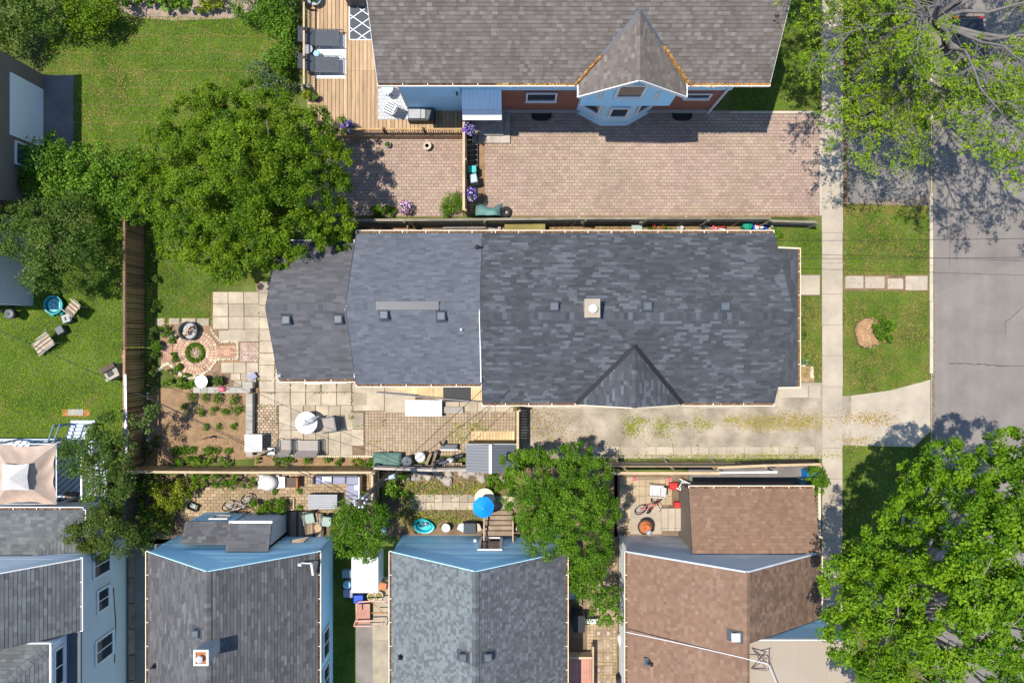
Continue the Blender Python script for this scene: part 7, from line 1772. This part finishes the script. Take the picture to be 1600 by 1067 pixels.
t = tpx('foot_stool', 'orange topped stool in front of a dull green chair', 'stool', 500, 821, 0); MB().lathe([(0, .34), (.2, .34), (.2, .4), (0, .4)], 0, 0, 14).build('seat', 'deck_wood', t)
for a in range(3): MB().tube([(.16 * math.cos(a * 2.1), .16 * math.sin(a * 2.1), 0), (.12 * math.cos(a * 2.1), .12 * math.sin(a * 2.1), .34)], .02, 6).build('leg', 'old_wood', t)
t = tpx('planter_frame', 'low tan timber frame bed left of the slatted table', 'planter', 452, 786, 0)
mb = MB(); mb.beam((-.45, .3, .08), (.28, .3, .08), .05, .15); mb.beam((.28, .3, .08), (.28, -.3, .08), .05, .15); mb.beam((-.45, -.3, .08), (.28, -.3, .08), .05, .15); mb.build('frame', 'rail_tan', t); MB().box(-.45, -.28, 0, .26, .28, .08).build('soil', 'soil', t)
t = tpx('kayak', 'dark teal overturned kayak behind the side fence', 'kayak', 602, 813, 0, math.radians(88)); MB().tube([(-.85, 0, .1), (-.5, 0, .16), (0, 0, .18), (.5, 0, .16), (.85, 0, .1)], [.03, .16, .2, .16, .03], 12).build('hull', 'dull_blue', t, smooth=True); MB().tube([(-.6, 0, .33), (.6, 0, .33)], .02, 6).build('keel', 'blue_roof_pane', t)
t = tpx('bucket', 'small bright blue bucket at the fence corner', 'bucket', 587, 797, .0); MB().lathe([(.08, 0), (.11, .24), (.12, .25), (.1, .24), (.08, .04), (0, .03)], 0, 0, 16).build('pail', 'umbrella_blue', t); MB().tube([(-.11, 0, .24), (0, .06, .3), (.11, 0, .24)], .008, 5).build('handle', 'pale_metal', t)

# --- yard behind the speckled roof
u_ = thing('patio_umbrella', 'open bright blue patio umbrella over the garden table', 'umbrella', P(757, 782, 0))
for k in range(7):
    a0, a1 = 2 * math.pi * k / 7 + .2, 2 * math.pi * (k + 1) / 7 + .2; r = .56; mb = MB()
    mb.poly([(0, 0, 1.72), (r * math.cos(a0), r * math.sin(a0), 1.42), (r * math.cos((a0 + a1) / 2) * .95, r * math.sin((a0 + a1) / 2) * .95, 1.43), (r * math.cos(a1), r * math.sin(a1), 1.42)]); mb.build('canopy_panel', 'umbrella_blue', u_)
    MB().tube([(0, 0, 1.70), (r * math.cos(a0), r * math.sin(a0), 1.40)], .01, 5).build('rib', 'blue_plastic', u_)
MB().tube([(0, 0, 0), (0, 0, 1.76)], .02, 8).build('pole', 'pale_metal', u_); MB().lathe([(.2, 0), (.2, .06), (.05, .1)], 0, 0, 16).build('base', 'block', u_)
table_round('garden_table', 'pale round table peeking out from under the blue umbrella', 758, 774, 0, .52, .62, 'cream')
t = tpx('sandbox', 'aqua plastic bath with toys on the weedy slabs', 'toy tub', 663, 820, 0, math.radians(-12))
MB().lathe([(.34, 0), (.5, .22), (.54, .24), (.54, .27), (.46, .26), (.36, .06), (0, .05)], 0, 0, 26, sx=1.0, sy=.68, wob=.04).build('basin', 'aqua', t, smooth=False)
for i in range(8): MB().cbox(R(-.25, .3), R(-.15, .15), .08, R(.06, .16), R(.05, .12), R(.08, .16), R(0, 3)).build('toy', random.choice(['dark_metal', 'blue_plastic', 'turtle_teal', 'white_plastic', 'black']), t)
t = tpx('hose_reel', 'rusty round hoop beside the aqua bath', 'hoop', 651, 829, 0); ring(MB(), (0, 0, .1), .18, .025, 20).build('hoop', 'bark', t); ring(MB(), (.02, 0, .15), .15, .02, 20).build('hoop', 'rust', t)
table_round('stool', 'small round white stool by the back wall of the speckled roof house', 698, 821, 0, .22, .45, 'white_plastic', 'pale_metal', cat='stool')
t = tpx('grill', 'grill with black cover and pale side shelves', 'grill', 735, 820, 0)
MB().hexa([(-.32, -.3, .1), (.36, -.3, .1), (.36, .25, .1), (-.32, .25, .1), (-.34, -.25, .8), (.38, -.25, .8), (.34, .3, .8), (-.28, .3, .8)]).build('cover', 'charcoal_fabric', t, bevel=.08); MB().slab([(-.66, -.05, .6), (-.32, -.22, .62), (-.32, .26, .62), (-.55, .22, .6)], .04).build('side_shelf', 'pale_metal', t); MB().slab([(.36, -.2, .62), (.62, -.1, .6), (.52, .2, .6), (.36, .26, .62)], .04).build('side_shelf', 'kerb', t)
for sx in (-.28, .3): MB().box(sx - .03, -.2, 0, sx + .03, .2, .1).build('leg', 'black', t)
ws = thing('wooden_steps', 'weathered wooden steps with side rails up to the back window', 'steps', P(780, 818, 0))
for i in range(5): y_ = P(780, 801 + i * 8, .2 + i * .15).y - ws.location.y; MB().box(-.72, y_ - .13, .1 + i * .15, .72, y_ + .1, .16 + i * .15).build('tread', 'old_wood', ws); MB().box(-.7, y_ + .1, .0 + i * .15, .7, y_ + .12, .12 + i * .15).build('riser', 'dark_wood', ws)
for sx in (-.76, .72):
    MB().beam((sx, .62, .9), (sx, -.62, 1.25), .07, .08).build('hand_rail', 'rail_tan', ws)
    for yy in (.55, 0, -.55): MB().box(sx - .04, yy - .04, 0, sx + .04, yy + .04, 1.05 - yy * .28).build('post', 'dark_wood', ws)
planter('flower_pot', 'terracotta pot at the foot of the wooden steps', 812, 839, 0, .16, .26, 'terracotta', BRIGHT, .08)
t = tpx('garden_figure', 'small white ornament beside the wooden steps', 'ornament', 808, 824, 0); MB().lathe([(.09, 0), (.11, .08), (.06, .22), (.09, .3), (.05, .4), (0, .42)], 0, 0, 12).build('body', 'white_plastic', t, smooth=True); MB().lathe([(.12, 0), (.12, .03), (0, .03)], 0, 0, 12).build('base', 'stone', t)

# --- between the dark grey and speckled roofs
t = thing('canopy_shed', 'lean white flat shed roof between two houses', 'shed', P(572, 899, 0)); pbox(t, 549, 870, 591, 926, 1.95, 2.05, 'roof', 'white_plastic', .01); pbox(t, 552, 874, 588, 922, 0.0, 1.93, 'wall', 'pale_metal', 0); pbox(t, 549.5, 883, 590.5, 884, 2.05, 2.06, 'roof_seam', 'kerb', 0)
for i, (px, py, mt_, lab) in enumerate(((545, 892, 'dull_blue', 'dull blue bin in the shade beside the white shed roof'), (546, 908, 'blue_roof_pane', 'pale blue round pail beside the white shed roof'), (547, 922, 'lilac_cushion', 'lilac storage tote at the lower corner of the white shed'), (563, 931, 'blue_plastic', 'dark blue toy crate in front of the white shed'))):
    if i == 1: round_bin('pail', lab, px, py, 0, .2, .5, mt_, mt_, 'pail')
    else: bin_(lab, px, py, 0, .5, .42, .5, mt_, mt_, name='storage_tote', cat='tote')
t = tpx('cushion_stack', 'orange and tan cushions piled by the speckled roof gutter', 'cushions', 601, 912, 0)
for i in range(3): MB().cbox(R(-.1, .1), R(-.1, .1), .02 + i * .12, .5, .4, .12, R(-.3, .3)).build('cushion', ('tan_canvas', 'deck_wood', 'terracotta')[i], t, bevel=.04)
for lab, px, py in (('white ring nearest the dark grey roof in front of the shed', 580, 932), ('white ring nearest the speckled roof in front of the shed', 592, 930)):
    t = tpx('wheel_planter', lab, 'ring planter', px, py, .3); ring(MB(), (0, 0, 0), .2, .025, 22).build('ring', 'cream', t, smooth=True); MB().lathe([(.18, -.02), (.14, -.3), (0, -.3)], 0, 0, 16).build('pot', 'olive_board', t)
t = thing('metal_rack', 'salmon painted metal frame rack beside the speckled roof gutter', 'rack', P(581, 958, 0))
def rk_(pts, r=.03, m_='salmon_metal'): MB().tube([P(*p) - t.location for p in pts], r, 8).build('frame_bar', m_, t, smooth=True)
rk_([(557, 958, .9), (557, 944, .9), (560, 940, .9), (604, 938, .9), (607, 942, .9), (608, 962, .9)], .035, 'salmon_metal'); rk_([(553, 978, .6), (555, 970, .6), (595, 969, .6), (599, 977, .6)], .035); rk_([(553, 978, .6), (592, 978, .6)], .03); rk_([(580, 940, .85), (600, 958, .85)], .02, 'rust'); rk_([(580, 957, .85), (607, 957, .85)], .03, 'rust')
MB().slab([P(556, 975, .35) - t.location, P(578, 975, .35) - t.location, P(578, 943, .35) - t.location, P(556, 943, .35) - t.location], .03).build('shelf', 'pink_deck', t)
for p in ((556, 943), (606, 943), (556, 976), (604, 976)): MB().tube([P(*p, .9) - t.location, P(800 + (p[0] - 800) * .976, 533.5 + (p[1] - 533.5) * .976, 0) - t.location], .03, 6).build('leg', 'rust', t)

# --- between the speckled and brown roofs
t = thing('side_deck', 'reddish painted side deck between two roofs at the bottom edge', 'deck', P(905, 1050, 0))
for i in range(9): pbox(t, 886 + i * 4.4, 1030, 890.1 + i * 4.4, 1140, .35, .4, 'board', 'pink_deck', 0)
pbox(t, 925.6, 1010, 928, 1140, .35, .9, 'rail', 'rail_tan', 0); pbox(t, 886, 1026, 925, 1029.5, .35, .9, 'rail', 'rail_tan', 0)
pl_ = tpx('bench', 'white folding table edge by the side deck', 'table', 921, 963, 0); MB().box(-.36, -.12, .6, .36, .12, .64).build('table_top', 'white_plastic', pl_)
for sx in (-.3, .3): MB().tube([(sx, -.1, 0), (sx, .1, .6)], .02, 6).build('leg', 'pale_metal', pl_)
t = tpx('utility_cabinet', 'dark cabinet in the narrow side passage', 'cabinet', 902, 962, 0); MB().box(-.3, -.4, 0, .28, .4, 1.0).build('body', 'dark_metal', t, bevel=.02); MB().box(.28, -.3, .1, .31, .3, .9).build('door', 'dull_blue', t); MB().box(-.32, -.42, 1.0, .3, .42, 1.05).build('top', 'black', t)
t = tpx('lawn_chair', 'pale plastic chair in the dark side passage', 'chair', 889, 925, 0, .3); MB().box(-.22, -.22, .38, .22, .22, .42).build('seat', 'pale_metal', t, bevel=.03); MB().slab([(.2, -.22, .42), (.36, -.22, .85), (.36, .22, .85), (.2, .22, .42)], .03).build('backrest', 'pale_metal', t)
for sx in (-.2, .2):
    for sy in (-.2, .2): MB().tube([(sx, sy, 0), (sx, sy, .38)], .02, 6).build('leg', 'pale_metal', t)
fence('short grey fence in the passage beside the speckled roof', [(902, 882), (903, 930)], 1.3, 'old_wood', side=1)
t = tpx('bin_bag', 'white and red rubbish bag by the brown gutter', 'bag', 972, 995, 0); MB().lathe([(.2, 0), (.34, .15), (.3, .4), (.1, .55), (0, .56)], 0, 0, 14, wob=.1).build('bag', 'white_plastic', t, smooth=True); MB().lathe([(.12, .42), (.15, .5), (.06, .6), (0, .6)], .08, -.05, 10, wob=.12).build('contents', 'pink_plastic', t, smooth=True)
round_bin('trash_can', 'black open trash can at the bottom edge by the brown roof', 969, 1056, 0, .3, .75, 'rubber', None, knob=False)
t = tpx('lumber', 'white leaning boards beside the brown roof wall', 'boards', 970, 1020, 0)
for i in range(3): MB().beam((-.15 + i * .1, .9, .1), (.15 + i * .08, -.8, .25), .07, .05).build('board', ('white_paint', 'rail_tan', 'kerb')[i], t)

# --- yard behind the brown house
pad = sheet('concrete_pad', [(985, 789), (1034, 789), (1034, 834), (985, 834)], .02, 'concrete')
cs = thing('concrete_steps', 'concrete and brick steps rising to the brown extension', 'steps', P(1055, 812, 0))
for i in range(4): pbox(cs, 1033.5 + i * 11, 794, 1044 + i * 11, 825, 0, .17 + i * .16, 'step', 'concrete', .01); pbox(cs, 1033.5 + i * 11, 825.2, 1044 + i * 11, 829, 0, .16 + i * .16, 'step_side', 'stone', 0)
t = tpx('chiminea', 'round terracotta chiminea with a black lid on the concrete pad', 'chiminea', 1006, 819, 0)
MB().lathe([(.16, .15), (.32, .3), (.36, .5), (.28, .72), (.18, .8), (.2, .84), (.14, .84), (.1, .5), (0, .45)], 0, 0, 22).build('bowl', 'terracotta', t, smooth=True); ring(MB(), (0, 0, .5), .38, .04, 24).build('hoop', 'black', t); MB().lathe([(.14, .86), (.16, .9), (.1, .95), (0, .96)], .1, -.2, 14).build('lid', 'grey_metal', t)
for a in range(3): MB().tube([(.32 * math.cos(a * 2.1), .32 * math.sin(a * 2.1), 0), (.2 * math.cos(a * 2.1), .2 * math.sin(a * 2.1), .3)], .025, 6).build('leg', 'black', t)
t = tpx('lawn_chair', 'white slatted plastic chair behind the red bicycle', 'chair', 1022, 764, 0, -.08)
for i in range(4): MB().box(-.30 + i * .14, -.25, .38, -.18 + i * .14, .25, .42).build('slat', 'white_plastic', t)
MB().slab([(.27, -.26, .42), (.45, -.22, .85), (.45, .26, .85), (.27, .26, .42)], .03).build('backrest', 'white_plastic', t)
for sy in (-.3, .3): MB().tube([(-.3, sy, 0), (-.3, sy, .6), (.35, sy, .62), (.4, sy, 0)], .025, 6).build('arm', 'white_plastic', t)
for lab, px, py in (('red gas can beside the white rack', 1050, 757), ('red cooler box beside the brown extension corner', 1058, 787)):
    t = tpx('red_box', lab, 'can' if 'gas' in lab else 'cooler', px, py, 0); MB().box(-.2, -.18, 0, .2, .16, .35).build('body', 'red_plastic', t, bevel=.03); MB().box(-.21, -.19, .35, .21, .17, .4).build('lid', 'red_plastic', t, bevel=.02); MB().tube([(-.1, -.02, .4), (0, -.02, .46), (.1, -.02, .4)], .02, 6).build('handle', 'rust', t)
t = tpx('ladder_rack', 'white folded rack leaning at the end of the dark passage', 'rack', 1070, 757, .2, -.35)
for i in range(7): MB().beam((-.35 + i * .1, -.28, .3), (-.3 + i * .1, .22, .45), .03, .03).build('slat', 'white_paint', t)
for y_ in (-.28, .22): MB().beam((-.45, y_, .3), (.45, y_ - .05, .38), .04, .04).build('rail', 'white_paint', t)
MB().box(-.3, -.2, .1, .3, .15, .25).build('frame', 'dull_blue', t)
t = tpx('long_board', 'long grey board with red end blocks along the braced fence', 'board', 1018, 748, 0); MB().beam((-.9, 0, .12), (.9, .03, .12), .07, .05).build('plank', 'old_wood', t)
for sx in (-.92, .9): MB().box(sx - .08, -.08, 0, sx + .08, .1, .16).build('end_block', 'pink_plastic', t)
bin_('bright blue bin beside the sidewalk bush', 1258, 738, 0, .5, .5, .9, 'umbrella_blue', 'umbrella_blue')
bin_('dull blue bin in the shade below the bright blue bin', 1250, 751, 0, .5, .5, .8, 'dull_blue', 'dull_blue')
planter('flower_pot', 'terracotta red tub at the sidewalk end of the dark fence', 1274, 728, .3, .2, .35, 'terracotta', BRIGHT, .06)
fence('pale post fence along the sidewalk beside the brown extension', [(1265, 735), (1266, 830)], 1.1, 'rail_tan', bw=.2, gap=.09, side=1, rail_mat='cream')

# --- the left neighbour's lawn
def lawn_chair(label, px, py, rot, long=False):
    t = tpx('lawn_chair', label, 'chair', px, py, 0, rot)
    for i in range(6):
        m_ = 'stripe_light' if i % 2 else 'stripe_dark'; y0 = -.3 + i * .1
        MB().slab([(-.25, y0, .40), (.28, y0, .42), (.28, y0 + .094, .42), (-.25, y0 + .094, .40)], .02).build('seat_stripe', m_, t)
        MB().slab([(.28, y0, .42), (.58, y0, .92), (.58, y0 + .094, .92), (.28, y0 + .094, .42)], .02).build('back_stripe', m_, t)
        if long: MB().slab([(-.78, y0, .30), (-.26, y0, .40), (-.26, y0 + .094, .40), (-.78, y0 + .094, .30)], .02).build('foot_stripe', m_, t)
    for s in (-.34, .34): MB().tube([(-.3 if not long else -.8, s, .0), (-.28 if not long else -.8, s, .32), (.28, s, .42), (.6, s, .93)], .018, 6).build('side_frame', 'pale_metal', t); MB().tube([(-.3, s, .6), (.36, s, .62), (.4, s, 0)], .02, 6).build('arm', 'cream', t)
lawn_chair('striped lawn chair between the turtle pool and brown fence', 121, 481, math.radians(-38))
lawn_chair('striped reclining lawn chair in the middle of the bright lawn', 81, 534, math.radians(35), True)
for lab, px, py, a, rot in (('grey cube side table with a phone on top', 111, 498, .45, .3), ('dark grey cube side table nearer the reclining chair', 101, 516, .42, .5)):
    t = tpx('cube_table', lab, 'table', px, py, 0, rot); MB().box(-a / 2, -a / 2, 0, a / 2, a / 2, .42).build('body', 'dark_metal', t, bevel=.03); MB().box(-a / 2 + .02, -a / 2 + .02, .42, a / 2 - .02, a / 2 - .02, .44).build('top', 'grey_stucco' if 'phone' in lab else 'vent_metal', t, bevel=.01)
    if 'phone' in lab: MB().box(-.05, -.1, .44, .03, .08, .455).build('phone', 'black', t)
t = tpx('turtle_pool', 'round teal paddling pool with a shell pattern', 'pool', 89, 477, 0)
MB().lathe([(.40, 0), (.46, .28), (.5, .3), (.5, .32), (.44, .31), (.4, .06), (0, .05)], 0, 0, 30).build('basin', 'turtle_teal', t); MB().lathe([(0, .24), (.30, .22), (.42, .17)], 0, 0, 24).build('shell', 'turtle_pale', t, smooth=True)
for i in range(6): a = i * 1.047; MB().tube([(.14 * math.cos(a), .14 * math.sin(a), .245), (.4 * math.cos(a), .4 * math.sin(a), .19)], .014, 5).build('shell_line', 'turtle_teal', t); MB().tube([(.14 * math.cos(a), .14 * math.sin(a), .245), (.14 * math.cos(a + 1.047), .14 * math.sin(a + 1.047), .245)], .014, 5).build('shell_line', 'turtle_teal', t)
for a in (-1.9, -.9): MB().lathe([(.0, .0), (.1, .02), (.12, .14), (.0, .18)], .5 * math.cos(a), .5 * math.sin(a), 12).build('turtle_foot', 'teal_plastic', t, smooth=True)
round_bin('kettle_grill', 'black kettle grill at the annex corner', 24, 491, .3, .26, .4, 'black', 'dark_metal', 'grill')
planter('flower_pot', 'potted lime plant against the annex wall', 4, 481, 0, .22, .35, 'dull_blue', LIME, .25); planter('flower_pot', 'potted dark plant near the kettle grill', 19, 478, 0, .2, .35, 'dark_metal', DARK, .25)
gz = thing('gazebo', 'tan canvas gazebo with a pale raised vent on the blue deck', 'gazebo', G(87, 728, .59))
hs = 1.55; ztop, zeav = 2.25, 1.62
cor = [(-hs, -hs), (hs, -hs), (hs, hs), (-hs, hs)]
for k in range(4):
    a = cor[k]; b = cor[(k + 1) % 4]; mb = MB(); n = 17; m_ = 9
    for j in range(m_ + 1):
        for i in range(n):
            u, v = i / (n - 1), j / m_; s = 1 - v * .72
            x = (a[0] + (b[0] - a[0]) * u) * s; y = (a[1] + (b[1] - a[1]) * u) * s
            sag = -.2 * math.sin(math.pi * u) * math.sin(math.pi * min(1, v * 1.1)) + .06 * math.sin(u * 17 + k * 2 + v * 7) * math.sin(math.pi * u) * (1.2 - v)
            sc = .12 * math.sin(math.pi * u) * (1 - v) ** 2
            mb.v.append((x * (1 - sc), y * (1 - sc), zeav + (ztop - zeav) * v + sag))
    for j in range(m_):
        for i in range(n - 1): mb.face([j * n + i, j * n + i + 1, (j + 1) * n + i + 1, (j + 1) * n + i])
    mb.build('canopy_panel', 'tan_canvas', gz, smooth=True)
    mb = MB(); a2 = (a[0] * .42, a[1] * .42); b2 = (b[0] * .42, b[1] * .42); mb.poly([(*a2, ztop + .06), ((a2[0] + b2[0]) * .46, (a2[1] + b2[1]) * .46, ztop + .12), (0, 0, ztop + .55)]); mb.poly([((a2[0] + b2[0]) * .46, (a2[1] + b2[1]) * .46, ztop + .12), (*b2, ztop + .06), (0, 0, ztop + .55)]); mb.build('vent_panel', 'vent_canvas', gz)
    MB().box(a[0] * .96 - .04, a[1] * .96 - .04, 0, a[0] * .96 + .04, a[1] * .96 + .04, zeav).build('post', 'pale_metal', gz); MB().beam((a[0] * .96, a[1] * .96, zeav - .05), (b[0] * .96, b[1] * .96, zeav - .05), .05, .05).build('eave_bar', 'pale_metal', gz)
    MB().tube([(a[0] * .97, a[1] * .97, zeav + .02), (0, 0, ztop + .1)], .025, 6).build('rafter', 'pale_metal', gz)
t = tpx('stone_barbecue', 'weathered block barbecue against the brown fence', 'barbecue', 186, 580, 0, .5)
MB().box(-.35, -.35, 0, .35, .3, .75).build('body', 'block', t); MB().box(-.22, -.25, .75, .1, .1, .77).build('opening', 'black', t); MB().box(-.38, -.38, .72, .38, -.24, .86).build('lip', 'stone', t); MB().box(-.38, .1, .72, .4, .36, .9).build('shelf', 'dark_wood', t)
t = tpx('ball', 'red ball hanging at the top of the brown fence', 'ball', 194, 557, 1.5); MB().lathe([(0, -.13), (.07, -.11), (.12, -.04), (.12, .04), (.07, .11), (0, .13)], 0, 0, 16).build('ball', 'pink_plastic', t, smooth=True); MB().tube([(0, 0, .12), (-.05, 0, .35)], .01, 5).build('string', 'white_paint', t)

# --- street: parked car, pole, cables, antenna
car = thing('parked_car', 'dark car parked under the sparse street tree', 'car', P(1499, 100, -.11))
def car_mesh():
    secs = [(-2.15, .55, .62, .3), (-2.05, .8, .74, .32), (-1.2, .9, .86, .25), (-.6, .92, .92, .25), (.3, .92, .92, .25), (1.2, .9, .88, .25), (2.0, .8, .82, .32), (2.15, .55, .7, .35)]
    mb = MB()
    for (y, w, z, zb) in secs: mb.v += [(-w, y, zb), (-w * 1.0, y, z * .75), (-w * .86, y, z), (w * .86, y, z), (w, y, z * .75), (w, y, zb)]
    for i in range(len(secs) - 1):
        for k in range(5): a = i * 6 + k; mb.face([a, a + 1, a + 7, a + 6])
        mb.face([i * 6 + 5, i * 6, i * 6 + 6, i * 6 + 11])
    mb.face(list(range(6))); mb.face([len(secs) * 6 - 6 + k for k in reversed(range(6))]); return mb
car_mesh().build('body', 'car_paint', car, bevel=.04)
MB().hexa([(-.78, -1.2, .9), (.78, -1.2, .9), (.78, 1.3, .9), (-.78, 1.3, .9), (-.58, -.55, 1.42), (.58, -.55, 1.42), (.58, .75, 1.42), (-.58, .75, 1.42)]).build('cabin', 'glass', car)
MB().hexa([(-.60, -.58, 1.41), (.60, -.58, 1.41), (.60, .78, 1.41), (-.60, .78, 1.41), (-.52, -.48, 1.46), (.52, -.48, 1.46), (.52, .68, 1.46), (-.52, .68, 1.46)]).build('roof', 'car_paint', car)
for sx in (-.86, .86):
    for sy in (-1.3, 1.3):
        w = MB(); w.tube([(sx - .1, sy, .33), (sx + .1, sy, .33)], .33, 20); w.build('wheel', 'rubber', car)
    MB().box(sx * 1.02 - .1, -.7, .88, sx * 1.02 + .1, -.5, 1.0).build('mirror', 'car_paint', car)
for sx in (-.6, .6): MB().box(sx - .18, -2.17, .55, sx + .18, -2.08, .68).build('headlight', 'pale_metal', car); MB().box(sx - .18, 2.08, .6, sx + .18, 2.17, .72).build('tail_light', 'red_plastic', car)

up = thing('utility_pole', 'leaning wooden utility pole with lamp at the corner of two fences', 'pole', G(617, 731, 0))
ptop = P(560, 787, 7.6); base = up.location
MB().tube([Vector((0, 0, -.1)), (ptop - base) * .5, ptop - base], [.14, .12, .09], 12).build('shaft', 'dark_wood', up, smooth=True)
q = (ptop - base) * .42; MB().tube([q, q + Vector((.5, .25, .3))], .03, 6).build('lamp_arm', 'grey_metal', up); MB().hexa([tuple(q + Vector((.4, .1, .26))), tuple(q + Vector((.75, .2, .26))), tuple(q + Vector((.7, .42, .26))), tuple(q + Vector((.36, .32, .26))), tuple(q + Vector((.44, .14, .4))), tuple(q + Vector((.7, .22, .4))), tuple(q + Vector((.66, .38, .4))), tuple(q + Vector((.4, .3, .4)))]).build('lamp_head', 'bin_grey', up)
q = ptop - base
for i in range(7): a = i * .9; MB().lathe([(.03, q.z - .3 - .1 * (i % 3)), (.07, q.z - .2 - .1 * (i % 3)), (.03, q.z - .1 - .1 * (i % 3))], q.x + .22 * math.cos(a), q.y + .22 * math.sin(a), 8).build('insulator', 'pale_metal', up)
MB().beam(q + Vector((-.5, .1, -.4)), q + Vector((.5, -.1, -.4)), .08, .1).build('cross_arm', 'old_wood', up)
MB().tube([q + Vector((.12, .05, -.5)), q + Vector((.12, .05, -1.3))], .14, 10).build('transformer', 'grey_metal', up)
def cable(label, a, b, r=.012, sag=.25, mat='wire_black', name='overhead_cable'):
    a = Vector(a); b = Vector(b); pts = []
    for i in range(13):
        t = i / 12; p = a.lerp(b, t); p.z -= sag * 4 * t * (1 - t); pts.append(p - a)
    o = thing(name, label, 'cable', a); MB().tube(pts, r, 5).build('wire', mat, o)
T7 = ptop + Vector((0, 0, -.25))
cable('overhead cable from the utility pole to the long house eave', T7, P(757, 606, 3.3), .014)
cable('overhead cable from the utility pole past the patio chairs to the shed', T7, P(812, 598, 3.4), .014)
cable('overhead cable from the utility pole to the dark grey roof bracket', T7, on_y(492, 875, *D2) + Vector((0, 0, .5)), .014)
cable('long overhead cable crossing the vegetable bed', T7, P(-60, 490, 6.6), .013, .5)
cable('overhead cable crossing the block wall and brown fence', T7 + Vector((0, .1, -.3)), P(190, 603, 2.2), .012, .2)
cable('thin overhead cable crossing the street lawn to the charcoal roof corner', P(1206, 376, 3.7), P(1750, 370, 6.8), .011, .3)
cable('thin overhead cable crossing the street below the other one', P(1249, 404, 3.4), P(1750, 400, 6.5), .011, .3)
cable('white service cable draped across the brown roof', P(978, 987, 3.3), P(1200, 1037, 6.2), .024, .1, 'white_plastic', 'service_cable')
cable('white service cable running down from the roof antenna', P(1200, 1037, 6.2), P(1222, 1085, 5.6), .022, .05, 'white_plastic', 'service_cable')
an = thing('roof_antenna', 'dark metal antenna frame standing on the beige flat roof', 'antenna', P(1192, 1030, 5.27))
def anp(a, b, r=.025): MB().tube([P(*a) - an.location, P(*b) - an.location], r, 6).build('bar', 'bark', an)
anp((1175, 1012, 5.3), (1199, 1047, 6.0)); anp((1175, 1012, 5.3), (1198, 1029, 6.0)); anp((1174, 1044, 5.3), (1196, 1030, 6.0)); anp((1174, 1044, 5.3), (1197, 1047, 5.5)); anp((1201, 1046, 5.3), (1203, 1028, 6.2)); anp((1190, 1028, 6.1), (1206, 1027, 6.3), .02)
